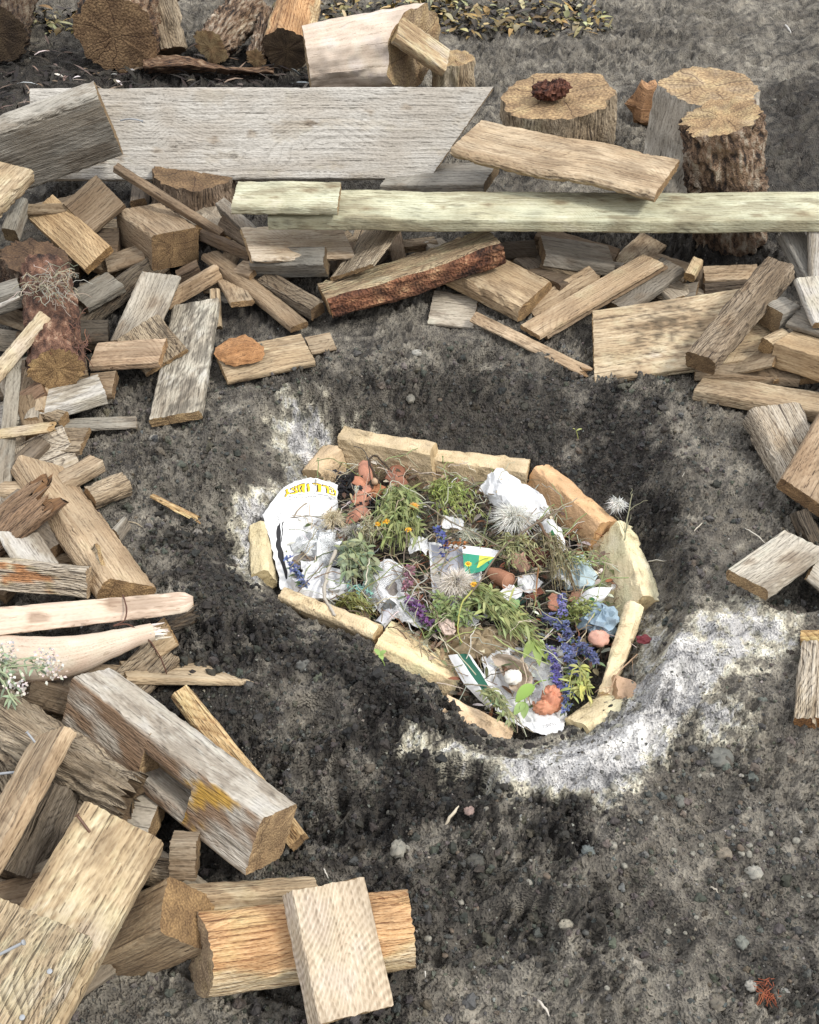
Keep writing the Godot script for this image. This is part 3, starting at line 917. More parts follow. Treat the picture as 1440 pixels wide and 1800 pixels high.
func put(called: String, label: String, category: String, mesh: ArrayMesh, group := "") -> MeshInstance3D:
	var r := centred(mesh)
	return solo(called, label, category, r[0], r[1], group)

func sheet(called: String, label: String, category: String, rows: Array, mat: String, crease: float, sd: int, tint := Color(1, 1, 1), sub := 7) -> MeshInstance3D:
	return put(called, label, category, sheet_mesh(rows, M[mat], crease, sd, tint, sub))

# lumpy closed body; facets > 0 keeps hard creases as in crushed paper
func lump_mesh(at: Vector3, size: Vector3, rough: float, sd: int, col: Color, mat: Material, hard := false, res := 14) -> ArrayMesh:
	var mb := MB.new()
	var n := res
	var m := res * 2
	var g := []
	for i in n + 1:
		for j in m + 1:
			var th := PI * i / n
			var ph := TAU * (j % m) / m
			var d := Vector3(sin(th) * cos(ph), cos(th), sin(th) * sin(ph))
			var k := 1.0 + (nzr.get_noise_3d(d.x * 3.2 + sd * 9.0, d.y * 3.2, d.z * 3.2) if hard else nz.get_noise_3d(d.x * 2.4 + sd * 9.0, d.y * 2.4, d.z * 2.4)) * rough
			if hard: k += nzr.get_noise_3d(d.x * 8.0 + sd, d.y * 8.0, d.z * 8.0) * rough * 0.45
			else: k += nz2.get_noise_3d(d.x * 6.0 + sd, d.y * 6.0, d.z * 6.0) * rough * 0.12
			g.append(at + d * size * k)
	if hard:
		for i in n:
			for j in m:
				var a := i * (m + 1) + j
				var id := []
				for q in [a, a + 1, a + m + 2, a + m + 1]:
					var u := Vector2(float(q % (m + 1)) / m * 1.5, float(q / (m + 1)) / n)
					id.append(mb.p(g[q], col, u))
				if (i + j) % 2 == 0: mb.q(id[0], id[1], id[2], id[3])
				else: mb.q(id[1], id[2], id[3], id[0])
	else:
		for q in g.size():
			mb.p(g[q], vary(col, 0.06), Vector2(float(q % (m + 1)) / m, float(q / (m + 1)) / n * 0.5))
		for i in n:
			for j in m:
				var a := i * (m + 1) + j
				mb.q(a, a + 1, a + m + 2, a + m + 1)
	var s := 0.0
	for k in range(0, mb.ix.size(), 3): s += (mb.v[mb.ix[k]] - at).dot((mb.v[mb.ix[k + 1]] - at).cross(mb.v[mb.ix[k + 2]] - at))
	if s > 0: mb.flip()
	return mb.mesh(mat)

# curved potsherd with thickness
func shard(label: String, at: Vector3, nrm: Vector3, rad: float, span: float, turn: float, col: Color, sd: int) -> void:
	var mb := MB.new()
	var zax := nrm.normalized()
	var xax := zax.cross(Vector3(0.3, 0.2, 0.9)).normalized().rotated(zax, turn)
	var yax := zax.cross(xax)
	var n := 9
	var m := 14
	for face in 2:
		for i in n + 1:
			for j in m:
				var a := TAU * j / m
				var edge := span * (1.0 + nzr.get_noise_2d(cos(a) * 3.0 + sd * 7.0, sin(a) * 3.0) * 0.5) * Vector2(cos(a), sin(a) * 0.6).length()
				var th := edge * i / n
				var r := rad - face * 0.006
				var p := at + (xax * cos(a) + yax * sin(a)) * sin(th) * r - zax * (1.0 - cos(th)) * r - zax * face * 0.006
				mb.p(p, vary(col, 0.08), Vector2(cos(a) * th, sin(a) * th) * 0.4)
	var half := (n + 1) * m
	for face in 2:
		for i in n:
			for j in m:
				var a := face * half + i * m + j
				var b := face * half + i * m + (j + 1) % m
				if face == 0: mb.q(a, a + m, b + m, b)
				else: mb.q(a, b, b + m, a + m)
	for j in m:
		var a := n * m + j
		var b := n * m + (j + 1) % m
		mb.q(a, a + half, b + half, b)
	put("clay_shard", label, "shard", mb.mesh(M.clay), "clay shards in the pit")

func bent(a: Vector3, b: Vector3, sag: float, n: int, wob: float) -> Array:
	var out := []
	for i in n + 1:
		var s := float(i) / n
		out.append(a.lerp(b, s) + Vector3(0, sag * sin(PI * s), 0) + (rv(wob) if i > 0 and i < n else Vector3.ZERO))
	return out

func twig(called: String, label: String, category: String, path: Array, r0: float, r1: float, col: Color, side_twigs := 0, group := "") -> void:
	var pts := []
	for i in path.size() - 1:
		for k in 6:
			var s := k / 6.0
			pts.append(path[i].cubic_interpolate(path[i + 1], path[maxi(i - 1, 0)], path[mini(i + 2, path.size() - 1)], s) + rv(r0 * 0.35))
	pts.append(path[-1])
	var rad := []
	for i in pts.size(): rad.append(lerpf(r0, r1, float(i) / pts.size()) * rr(0.85, 1.15))
	var mb := MB.new()
	mb.tube(pts, rad, 6, col)
	for k in side_twigs:
		var i := rng.randi_range(2, pts.size() - 3)
		var d: Vector3 = (pts[i + 1] - pts[i]).normalized() + rv(0.8)
		mb.tube(bent(pts[i], pts[i] + d.normalized() * rr(0.02, 0.05), rr(0, 0.01), 4, 0.002), [r1 * 0.9, r1 * 0.7, r1 * 0.5, r1 * 0.4, r1 * 0.3], 5, col)
	put(called, label, category, mb.mesh(M.dry), group)

# spike of small florets on a stem
func flower_spike(label: String, a: Vector3, b: Vector3, col: Color, count: int, size: float, group: String) -> void:
	var t := thing("flower_spike", label, "flower", a, group)
	var st := MB.new()
	st.tube(bent(Vector3.ZERO, b - a, 0.01, 6, 0.002), [0.0018, 0.0016, 0.0012, 0.001], 5, Color(0.16, 0.2, 0.07))
	part("stem", st.mesh(M.dry), t)
	var mb := MB.new()
	for k in count:
		var s := rr(0.05, 1.0)
		var c0 := (b - a) * s + Vector3(0, 0.01 * sin(PI * s) + 0.004, 0) + rv(size * 0.9)
		var cc := vary(col, 0.45)
		for q in 5:
			var d := rv(1.0)
			d.y = absf(d.y) * 0.8
			mb.leaf(c0, d.normalized(), size * rr(0.6, 1.1), size * 0.5, cc, 0.3, 2)
	part("florets", mb.mesh(M.leaf), t, true)
	var lf := MB.new()
	for k in count / 6:
		var d := rv(1.0)
		d.y = absf(d.y) * 0.5
		lf.leaf((b - a) * rr(0, 1), d.normalized(), size * 2.2, size * 0.7, vary(Color(0.12, 0.17, 0.07), 0.3))
	part("leaves", lf.mesh(M.leaf), t, true)

# bunch of grass-like herb: stems and narrow leaves from a to b
func herb(called: String, label: String, a: Vector3, b: Vector3, spread: float, stems: int, leaves: int, col: Color, leaf_len: float, leaf_w: float, rad: float) -> void:
	var t := thing(called, label, "plant", a)
	var st := MB.new()
	var lf := MB.new()
	for k in int(stems * 1.35):
		var p0 := rv(spread * 0.55) * Vector3(1, 0.25, 1)
		var p1 := (b - a) * rr(0.7, 1.1) + rv(spread) * Vector3(1, 0.3, 1) + Vector3(0, rr(0.0, 0.02), 0)
		var pts := bent(p0, p1, rr(0.0, 0.035), 6, 0.003)
		var cc := vary(col, 0.35).lerp(Color(0.5, 0.46, 0.2), rr(0, 0.35))
		st.tube(pts, [rad, rad, rad * 0.8, rad * 0.7, rad * 0.5], 4, cc)
		for q in leaves:
			var i := rng.randi_range(0, 5)
			var d := (p1 - p0).normalized() * 0.7 + rv(1.0)
			d.y = absf(d.y) * 0.5
			lf.leaf(pts[i], d.normalized(), leaf_len * rr(0.4, 1.15), leaf_w * rr(0.4, 0.9), vary(col, 0.45).lerp(Color(0.3, 0.3, 0.13), rr(0, 0.55)), rr(0.1, 0.6))
	part("stems", st.mesh(M.dry), t, true)
	part("leaves", lf.mesh(M.leaf), t, true)

# tuft of fine white hair round a seed
func fluff(called: String, label: String, at: Vector3, rad: float, hairs: int, col: Color, seed_col: Color, lean := Vector3(0, 0.4, 0)) -> void:
	var t := thing(called, label, "tuft", at)
	var mb := MB.new()
	for k in hairs:
		var d := rv(1.0)
		while d.length() > 1.0: d = rv(1.0)
		d = (d.normalized() + lean).normalized()
		d.y = absf(d.y) * 0.75
		var l := rad * rr(0.75, 1.15)
		var s := d.cross(rv(1.0)).normalized() * rr(0.0004, 0.0008)
		var cc := vary(col, 0.12)
		var mid := d * l * 0.55 + Vector3(0, 0.006, 0) + rv(0.004)
		var e := d * l + rv(0.008) - Vector3(0, l * 0.15, 0)
		var o := rv(0.004)
		var i0 := mb.p(o + s, cc)
		var i1 := mb.p(o - s, cc)
		var i2 := mb.p(mid + s, cc)
		var i3 := mb.p(mid - s, cc)
		var i4 := mb.p(e, cc)
		mb.q(i0, i2, i3, i1)
		mb.t(i2, i4, i3)
	part("hairs", mb.mesh(M.fluff), t, true)
	if seed_col.a > 0.0: part("seed", lump_mesh(Vector3(0, rad * 0.35, 0), Vector3(0.007, 0.005, 0.007), 0.3, hairs, seed_col, M.dry, false, 8), t)

func daisy(label: String, at: Vector3, size: float, col: Color) -> void:
	var t := thing("yellow_flower", label, "flower", at, "small yellow flowers in the pit")
	var mb := MB.new()
	for k in 11:
		var a := TAU * k / 11.0 + rr(-0.1, 0.1)
		mb.leaf(Vector3(0, 0.004, 0), Vector3(cos(a), 0.25, sin(a)).normalized(), size, size * 0.45, vary(col, 0.15), 0.2, 2)
	part("petals", mb.mesh(M.leaf), t)
	part("flower_centre", lump_mesh(Vector3(0, 0.006, 0), Vector3(size * 0.4, size * 0.25, size * 0.4), 0.2, 3, Color(0.5, 0.24, 0.02), M.dry, false, 6), t)
	var st := MB.new()
	st.tube([Vector3.ZERO, Vector3(rr(-0.01, 0.01), -0.02, rr(-0.01, 0.01)), Vector3(rr(-0.02, 0.02), -0.04, 0.01)], [0.0012, 0.0012, 0.0012], 5, Color(0.2, 0.26, 0.08))
	part("stem", st.mesh(M.dry), t)

func broad_leaf(label: String, at: Vector3, dirs: Array, length: float, width: float, col: Color) -> void:
	var mb := MB.new()
	for d in dirs:
		mb.leaf(at, d.normalized(), length * rr(0.85, 1.1), width, vary(col, 0.12), 0.35, 7)
	var st := bent(at, at - dirs[0].normalized() * length * 0.8 - Vector3(0, 0.01, 0), 0.004, 4, 0.001)
	mb.tube(st, [0.0013], 5, col * 0.8)
	put("leaf_sprig", label, "leaf", mb.mesh(M.leaf))

func stone(label: String, at: Vector3, size: Vector3, col: Color, sd: int, group := "") -> void:
	put("pebble", label, "pebble", lump_mesh(at, size, 0.42, sd, col, M.stone, false, 10), group)

func stuff(called: String, label: String, category: String, mesh: ArrayMesh) -> void:
	var r := centred(mesh)
	var o := solo(called, label, category, r[0], r[1])
	o.set_meta("kind", "stuff")
# ------------------------------------------------------------------ the place
func _ready() -> void:
	rng.seed = 4242
	var cam := Camera3D.new()
	cam.name = "camera"
	cam.position = Vector3(0, 1.65, 0)
	cam.rotation_degrees = Vector3(-43, 0, 0)
	cam.fov = 48.455
	cam.near = 0.05
	cam.far = 400.0
	add_child(cam)
	cam.current = true
	var sky_mat := ProceduralSkyMaterial.new()
	sky_mat.sky_top_color = Color(0.96, 0.97, 1.0)
	sky_mat.sky_horizon_color = Color(0.58, 0.59, 0.61)
	sky_mat.sky_curve = 0.35
	sky_mat.ground_horizon_color = Color(0.5, 0.5, 0.48)
	sky_mat.ground_bottom_color = Color(0.25, 0.24, 0.23)
	sky_mat.sun_angle_max = 0.0
	var sky := Sky.new()
	sky.sky_material = sky_mat
	var env := Environment.new()
	env.background_mode = Environment.BG_SKY
	env.sky = sky
	env.ambient_light_source = Environment.AMBIENT_SOURCE_SKY
	env.tonemap_mode = Environment.TONE_MAPPER_LINEAR
	env.tonemap_exposure = 1.75
	env.sdfgi_enabled = true
	env.ssao_enabled = true
	env.ssil_enabled = true
	var we := WorldEnvironment.new()
	we.name = "world_environment"
	we.environment = env
	add_child(we)
	var sun := DirectionalLight3D.new()
	sun.name = "sun"
	sun.light_energy = 0.5
	sun.light_angular_distance = 11.0
	sun.light_color = Color(1.0, 0.985, 0.96)
	sun.shadow_enabled = true
	sun.rotation_degrees = Vector3(-50, 66, 0)
	add_child(sun)

	nz.seed = 3; nz.frequency = 1.0; nz.noise_type = FastNoiseLite.TYPE_SIMPLEX_SMOOTH; nz.fractal_octaves = 3
	nz2.seed = 8; nz2.frequency = 1.0; nz2.noise_type = FastNoiseLite.TYPE_SIMPLEX; nz2.fractal_octaves = 2
	nzr.seed = 5; nzr.frequency = 1.0; nzr.noise_type = FastNoiseLite.TYPE_SIMPLEX; nzr.fractal_type = FastNoiseLite.FRACTAL_RIDGED; nzr.fractal_octaves = 3
	make_materials()
	print("materials ", Time.get_ticks_msec())
	build_ground()
	print("ground ", Time.get_ticks_msec())
	build_bricks()
	build_boards()
	build_logs()
	build_fillers()
	print("wood ", Time.get_ticks_msec())
	build_pit_contents()
	print("pit ", Time.get_ticks_msec())
	build_sand_details()
	print("done ", Time.get_ticks_msec())

func build_bricks() -> void:
	# place, axes (length, face normal, width), length, width, thickness, tint, end slopes
	var rows := [
		["short cream brick end standing beside the headline sheet", Vector3(-0.2234, -0.1353, -2.0624), Vector3(-0.4243, -0.0026, 0.9055), Vector3(0.8733, 0.2632, 0.4100), Vector3(-0.2394, 0.9647, -0.1094), 0.102, 0.075, 0.050, Color(0.776, 0.645, 0.521), {"k0": 0.004, "k1": 0.004, "c0": -0.000, "c1": -0.000, "ch": 0.005, "amp": 0.003, "dirt": 0.12}],
		["long cream brick with curly stalks standing before it", Vector3(-0.0453, -0.1323, -2.1089), Vector3(0.9477, 0.0515, 0.3151), Vector3(-0.3191, 0.1227, 0.9397), Vector3(0.0097, -0.9911, 0.1327), 0.232, 0.129, 0.055, Color(0.749, 0.651, 0.527), {"k0": 0.135, "k1": 0.135, "c0": 0.000, "c1": 0.000, "ch": 0.005, "amp": 0.003, "dirt": 0.12}],
		["long cream brick with crushed white paper before it", Vector3(0.1723, -0.1361, -2.0677), Vector3(0.9777, 0.0188, 0.2092), Vector3(-0.2094, 0.1630, 0.9641), Vector3(-0.0160, -0.9864, 0.1633), 0.229, 0.089, 0.055, Color(0.805, 0.699, 0.566), {"k0": 0.027, "k1": 0.027, "c0": 0.000, "c1": 0.000, "ch": 0.005, "amp": 0.003, "dirt": 0.12}],
		["orange brick leaning between cream brick and pale yellow brick", Vector3(0.3896, -0.1358, -1.9311), Vector3(0.5435, 0.0326, 0.8388), Vector3(-0.7838, 0.3773, 0.4932), Vector3(-0.3004, -0.9255, 0.2306), 0.234, 0.083, 0.060, Color(0.857, 0.602, 0.42), {"k0": -0.011, "k1": -0.011, "c0": 0.000, "c1": 0.000, "ch": 0.005, "amp": 0.003, "dirt": 0.12}],
		["broad pale yellow brick leaning between orange brick and narrow brick", Vector3(0.4850, -0.1470, -1.7083), Vector3(0.1062, -0.0054, 0.9943), Vector3(-0.8207, 0.5642, 0.0907), Vector3(-0.5615, -0.8256, 0.0555), 0.225, 0.115, 0.055, Color(1.01, 0.934, 0.763), {"k0": 0.009, "k1": 0.009, "c0": 0.000, "c1": 0.000, "ch": 0.005, "amp": 0.003, "dirt": 0.12}],
		["narrow cream brick edge beside grey ash and red scrap", Vector3(0.4139, -0.1727, -1.4643), Vector3(-0.3626, -0.0240, 0.9316), Vector3(0.0363, 0.9985, 0.0399), Vector3(-0.9312, 0.0483, -0.3612), 0.240, 0.031, 0.100, Color(0.994, 0.886, 0.732), {"k0": -0.001, "k1": -0.001, "c0": 0.000, "c1": 0.000, "ch": 0.005, "amp": 0.003, "dirt": 0.12}],
		["small pinkish brick end beside the narrow cream brick", Vector3(0.4003, -0.1036, -1.3520), Vector3(0.9482, -0.2418, 0.2058), Vector3(0.2603, 0.9632, -0.0672), Vector3(-0.1820, 0.1173, 0.9763), 0.048, 0.053, 0.040, Color(0.682, 0.511, 0.431), {"k0": 0.192, "k1": 0.192, "c0": 0.000, "c1": 0.000, "ch": 0.005, "amp": 0.003, "dirt": 0.12}],
		["pale yellow brick half covered in white ash", Vector3(0.3667, -0.1211, -1.2935), Vector3(0.7868, -0.0334, -0.6163), Vector3(-0.2427, 0.9013, -0.3588), Vector3(0.5675, 0.4319, 0.7010), 0.118, 0.063, 0.050, Color(1.06, 0.969, 0.788), {"k0": 0.023, "k1": 0.023, "c0": 0.000, "c1": 0.000, "ch": 0.005, "amp": 0.003, "dirt": 0.12}],
		["pinkish cream brick half buried in black soil", Vector3(0.1084, -0.1383, -1.2903), Vector3(0.8916, -0.2839, 0.3527), Vector3(0.3160, 0.9481, -0.0358), Vector3(-0.3242, 0.1434, 0.9350), 0.140, 0.051, 0.060, Color(0.928, 0.754, 0.627), {"k0": 0.102, "k1": 0.102, "c0": 0.000, "c1": 0.000, "ch": 0.005, "amp": 0.003, "dirt": 0.12}],
		["wide cream brick with green moss on its face", Vector3(0.0141, -0.1447, -1.4497), Vector3(0.8850, -0.2002, 0.4204), Vector3(0.3538, 0.8760, -0.3277), Vector3(-0.3027, 0.4388, 0.8461), 0.177, 0.115, 0.055, Color(1.02, 0.881, 0.677), {"k0": 0.075, "k1": 0.075, "c0": -0.009, "c1": -0.009, "ch": 0.005, "amp": 0.003, "dirt": 0.12}],
		["long rough cream brick between yellow brick and mossy brick", Vector3(-0.1576, -0.1398, -1.5729), Vector3(0.8697, 0.0455, 0.4914), Vector3(-0.1641, 0.9657, 0.2011), Vector3(-0.4654, -0.2555, 0.8474), 0.233, 0.033, 0.060, Color(0.867, 0.76, 0.617), {"k0": 0.009, "k1": 0.009, "c0": -0.000, "c1": -0.000, "ch": 0.005, "amp": 0.003, "dirt": 0.12}],
		["pale yellow brick standing under the headline sheet edge", Vector3(-0.3052, -0.1281, -1.7411), Vector3(-0.1305, 0.0528, -0.9900), Vector3(-0.3789, 0.9201, 0.0991), Vector3(0.9162, 0.3881, -0.1001), 0.146, 0.038, 0.060, Color(0.915, 0.849, 0.672), {"k0": 0.011, "k1": 0.011, "c0": 0.000, "c1": 0.000, "ch": 0.005, "amp": 0.003, "dirt": 0.12}],
	]
	var i := 0
	for r in rows:
		var o := solo("fire_brick", r[0], "brick", board_mesh(r[5], r[6], r[7], "brick", r[8], r[9], 300 + i * 7), Vector3.ZERO, "fire bricks lining the pit")
		place(o, r[1], r[2], r[3], r[4])
		i += 1

func build_boards() -> void:
	# name, label, category, place of the base, axes, length, width, thickness, style, tint, options
	var rows := [
		["plank", "long white weathered board with a mitred end, standing on edge behind the heap", Vector3(-0.4219, 0.1951, -3.1627), Vector3(0.9999, 0.0079, 0.0100), Vector3(-0.0126, 0.5355, 0.8444), Vector3(0.0013, -0.8445, 0.5356), 1.323, 0.252, 0.045, "grey", Color(1.72, 1.74, 1.73), {"dirt": 0.2, "kn": 9, "k0": -0.063, "k1": -0.723}],
		["plank", "thick silver grey plank with a bent nail in its sawn end, leaning across white board", Vector3(-1.0202, 0.2845, -2.9617), Vector3(-0.9429, -0.2664, 0.1998), Vector3(0.3013, -0.4266, 0.8528), Vector3(-0.1420, 0.8643, 0.4825), 0.448, 0.250, 0.059, "grey", Color(0.801, 0.79, 0.753), {"dirt": 0.3, "ch": 0.008, "k0": -0.115, "k1": -0.115, "c0": 0.029, "c1": 0.029}],
		["plank", "brown waney board lying askew on the end of the pale green plank", Vector3(0.4024, 0.2696, -2.8348), Vector3(0.9232, -0.0306, 0.3830), Vector3(0.0399, 0.9991, -0.0163), Vector3(-0.3821, 0.0304, 0.9236), 0.552, 0.231, 0.028, "tan", Color(0.885, 0.811, 0.697), {"wave": 0.012, "ch": 0.01, "k0": -0.055, "k1": -0.055, "c0": 0.013, "c1": 0.013}],
		["plank", "grey plank poking out under the mitred end of white board", Vector3(0.0808, 0.1018, -3.0523), Vector3(0.9691, 0.1253, 0.2124), Vector3(-0.1142, 0.9914, -0.0637), Vector3(-0.2186, 0.0375, 0.9751), 0.300, 0.149, 0.030, "grey", Color(0.494, 0.484, 0.456), {"k0": -0.127, "k1": -0.127, "c0": 0.019, "c1": 0.019}],
		["plank", "short pale green board lying on top of the long green plank", Vector3(-0.3126, 0.2419, -2.6731), Vector3(0.9998, 0.0049, 0.0202), Vector3(-0.0049, 1.0000, 0.0013), Vector3(-0.0202, -0.0014, 0.9998), 0.267, 0.139, 0.023, "green", Color(0.915, 0.931, 0.869), {"dirt": 0.2, "wob": 0.004, "kn": 3}],
		["plank", "long pale green treated plank laid in front of the stumps", Vector3(0.3831, 0.1857, -2.7004), Vector3(1.0000, -0.0029, 0.0006), Vector3(0.0029, 0.9997, -0.0255), Vector3(-0.0006, 0.0255, 0.9997), 1.488, 0.160, 0.036, "green", Color(0.883, 0.889, 0.809), {"dirt": 0.25, "wob": 0.008, "kn": 9, "k0": -0.037, "k1": -0.037, "c0": 0.006, "c1": 0.006}],
		["offcut", "wedge shaped grey offcut under the short green board", Vector3(-0.4571, 0.0983, -2.7992), Vector3(0.6080, -0.1174, 0.7852), Vector3(-0.1928, 0.9376, 0.2895), Vector3(-0.7701, -0.3274, 0.5474), 0.167, 0.033, 0.050, "grey", Color(0.577, 0.556, 0.516), {}],
		["plank", "chamfered brown board with nail holes below the short green board", Vector3(-0.2957, 0.1026, -2.6924), Vector3(0.9621, -0.1142, -0.2475), Vector3(0.1276, 0.9911, 0.0388), Vector3(0.2409, -0.0689, 0.9681), 0.271, 0.156, 0.021, "tan", Color(1.06, 1.03, 0.977), {"ch": 0.01, "k0": 0.054, "k1": 0.054, "c0": -0.008, "c1": -0.008}],
		["plank", "flat grey board edge under the chamfered brown board", Vector3(-0.3138, 0.1009, -2.6655), Vector3(0.9905, 0.0882, 0.1052), Vector3(-0.0632, -0.3875, 0.9197), Vector3(0.1219, -0.9177, -0.3782), 0.197, 0.057, 0.060, "grey", Color(0.426, 0.426, 0.409), {"k0": 0.07, "k1": 0.07}],
		["offcut", "triangular wood tip poking out beside the chamfered board", Vector3(-0.4236, 0.0604, -2.6371), Vector3(0.8613, 0.0526, 0.5053), Vector3(-0.1084, 0.9908, 0.0815), Vector3(-0.4963, -0.1250, 0.8591), 0.054, 0.070, 0.020, "tan", Color(0.666, 0.612, 0.55), {}],
		["lath", "thin brown lath leaning down from the silver plank to the heap", Vector3(-0.6476, 0.1722, -2.7981), Vector3(0.8407, -0.3700, 0.3954), Vector3(0.2567, 0.9152, 0.3106), Vector3(-0.4768, -0.1596, 0.8644), 0.341, 0.022, 0.021, "tan", Color(0.435, 0.377, 0.319), {"ch": 0.002}],
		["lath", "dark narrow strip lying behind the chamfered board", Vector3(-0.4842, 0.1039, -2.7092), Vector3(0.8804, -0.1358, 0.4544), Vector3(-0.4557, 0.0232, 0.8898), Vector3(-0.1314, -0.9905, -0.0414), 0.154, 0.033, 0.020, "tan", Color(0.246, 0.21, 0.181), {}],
		["plank", "dark board between dark strip and grey wedge offcut", Vector3(-0.4568, 0.0978, -2.7748), Vector3(0.6500, 0.0036, 0.7600), Vector3(-0.5970, 0.6212, 0.5076), Vector3(-0.4703, -0.7836, 0.4059), 0.153, 0.051, 0.020, "tan", Color(0.32, 0.277, 0.24), {"k0": 0.008, "k1": 0.008}],
		["timber", "big square brown block with rust stained end under leaning lath", Vector3(-0.6843, 0.0553, -2.7411), Vector3(-0.6219, -0.0281, -0.7826), Vector3(0.1028, 0.9878, -0.1172), Vector3(0.7763, -0.1533, -0.6115), 0.194, 0.137, 0.100, "tan", Color(0.583, 0.52, 0.439), {"ch": 0.006, "wob": 0.006, "k0": -0.018, "k1": -0.018}],
		["plank", "smooth yellow brown board propped at the foot of brown square boards", Vector3(-0.8945, 0.1262, -2.7055), Vector3(-0.6829, 0.1791, -0.7082), Vector3(-0.1965, 0.8887, 0.4142), Vector3(0.7036, 0.4221, -0.5717), 0.267, 0.093, 0.023, "tan", Color(0.847, 0.717, 0.525), {"ch": 0.002, "clean": 1, "k0": 0.02, "k1": 0.02}],
		["plank", "square brown board standing tilted behind the yellow brown board", Vector3(-0.8377, 0.1725, -2.7775), Vector3(-0.7224, -0.4230, 0.5470), Vector3(-0.0190, 0.8029, 0.5958), Vector3(-0.6912, 0.4200, -0.5881), 0.116, 0.118, 0.022, "tan", Color(0.42, 0.373, 0.315), {"ch": 0.002}],
		["offcut", "olive brown offcut standing between yellow board and tilted square board", Vector3(-0.9452, 0.1485, -2.7924), Vector3(0.9997, -0.0177, -0.0177), Vector3(0.0250, 0.6869, 0.7264), Vector3(-0.0007, -0.7266, 0.6871), 0.198, 0.029, 0.040, "tan", Color(0.553, 0.501, 0.417), {}],
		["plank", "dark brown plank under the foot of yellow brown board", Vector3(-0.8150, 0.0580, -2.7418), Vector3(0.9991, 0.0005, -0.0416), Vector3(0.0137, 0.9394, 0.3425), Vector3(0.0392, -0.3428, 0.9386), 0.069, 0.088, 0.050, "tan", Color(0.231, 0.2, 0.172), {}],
		["plank", "buff wooden board end jutting in below silver plank, its corner cut off", Vector3(-1.0807, 0.2410, -2.6315), Vector3(-0.3256, -0.1096, 0.9391), Vector3(0.2146, 0.9588, 0.1863), Vector3(-0.9208, 0.2622, -0.2887), 0.313, 0.106, 0.050, "tan", Color(0.993, 0.938, 0.798), {"ch": 0.008, "k0": 0.233, "k1": -0.017}],
		["stick", "thin grey post with black wet end under the buff board", Vector3(-1.0404, 0.1448, -2.7328), Vector3(-0.1315, -0.3593, 0.9239), Vector3(0.0799, 0.9251, 0.3712), Vector3(-0.9881, 0.1226, -0.0930), 0.107, 0.038, 0.050, "grey", Color(0.6, 0.6, 0.569), {}],
		["plank", "stack of grey lath ends beside the red barked log", Vector3(-0.9992, 0.1152, -2.3793), Vector3(-0.9192, -0.1385, 0.3687), Vector3(-0.1302, 0.9904, 0.0475), Vector3(-0.3718, -0.0044, -0.9283), 0.120, 0.067, 0.046, "grey", Color(0.47, 0.46, 0.433), {"k0": -0.013, "k1": -0.013}],
		["lath", "pale split lath lying on the stacked grey lath ends", Vector3(-0.9798, 0.1697, -2.2930), Vector3(-0.7106, 0.0125, 0.7035), Vector3(0.5008, 0.7113, 0.4932), Vector3(-0.4942, 0.7028, -0.5117), 0.128, 0.008, 0.010, "grey", Color(1.16, 1.14, 1.08), {}],
		["plank", "grey board tip with a curl of root hair beside the red barked log", Vector3(-0.7954, 0.0681, -2.5075), Vector3(0.6948, 0.0906, -0.7135), Vector3(0.0229, 0.9887, 0.1478), Vector3(0.7189, -0.1191, 0.6849), 0.114, 0.078, 0.025, "grey", Color(0.409, 0.399, 0.365), {"k0": -0.008, "k1": -0.008}],
		["plank", "brown stick end under the big square block", Vector3(-0.7511, 0.0773, -2.6634), Vector3(0.9376, 0.1902, -0.2910), Vector3(-0.1601, 0.9793, 0.1241), Vector3(0.3085, -0.0697, 0.9487), 0.103, 0.072, 0.014, "tan", Color(0.49, 0.45, 0.396), {"k0": -0.012, "k1": -0.012}],
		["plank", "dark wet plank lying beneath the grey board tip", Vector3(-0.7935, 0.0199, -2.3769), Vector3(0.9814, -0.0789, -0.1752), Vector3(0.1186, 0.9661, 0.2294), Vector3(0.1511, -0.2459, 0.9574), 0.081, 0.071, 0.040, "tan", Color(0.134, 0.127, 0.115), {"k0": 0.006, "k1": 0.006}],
		["plank", "long dark split plank running under grey board and block", Vector3(-0.7800, 0.0395, -2.5392), Vector3(0.5926, 0.1410, -0.7930), Vector3(0.6051, 0.5718, 0.5539), Vector3(0.5316, -0.8081, 0.2536), 0.370, 0.059, 0.030, "rough", Color(0.261, 0.241, 0.214), {"k0": -0.05, "k1": -0.05}],
		["plank", "light grey board with two dark knots below the square block", Vector3(-0.6569, 0.0744, -2.4272), Vector3(0.1924, 0.2298, -0.9540), Vector3(-0.0415, 0.9732, 0.2260), Vector3(0.9804, -0.0039, 0.1968), 0.239, 0.107, 0.013, "grey", Color(0.765, 0.731, 0.664), {"kn": 2}],
		["offcut", "triangular pale offcut with a muddy edge lying on the knotty board", Vector3(-0.6270, 0.0494, -2.3035), Vector3(0.6210, -0.2416, 0.7457), Vector3(-0.0204, 0.9460, 0.3235), Vector3(-0.7836, -0.2161, 0.5825), 0.133, 0.121, 0.015, "rough", Color(0.857, 0.798, 0.7), {"dirt": 0.5, "k0": -0.005, "k1": -0.005}],
		["plank", "reddish plank with worn grooves in front of the muddy triangle", Vector3(-0.6685, 0.0591, -2.2471), Vector3(0.9955, 0.0898, 0.0310), Vector3(-0.0917, 0.9934, 0.0684), Vector3(-0.0247, -0.0709, 0.9972), 0.169, 0.089, 0.021, "tan", Color(0.993, 0.867, 0.761), {"k0": -0.031, "k1": -0.031}],
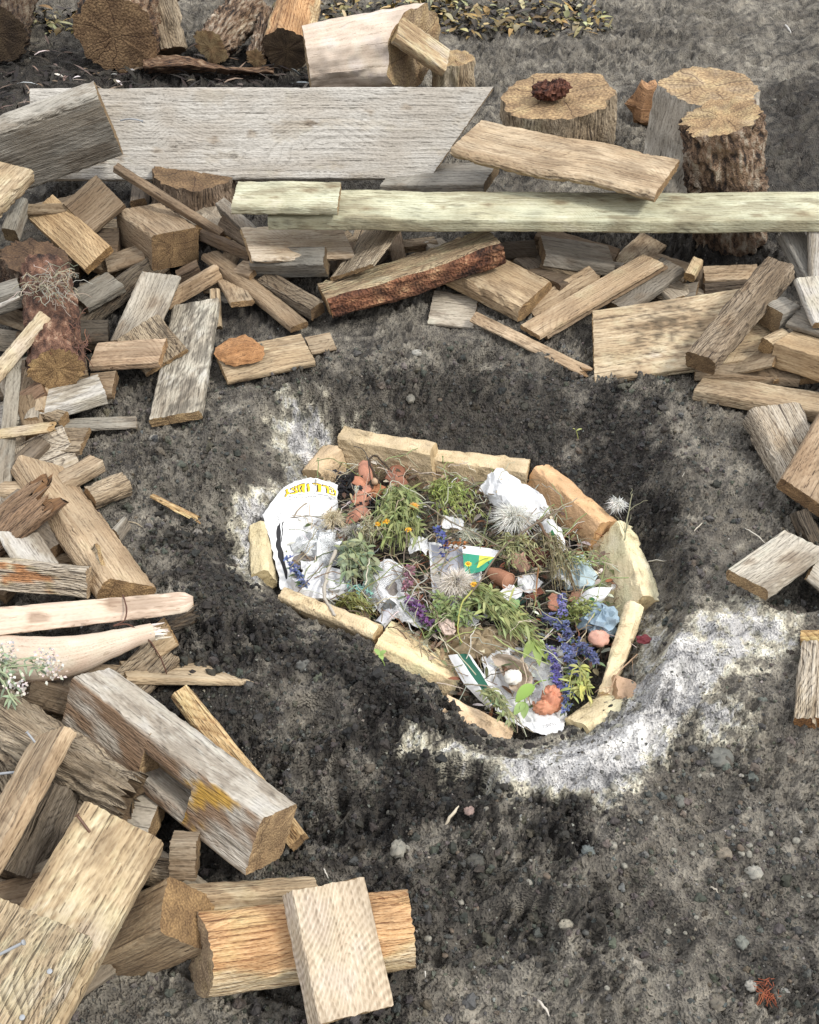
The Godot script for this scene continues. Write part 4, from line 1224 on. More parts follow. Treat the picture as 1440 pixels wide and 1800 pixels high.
		["plank", "large dusty board caked with mud beside the bark flake", Vector3(-0.5414, 0.0183, -2.2828), Vector3(-0.0203, 0.0532, -0.9984), Vector3(-0.1667, 0.9844, 0.0558), Vector3(0.9858, 0.1676, -0.0111), 0.441, 0.124, 0.024, "grey", Color(0.985, 0.952, 0.862), {"dirt": 0.7, "ch": 0.003, "k0": 0.028, "k1": 0.028}],
		["plank", "narrow ochre plank under upper end of the muddy board", Vector3(-0.5731, 0.0566, -2.5686), Vector3(0.7232, 0.1155, -0.6809), Vector3(0.6029, 0.3753, 0.7040), Vector3(0.3369, -0.9197, 0.2018), 0.173, 0.042, 0.026, "tan", Color(0.81, 0.711, 0.594), {"k0": -0.024, "k1": -0.024}],
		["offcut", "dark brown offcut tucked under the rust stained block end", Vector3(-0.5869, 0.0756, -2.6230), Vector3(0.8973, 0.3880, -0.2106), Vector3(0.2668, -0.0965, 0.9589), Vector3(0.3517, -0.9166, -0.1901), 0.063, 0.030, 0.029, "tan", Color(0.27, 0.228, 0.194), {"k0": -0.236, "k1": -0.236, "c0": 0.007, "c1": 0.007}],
		["plank", "long brown plank slanting from block down to the bare sand", Vector3(-0.4087, 0.0417, -2.5623), Vector3(-0.6818, 0.1307, -0.7198), Vector3(0.2099, 0.9775, -0.0213), Vector3(0.7008, -0.1656, -0.6939), 0.375, 0.058, 0.019, "tan", Color(0.54, 0.473, 0.391), {"k0": -0.006, "k1": -0.006}],
		["plank", "split grey brown plank beside the slanting brown plank", Vector3(-0.3093, 0.0191, -2.5564), Vector3(-0.7470, 0.0339, -0.6639), Vector3(-0.0073, 0.9982, 0.0593), Vector3(0.6648, 0.0491, -0.7454), 0.196, 0.052, 0.039, "rough", Color(0.434, 0.396, 0.349), {}],
		["offcut", "little upright offcut standing in the sand by the slanting plank", Vector3(-0.4978, 0.0246, -2.5048), Vector3(-0.1030, 0.4913, -0.8649), Vector3(-0.0495, 0.8659, 0.4977), Vector3(0.9934, 0.0941, -0.0649), 0.109, 0.025, 0.020, "tan", Color(0.952, 0.898, 0.779), {}],
		["plank", "pale board corner showing under slanting brown plank", Vector3(-0.4712, 0.0033, -2.6011), Vector3(0.9973, -0.0174, -0.0712), Vector3(0.0201, 0.9991, 0.0375), Vector3(0.0705, -0.0388, 0.9968), 0.062, 0.066, 0.010, "grey", Color(0.885, 0.843, 0.771), {}],
		["plank", "weathered board with frayed edge carrying a rusty bark flake", Vector3(-0.3534, 0.0200, -2.2894), Vector3(0.9273, -0.0197, -0.3737), Vector3(0.0515, 0.9958, 0.0753), Vector3(0.3706, -0.0891, 0.9245), 0.220, 0.118, 0.018, "tan", Color(0.927, 0.855, 0.717), {"dirt": 0.25}],
		["offcut", "small flat stick end behind the board with the bark flake", Vector3(-0.2223, 0.0103, -2.3699), Vector3(0.9477, 0.0157, -0.3186), Vector3(0.0291, 0.9904, 0.1354), Vector3(0.3177, -0.1376, 0.9382), 0.064, 0.065, 0.011, "tan", Color(0.721, 0.664, 0.575), {}],
		["plank", "splintery buff board under the split log with red bark", Vector3(-0.1014, 0.1061, -2.6682), Vector3(0.4097, 0.1281, -0.9032), Vector3(-0.4910, 0.8654, -0.1000), Vector3(0.7688, 0.4844, 0.4174), 0.231, 0.145, 0.014, "rough", Color(0.914, 0.871, 0.798), {"k0": 0.1, "k1": 0.1}],
		["plank", "broad brown beam with rounded edge lying across bare sand", Vector3(0.2080, 0.0311, -2.6106), Vector3(-0.7690, 0.0721, -0.6352), Vector3(0.0061, 0.9944, 0.1055), Vector3(0.6392, 0.0773, -0.7651), 0.302, 0.157, 0.053, "tan", Color(0.89, 0.802, 0.658), {"ch": 0.012, "k0": 0.023, "k1": 0.023}],
		["timber", "grey block with sawn yellow end under the green plank", Vector3(0.4456, 0.0380, -2.7260), Vector3(0.9857, -0.1669, 0.0228), Vector3(0.1685, 0.9787, -0.1172), Vector3(-0.0027, 0.1194, 0.9928), 0.190, 0.133, 0.036, "grey", Color(0.586, 0.554, 0.499), {"k0": 0.025, "k1": 0.025}],
		["plank", "straight tan board crossing diagonally, its top edge raised", Vector3(0.4708, 0.0619, -2.5073), Vector3(0.7996, 0.1398, -0.5840), Vector3(-0.1659, 0.9861, 0.0089), Vector3(0.5771, 0.0898, 0.8117), 0.421, 0.075, 0.014, "tan", Color(0.911, 0.816, 0.691), {"clean": 1, "ch": 0.002, "k0": 0.016, "k1": 0.016}],
		["plank", "thin tan board directly under the straight diagonal board", Vector3(0.4920, 0.0462, -2.5251), Vector3(0.8009, 0.1346, -0.5835), Vector3(-0.1827, 0.9829, -0.0241), Vector3(0.5702, 0.1259, 0.8118), 0.415, 0.070, 0.010, "tan", Color(0.57, 0.492, 0.413), {"k0": 0.012, "k1": 0.012}],
		["lath", "long thin board with a ragged torn end lying on sand", Vector3(0.2959, 0.0200, -2.3586), Vector3(0.7749, -0.0428, 0.6307), Vector3(-0.1678, 0.9480, 0.2705), Vector3(-0.6095, -0.3154, 0.7274), 0.339, 0.034, 0.011, "tan", Color(0.916, 0.82, 0.707), {"fray1": 0.02}],
		["plank", "flat beige board under the broad brown beam", Vector3(0.1148, 0.0033, -2.5337), Vector3(0.9898, -0.0243, 0.1403), Vector3(0.0174, 0.9986, 0.0504), Vector3(-0.1413, -0.0474, 0.9888), 0.118, 0.142, 0.012, "grey", Color(0.906, 0.843, 0.749), {}],
		["plank", "buff board hidden between brown beam and diagonal board", Vector3(0.4014, 0.0283, -2.5696), Vector3(0.8270, 0.2181, -0.5181), Vector3(-0.0374, 0.9410, 0.3364), Vector3(0.5609, -0.2589, 0.7864), 0.214, 0.062, 0.020, "tan", Color(0.686, 0.603, 0.494), {"k0": -0.015, "k1": -0.015}],
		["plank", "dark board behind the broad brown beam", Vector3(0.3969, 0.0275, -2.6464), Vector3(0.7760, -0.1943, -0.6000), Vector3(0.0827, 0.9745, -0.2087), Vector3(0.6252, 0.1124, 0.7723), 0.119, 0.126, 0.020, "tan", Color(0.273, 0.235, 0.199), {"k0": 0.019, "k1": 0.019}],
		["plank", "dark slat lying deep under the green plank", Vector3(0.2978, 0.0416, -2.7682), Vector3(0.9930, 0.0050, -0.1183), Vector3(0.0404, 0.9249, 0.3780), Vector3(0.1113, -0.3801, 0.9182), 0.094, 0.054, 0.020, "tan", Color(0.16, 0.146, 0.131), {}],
		["plank", "grey brown plank behind the straight diagonal board", Vector3(0.6159, 0.0368, -2.5791), Vector3(-0.7258, -0.1295, 0.6756), Vector3(-0.0406, 0.9885, 0.1459), Vector3(-0.6867, 0.0784, -0.7227), 0.229, 0.078, 0.026, "grey", Color(0.515, 0.484, 0.437), {}],
		["plank", "pale board tip under the grey brown plank", Vector3(0.7185, 0.0207, -2.5776), Vector3(0.8915, 0.3658, 0.2671), Vector3(-0.3718, 0.9278, -0.0299), Vector3(-0.2588, -0.0727, 0.9632), 0.088, 0.066, 0.020, "grey", Color(0.579, 0.542, 0.483), {"k0": -0.048, "k1": -0.048}],
		["stick", "short square stick with chewed yellow end beside large flat board", Vector3(0.7400, 0.0821, -2.5949), Vector3(0.4815, 0.3741, -0.7926), Vector3(-0.1615, 0.9267, 0.3392), Vector3(0.8615, -0.0353, 0.5066), 0.055, 0.029, 0.030, "tan", Color(0.939, 0.846, 0.667), {}],
		["plank", "light plank lying behind the large flat board", Vector3(0.8416, 0.0637, -2.6110), Vector3(0.9995, 0.0323, -0.0067), Vector3(-0.0271, 0.9183, 0.3949), Vector3(0.0189, -0.3945, 0.9187), 0.140, 0.050, 0.017, "tan", Color(0.839, 0.763, 0.662), {"k0": -0.005, "k1": -0.005}],
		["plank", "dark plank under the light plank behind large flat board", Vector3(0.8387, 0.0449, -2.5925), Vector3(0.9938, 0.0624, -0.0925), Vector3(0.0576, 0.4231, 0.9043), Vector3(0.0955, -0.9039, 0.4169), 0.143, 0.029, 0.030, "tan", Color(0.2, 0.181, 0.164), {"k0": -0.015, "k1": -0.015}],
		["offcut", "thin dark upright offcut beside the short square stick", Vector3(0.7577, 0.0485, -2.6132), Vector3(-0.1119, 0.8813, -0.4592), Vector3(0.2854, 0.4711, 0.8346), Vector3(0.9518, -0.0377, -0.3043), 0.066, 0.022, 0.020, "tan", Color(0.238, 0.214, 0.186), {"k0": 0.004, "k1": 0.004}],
		["plank", "large flat square board stained with grey mould", Vector3(0.6539, 0.0327, -2.3620), Vector3(0.9880, 0.0950, -0.1217), Vector3(-0.0675, 0.9748, 0.2128), Vector3(0.1389, -0.2020, 0.9695), 0.450, 0.233, 0.025, "tan", Color(1.01, 0.944, 0.81), {"mould": 1, "ch": 0.003, "k0": -0.211, "k1": -0.211, "c0": 0.049, "c1": 0.049}],
		["timber", "old cracked beam leaning across the large flat board", Vector3(0.8090, 0.0951, -2.3454), Vector3(0.6294, 0.2277, -0.7430), Vector3(-0.2154, 0.9698, 0.1147), Vector3(0.7466, 0.0878, 0.6594), 0.377, 0.078, 0.050, "rough", Color(0.565, 0.513, 0.456), {"ch": 0.006, "kn": 2, "k0": 0.006, "k1": 0.006}],
		["timber", "grey block with rust stain on its side beside the cracked beam", Vector3(0.9015, 0.0784, -2.3587), Vector3(0.8109, -0.0658, -0.5815), Vector3(0.0507, 0.9978, -0.0422), Vector3(0.5830, 0.0047, 0.8125), 0.067, 0.062, 0.058, "grey", Color(0.616, 0.605, 0.574), {}],
		["plank", "pale board tilted up beside the rust stained grey block", Vector3(0.9878, 0.1558, -2.3354), Vector3(-0.1266, 0.2544, -0.9588), Vector3(-0.0297, 0.9652, 0.2600), Vector3(0.9915, 0.0614, -0.1147), 0.144, 0.094, 0.019, "grey", Color(1.05, 1.02, 0.935), {}],
		["plank", "grey plank under the pale tilted board", Vector3(0.9793, 0.1130, -2.2980), Vector3(0.7825, 0.0745, 0.6182), Vector3(-0.0910, 0.9958, -0.0049), Vector3(-0.6160, -0.0524, 0.7860), 0.122, 0.086, 0.016, "grey", Color(0.48, 0.46, 0.424), {"k0": -0.013, "k1": -0.013}],
		["timber", "yellow brown squared beam beside the cracked buff block", Vector3(0.9648, 0.0540, -2.2056), Vector3(0.7447, 0.1169, 0.6571), Vector3(-0.0231, 0.9885, -0.1497), Vector3(-0.6670, 0.0963, 0.7388), 0.180, 0.108, 0.063, "tan", Color(0.829, 0.72, 0.554), {"clean": 1, "k0": -0.05, "k1": -0.05, "c0": 0.005, "c1": 0.005}],
		["offcut", "cracked buff block end touching the yellow brown beam", Vector3(0.8773, 0.0635, -2.2791), Vector3(0.7982, -0.0107, -0.6022), Vector3(0.0718, 0.9944, 0.0774), Vector3(0.5980, -0.1050, 0.7945), 0.069, 0.037, 0.039, "tan", Color(0.835, 0.77, 0.638), {}],
		["plank", "light plank on the sand under end of the cracked beam", Vector3(0.8279, 0.0037, -2.1420), Vector3(0.9099, 0.0846, 0.4062), Vector3(-0.0323, 0.9905, -0.1339), Vector3(-0.4136, 0.1087, 0.9039), 0.299, 0.097, 0.031, "tan", Color(0.903, 0.846, 0.736), {"k0": -0.11, "k1": -0.11, "c0": 0.011, "c1": 0.011}],
		["plank", "thin board between flat square board and the light plank", Vector3(0.8308, 0.0447, -2.2466), Vector3(0.8086, 0.4874, 0.3296), Vector3(-0.4334, 0.8722, -0.2266), Vector3(-0.3980, 0.0404, 0.9165), 0.106, 0.093, 0.011, "tan", Color(0.592, 0.539, 0.457), {"k0": -0.069, "k1": -0.069, "c0": 0.006, "c1": 0.006}],
		["offcut", "bleached block with deep grain and a broken knot", Vector3(0.8458, -0.0079, -1.9544), Vector3(0.2225, -0.2103, 0.9520), Vector3(0.0671, 0.9774, 0.2003), Vector3(-0.9726, 0.0193, 0.2316), 0.214, 0.126, 0.061, "rough", Color(1.22, 1.19, 1.14), {"ch": 0.008, "kn": 2, "k0": -0.006, "k1": -0.006}],
		["timber", "wide brown beam with orange edge leaning on the bleached block", Vector3(0.9145, 0.0519, -1.8715), Vector3(0.5358, 0.0340, -0.8436), Vector3(0.2173, 0.9600, 0.1767), Vector3(0.8159, -0.2780, 0.5070), 0.328, 0.158, 0.031, "tan", Color(0.62, 0.529, 0.439), {"ch": 0.004, "k0": -0.073, "k1": -0.073}],
		["offcut", "dark gnarled root piece under the wide brown beam", Vector3(0.8183, 0.0050, -1.7121), Vector3(0.3780, -0.6040, 0.7016), Vector3(0.3604, 0.7941, 0.4894), Vector3(-0.8527, 0.0679, 0.5179), 0.074, 0.038, 0.030, "rough", Color(0.212, 0.197, 0.179), {}],
		["plank", "short pale board propped up above a dark hollow", Vector3(0.7194, 0.0395, -1.5609), Vector3(0.7788, 0.0068, -0.6272), Vector3(-0.1236, 0.9820, -0.1428), Vector3(0.6150, 0.1888, 0.7656), 0.175, 0.097, 0.026, "grey", Color(0.981, 0.939, 0.858), {"kn": 2}],
		["plank", "pale stick end crossing behind the short propped board", Vector3(0.8395, 0.0155, -1.5442), Vector3(0.7349, -0.3957, 0.5508), Vector3(0.4081, 0.9067, 0.1070), Vector3(-0.5417, 0.1462, 0.8278), 0.111, 0.117, 0.012, "grey", Color(0.937, 0.898, 0.824), {"k0": 0.041, "k1": 0.041, "c0": -0.005, "c1": -0.005}],
		["plank", "grey plank standing under the green plank beside barked stump", Vector3(1.0209, 0.0945, -2.6355), Vector3(0.3689, -0.4892, 0.7903), Vector3(0.3145, 0.8658, 0.3891), Vector3(-0.8746, 0.1050, 0.4733), 0.144, 0.072, 0.030, "grey", Color(0.512, 0.512, 0.503), {"k0": -0.023, "k1": -0.023}],
		["plank", "white board end standing under the long green plank", Vector3(1.0615, 0.1262, -2.6044), Vector3(-0.0157, 0.7610, -0.6486), Vector3(0.0712, 0.6479, 0.7584), Vector3(0.9973, -0.0342, -0.0643), 0.127, 0.069, 0.020, "grey", Color(1.22, 1.21, 1.16), {"k0": -0.004, "k1": -0.004}],
		["lath", "pale pointed stick lying across the red barked log", Vector3(-0.9091, 0.1392, -2.1250), Vector3(0.4592, 0.2757, -0.8444), Vector3(0.4662, 0.7344, 0.4933), Vector3(0.7561, -0.6202, 0.2087), 0.259, 0.035, 0.036, "tan", Color(1.13, 1.06, 0.907), {"ch": 0.006, "k0": -0.018, "k1": -0.018}],
		["lath", "tall narrow grey lath leaning upright beside the tan beam", Vector3(-0.8800, 0.0875, -1.9543), Vector3(-0.1306, 0.2094, -0.9691), Vector3(0.5876, 0.8036, 0.0944), Vector3(0.7986, -0.5571, -0.2280), 0.427, 0.036, 0.009, "grey", Color(0.597, 0.576, 0.525), {"k0": -0.01, "k1": -0.01}],
		["plank", "pale board with bold ring pattern on its edge below the red barked log", Vector3(-0.8341, 0.0330, -2.0742), Vector3(-0.8990, -0.0255, 0.4372), Vector3(-0.0033, 0.9987, 0.0513), Vector3(-0.4380, 0.0446, -0.8979), 0.266, 0.080, 0.033, "grey", Color(1.07, 1.05, 0.977), {"ch": 0.003, "k0": -0.02, "k1": -0.02}],
		["offcut", "brown block end behind the ring patterned board", Vector3(-0.7203, 0.0312, -2.1584), Vector3(0.9930, 0.1159, -0.0217), Vector3(-0.1138, 0.9902, 0.0810), Vector3(0.0308, -0.0780, 0.9965), 0.062, 0.081, 0.023, "tan", Color(0.524, 0.463, 0.391), {"k0": -0.005, "k1": -0.005}],
		["plank", "reddish stick under cut face of the red barked log", Vector3(-0.8632, 0.0579, -2.0976), Vector3(0.8442, 0.4229, -0.3293), Vector3(-0.3479, 0.8998, 0.2633), Vector3(0.4077, -0.1077, 0.9068), 0.063, 0.053, 0.016, "tan", Color(0.543, 0.426, 0.365), {"k0": -0.009, "k1": -0.009}],
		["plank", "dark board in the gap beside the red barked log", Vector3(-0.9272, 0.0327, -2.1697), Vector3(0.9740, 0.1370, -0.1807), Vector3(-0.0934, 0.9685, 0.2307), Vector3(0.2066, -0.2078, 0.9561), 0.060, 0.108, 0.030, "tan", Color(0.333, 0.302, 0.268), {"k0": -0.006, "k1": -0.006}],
		["lath", "rounded grey stick lying flat on sand beside ring patterned board", Vector3(-0.7097, 0.0121, -2.0470), Vector3(0.9759, -0.0956, -0.1960), Vector3(0.0961, 0.9953, -0.0069), Vector3(0.1957, -0.0121, 0.9806), 0.161, 0.044, 0.010, "grey", Color(0.572, 0.551, 0.502), {"k0": 0.019, "k1": 0.019}],
		["lath", "short snapped pale stick pointing to the rounded grey stick", Vector3(-0.8453, 0.0868, -1.9281), Vector3(0.9615, -0.0315, -0.2731), Vector3(0.0424, 0.9985, 0.0343), Vector3(0.2716, -0.0445, 0.9614), 0.133, 0.032, 0.009, "tan", Color(1.06, 0.98, 0.802), {"fray1": 0.01, "k0": -0.022, "k1": -0.022}],
		["plank", "white furrowed slab behind upper end of the long tan beam", Vector3(-0.7972, 0.0279, -1.9012), Vector3(-0.8650, -0.1190, 0.4875), Vector3(0.0396, 0.9523, 0.3026), Vector3(-0.5003, 0.2810, -0.8190), 0.131, 0.126, 0.013, "rough", Color(1.22, 1.19, 1.14), {"k0": -0.034, "k1": -0.034, "c0": 0.004, "c1": 0.004}],
		["timber", "long smooth tan beam slanting down beside the sand slope", Vector3(-0.6814, 0.0352, -1.6553), Vector3(-0.5643, -0.0547, -0.8237), Vector3(0.5073, 0.7642, -0.3983), Vector3(0.6513, -0.6427, -0.4035), 0.468, 0.116, 0.050, "tan", Color(0.863, 0.771, 0.645), {"ch": 0.006, "clean": 1, "k0": -0.031, "k1": -0.031}],
		["offcut", "split half round log end jutting out under the tan beam", Vector3(-0.6471, 0.0056, -1.8071), Vector3(0.7566, -0.0780, -0.6492), Vector3(0.2253, 0.9632, 0.1468), Vector3(0.6139, -0.2574, 0.7463), 0.086, 0.052, 0.047, "rough", Color(0.847, 0.776, 0.68), {"ch": 0.01}],
		["offcut", "small grey wood chip beside the tan beam", Vector3(-0.5967, 0.0271, -1.6873), Vector3(0.2710, -0.1374, -0.9527), Vector3(0.9208, 0.3254, 0.2150), Vector3(0.2804, -0.9355, 0.2147), 0.048, 0.032, 0.011, "grey", Color(0.52, 0.505, 0.467), {"k0": -0.015, "k1": -0.015}],
		["offcut", "splintered brown and orange piece lying over the tan beam", Vector3(-0.7848, 0.0966, -1.6189), Vector3(0.7372, 0.3279, -0.5907), Vector3(-0.1807, 0.9382, 0.2953), Vector3(0.6510, -0.1109, 0.7509), 0.163, 0.092, 0.023, "rough", Color(0.522, 0.396, 0.31), {"fray1": 0.03, "k0": -0.103, "k1": -0.103, "c0": 0.009, "c1": 0.009}],
		["offcut", "pale angular board corner under the splintered brown piece", Vector3(-0.7382, 0.0926, -1.5556), Vector3(-0.5768, 0.0335, -0.8162), Vector3(0.4252, 0.8655, -0.2649), Vector3(0.6975, -0.4998, -0.5134), 0.098, 0.089, 0.010, "grey", Color(1.06, 1.04, 0.98), {"k0": -0.067, "k1": -0.067, "c0": 0.006, "c1": 0.006}],
		["offcut", "splintery straw coloured offcut against the tan beam", Vector3(-0.5987, 0.0902, -1.5134), Vector3(0.6756, 0.7043, -0.2180), Vector3(-0.6234, 0.7035, 0.3413), Vector3(0.3937, -0.0947, 0.9143), 0.056, 0.082, 0.013, "rough", Color(1.08, 1.02, 0.872), {"k0": -0.038, "k1": -0.038}],
		["plank", "whitewashed board with rust orange stain and deep grain", Vector3(-0.7107, 0.1011, -1.4888), Vector3(-0.9952, 0.0214, -0.0950), Vector3(-0.0732, 0.4793, 0.8746), Vector3(0.0642, 0.8774, -0.4755), 0.229, 0.060, 0.030, "rough", Color(1.72, 1.73, 1.6), {"rust": 0.68, "k0": 0.011, "k1": 0.011}],
		["plank", "pale pink driftwood plank with a knot and rounded tip", Vector3(-0.5812, 0.1231, -1.3663), Vector3(0.9657, -0.1087, -0.2359), Vector3(0.1314, 0.9879, 0.0826), Vector3(0.2240, -0.1107, 0.9683), 0.380, 0.063, 0.015, "smooth", Color(0.97, 0.886, 0.801), {"dirt": 0.1, "taper": 0.75, "ch": 0.006, "kn": 2, "k0": 0.018, "k1": 0.018}],
		["offcut", "small sawn offcut beyond broken tip of the driftwood branch", Vector3(-0.4507, 0.0515, -1.3723), Vector3(0.8029, 0.4288, -0.4142), Vector3(-0.2976, 0.8903, 0.3446), Vector3(0.5165, -0.1534, 0.8424), 0.040, 0.065, 0.014, "tan", Color(0.933, 0.828, 0.662), {"k0": -0.018, "k1": -0.018}],
		["offcut", "dark charred splinter behind the small sawn offcut", Vector3(-0.4410, 0.0286, -1.4315), Vector3(0.7469, -0.0931, -0.6583), Vector3(0.5587, 0.6247, 0.5455), Vector3(0.3604, -0.7753, 0.5186), 0.056, 0.028, 0.020, "rough", Color(0.164, 0.152, 0.14), {"fray1": 0.02, "k0": -0.014, "k1": -0.014}],
		["lath", "straight lath with pointed end half buried in black soil", Vector3(-0.3905, 0.0083, -1.3175), Vector3(0.9407, -0.2746, -0.1991), Vector3(0.1498, 0.8631, -0.4824), Vector3(0.3043, 0.4239, 0.8530), 0.254, 0.084, 0.014, "tan", Color(0.868, 0.802, 0.678), {"clean": 1, "k0": 0.092, "k1": -0.458, "c0": -0.008, "c1": 0.039}],
		["plank", "orange freshly split slab behind the mortised beam", Vector3(-0.2833, 0.0373, -1.1021), Vector3(0.6249, -0.0530, 0.7789), Vector3(-0.2343, 0.9390, 0.2518), Vector3(-0.7447, -0.3398, 0.5744), 0.358, 0.035, 0.030, "orange", Color(0.953, 0.86, 0.711), {}],
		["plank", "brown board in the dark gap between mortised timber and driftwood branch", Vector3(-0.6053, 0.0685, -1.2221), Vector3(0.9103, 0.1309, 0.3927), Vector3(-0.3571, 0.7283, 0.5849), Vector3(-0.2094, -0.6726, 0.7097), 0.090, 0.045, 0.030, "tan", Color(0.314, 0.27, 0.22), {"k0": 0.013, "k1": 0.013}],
		["plank", "weathered plank with streaked splintery edge and two nails", Vector3(-0.5829, 0.1568, -0.9386), Vector3(-0.2742, -0.0994, 0.9565), Vector3(-0.5786, 0.8115, -0.0815), Vector3(-0.7681, -0.5758, -0.2800), 0.267, 0.087, 0.026, "tan", Color(0.82, 0.732, 0.613), {"ch": 0.004, "dirt": 0.2, "k0": 0.128, "k1": 0.128}],
		["plank", "wide buff plank with a rusty nail and sawn curved end", Vector3(-0.4724, 0.1566, -0.7570), Vector3(-0.3060, 0.0290, 0.9516), Vector3(0.2458, 0.9681, 0.0496), Vector3(-0.9197, 0.2491, -0.3034), 0.300, 0.131, 0.045, "tan", Color(1.06, 0.987, 0.804), {"ch": 0.005, "k0": -0.077, "k1": -0.077}],
		["plank", "ribbed plank with raised grain, two nail heads and a nail", Vector3(-0.5135, 0.2144, -0.6588), Vector3(-0.3127, -0.0291, 0.9494), Vector3(0.0745, 0.9957, 0.0551), Vector3(-0.9469, 0.0880, -0.3092), 0.151, 0.155, 0.026, "rough", Color(1.13, 1.04, 0.86), {"ch": 0.003, "k0": -0.046, "k1": -0.046}],
		["timber", "square beam lying on its edge with diamond shaped sawn end", Vector3(-0.3556, 0.0154, -0.8042), Vector3(-0.7511, -0.6602, 0.0023), Vector3(-0.6597, 0.7507, 0.0345), Vector3(-0.0245, 0.0244, -0.9994), 0.177, 0.082, 0.093, "tan", Color(0.68, 0.597, 0.474), {"ch": 0.004, "k0": -0.043, "k1": -0.043}],
		["offcut", "grey block standing behind the diamond ended beam", Vector3(-0.3417, 0.0750, -0.9278), Vector3(0.9988, -0.0481, -0.0029), Vector3(0.0307, 0.5905, 0.8065), Vector3(-0.0371, -0.8056, 0.5912), 0.039, 0.061, 0.050, "tan", Color(0.588, 0.556, 0.506), {}],
		["plank", "knotty plank lying behind the yellow split log", Vector3(-0.2459, 0.0417, -0.8467), Vector3(0.9687, -0.1814, -0.1694), Vector3(0.0489, 0.8086, -0.5863), Vector3(0.2434, 0.5597, 0.7921), 0.206, 0.041, 0.037, "tan", Color(0.942, 0.882, 0.753), {"kn": 2, "k0": 0.054, "k1": 0.054}],
		["plank", "grey sawn board with wavy saw marks lying on the yellow split log", Vector3(-0.1111, 0.0978, -0.7535), Vector3(-0.2559, 0.3963, -0.8818), Vector3(0.4749, 0.8460, 0.2424), Vector3(0.8420, -0.3567, -0.4046), 0.175, 0.117, 0.040, "saw", Color(1, 0.97, 0.899), {"ch": 0.002, "clean": 1, "k0": -0.027, "k1": -0.027}],
		["offcut", "orange splinter stick lying alone on dark sand", Vector3(-0.4992, 0.0050, -1.7726), Vector3(0.8402, -0.0157, 0.5420), Vector3(0.0464, 0.9980, -0.0429), Vector3(-0.5402, 0.0612, 0.8393), 0.130, 0.014, 0.008, "orange", Color(0.969, 0.855, 0.677), {"fray1": 0.01}],
	]
	var by := {}
	var i := 0
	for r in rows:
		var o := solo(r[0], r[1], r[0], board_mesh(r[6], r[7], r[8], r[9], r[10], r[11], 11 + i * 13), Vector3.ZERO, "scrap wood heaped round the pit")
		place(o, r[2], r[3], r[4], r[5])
		by[i] = o
		i += 1
	var steel := Color(0.32, 0.33, 0.34)
	var rusty := Color(0.11, 0.055, 0.035)
	nail(by[1], Vector3(-0.7766, 0.3341, -2.9533), Vector3(0.7500, 0.3500, 0.3000), 0.075, 0.0022, steel, 0.020)
	nail(by[93], Vector3(-0.4571, 0.2056, -0.8774), Vector3(-0.5500, 0.6000, -0.5000), 0.030, 0.0022, rusty, 0.000)
	nail(by[94], Vector3(-0.4570, 0.2358, -0.6587), Vector3(0.0745, 0.9957, 0.0551), 0.002, 0.0020, steel, 0.000)
	nail(by[94], Vector3(-0.4778, 0.2342, -0.6013), Vector3(0.0745, 0.9957, 0.0551), 0.002, 0.0020, steel, 0.000)
	nail(by[94], Vector3(-0.5276, 0.2421, -0.6774), Vector3(1.0000, 0.5000, -0.2500), 0.040, 0.0022, steel, 0.000)
	nail(by[92], Vector3(-0.6392, 0.1405, -1.0200), Vector3(1.0000, 0.3000, 0.1000), 0.045, 0.0022, steel, 0.000)
	nail(by[92], Vector3(-0.5840, 0.1765, -1.0531), Vector3(-0.6000, 0.6000, -0.5000), 0.020, 0.0018, steel, 0.000)
	# mortised beam: a body round a rectangular pocket, built from four lengths of timber
	var beam := thing("mortised_timber", "big weathered square timber with a mortise slot and yellow paint marks", "timber", Vector3(-0.3948, 0.0595, -1.0412), "scrap wood heaped round the pit")
	place(beam, Vector3(-0.3948, 0.0595, -1.0412), Vector3(-0.7721, -0.0421, -0.6341), Vector3(0.2896, 0.8649, -0.4101), Vector3(0.5657, -0.5002, -0.6556))
	var bt := Color(0.98, 0.95, 0.9)
	var BL := 0.4420
	var BWD := 0.0846
	var BT := 0.1026
	var pieces := [[0.0, 0.31, 0.0, 1.0], [0.31, 0.57, 0.0, 0.36], [0.31, 0.57, 0.76, 1.0], [0.57, 1.0, 0.0, 1.0]]
	for p in pieces:
		var l: float = (p[1] - p[0]) * BL + 0.001
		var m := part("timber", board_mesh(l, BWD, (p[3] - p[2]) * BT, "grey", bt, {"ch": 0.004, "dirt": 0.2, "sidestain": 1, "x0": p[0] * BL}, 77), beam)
		m.position = Vector3(-BL * 0.5 + (p[0] + p[1]) * 0.5 * BL, BT * (1.0 - p[3]), 0)
	part("mortise_back", board_mesh(0.27 * BL, BWD * 0.4, BT * 0.4, "tan", Color(0.55, 0.45, 0.34), {}, 91), beam).position = Vector3(-BL * 0.06, BT * 0.24, -1 * BWD * -0.22)
	# white slatted crate end at the right
	var slat := thing("crate_panel", "white painted crate panel of two slats with sawn brown ends", "crate panel", Vector3(0.6864, 0.0000, -1.2218))
	for k in 2:
		var r = slat_rows[k]
		var m := part("slat", board_mesh(r[4], r[5], 0.03, "rough", Color(1.4, 1.38, 1.3), {"endtint": Color(0.75, 0.5, 0.28), "dirt": 0.1}, 201 + k), slat)
		m.transform = Transform3D(Basis(r[1], r[2], r[3]), r[0] - slat.position)
	var cb = slat_rows[2]
	var cm := part("cross_bar", board_mesh(cb[4], cb[5], 0.02, "orange", Color(1.15, 0.95, 0.7), {}, 211), slat)
	cm.transform = Transform3D(Basis(cb[1], cb[2], cb[3]), cb[0] - slat.position)
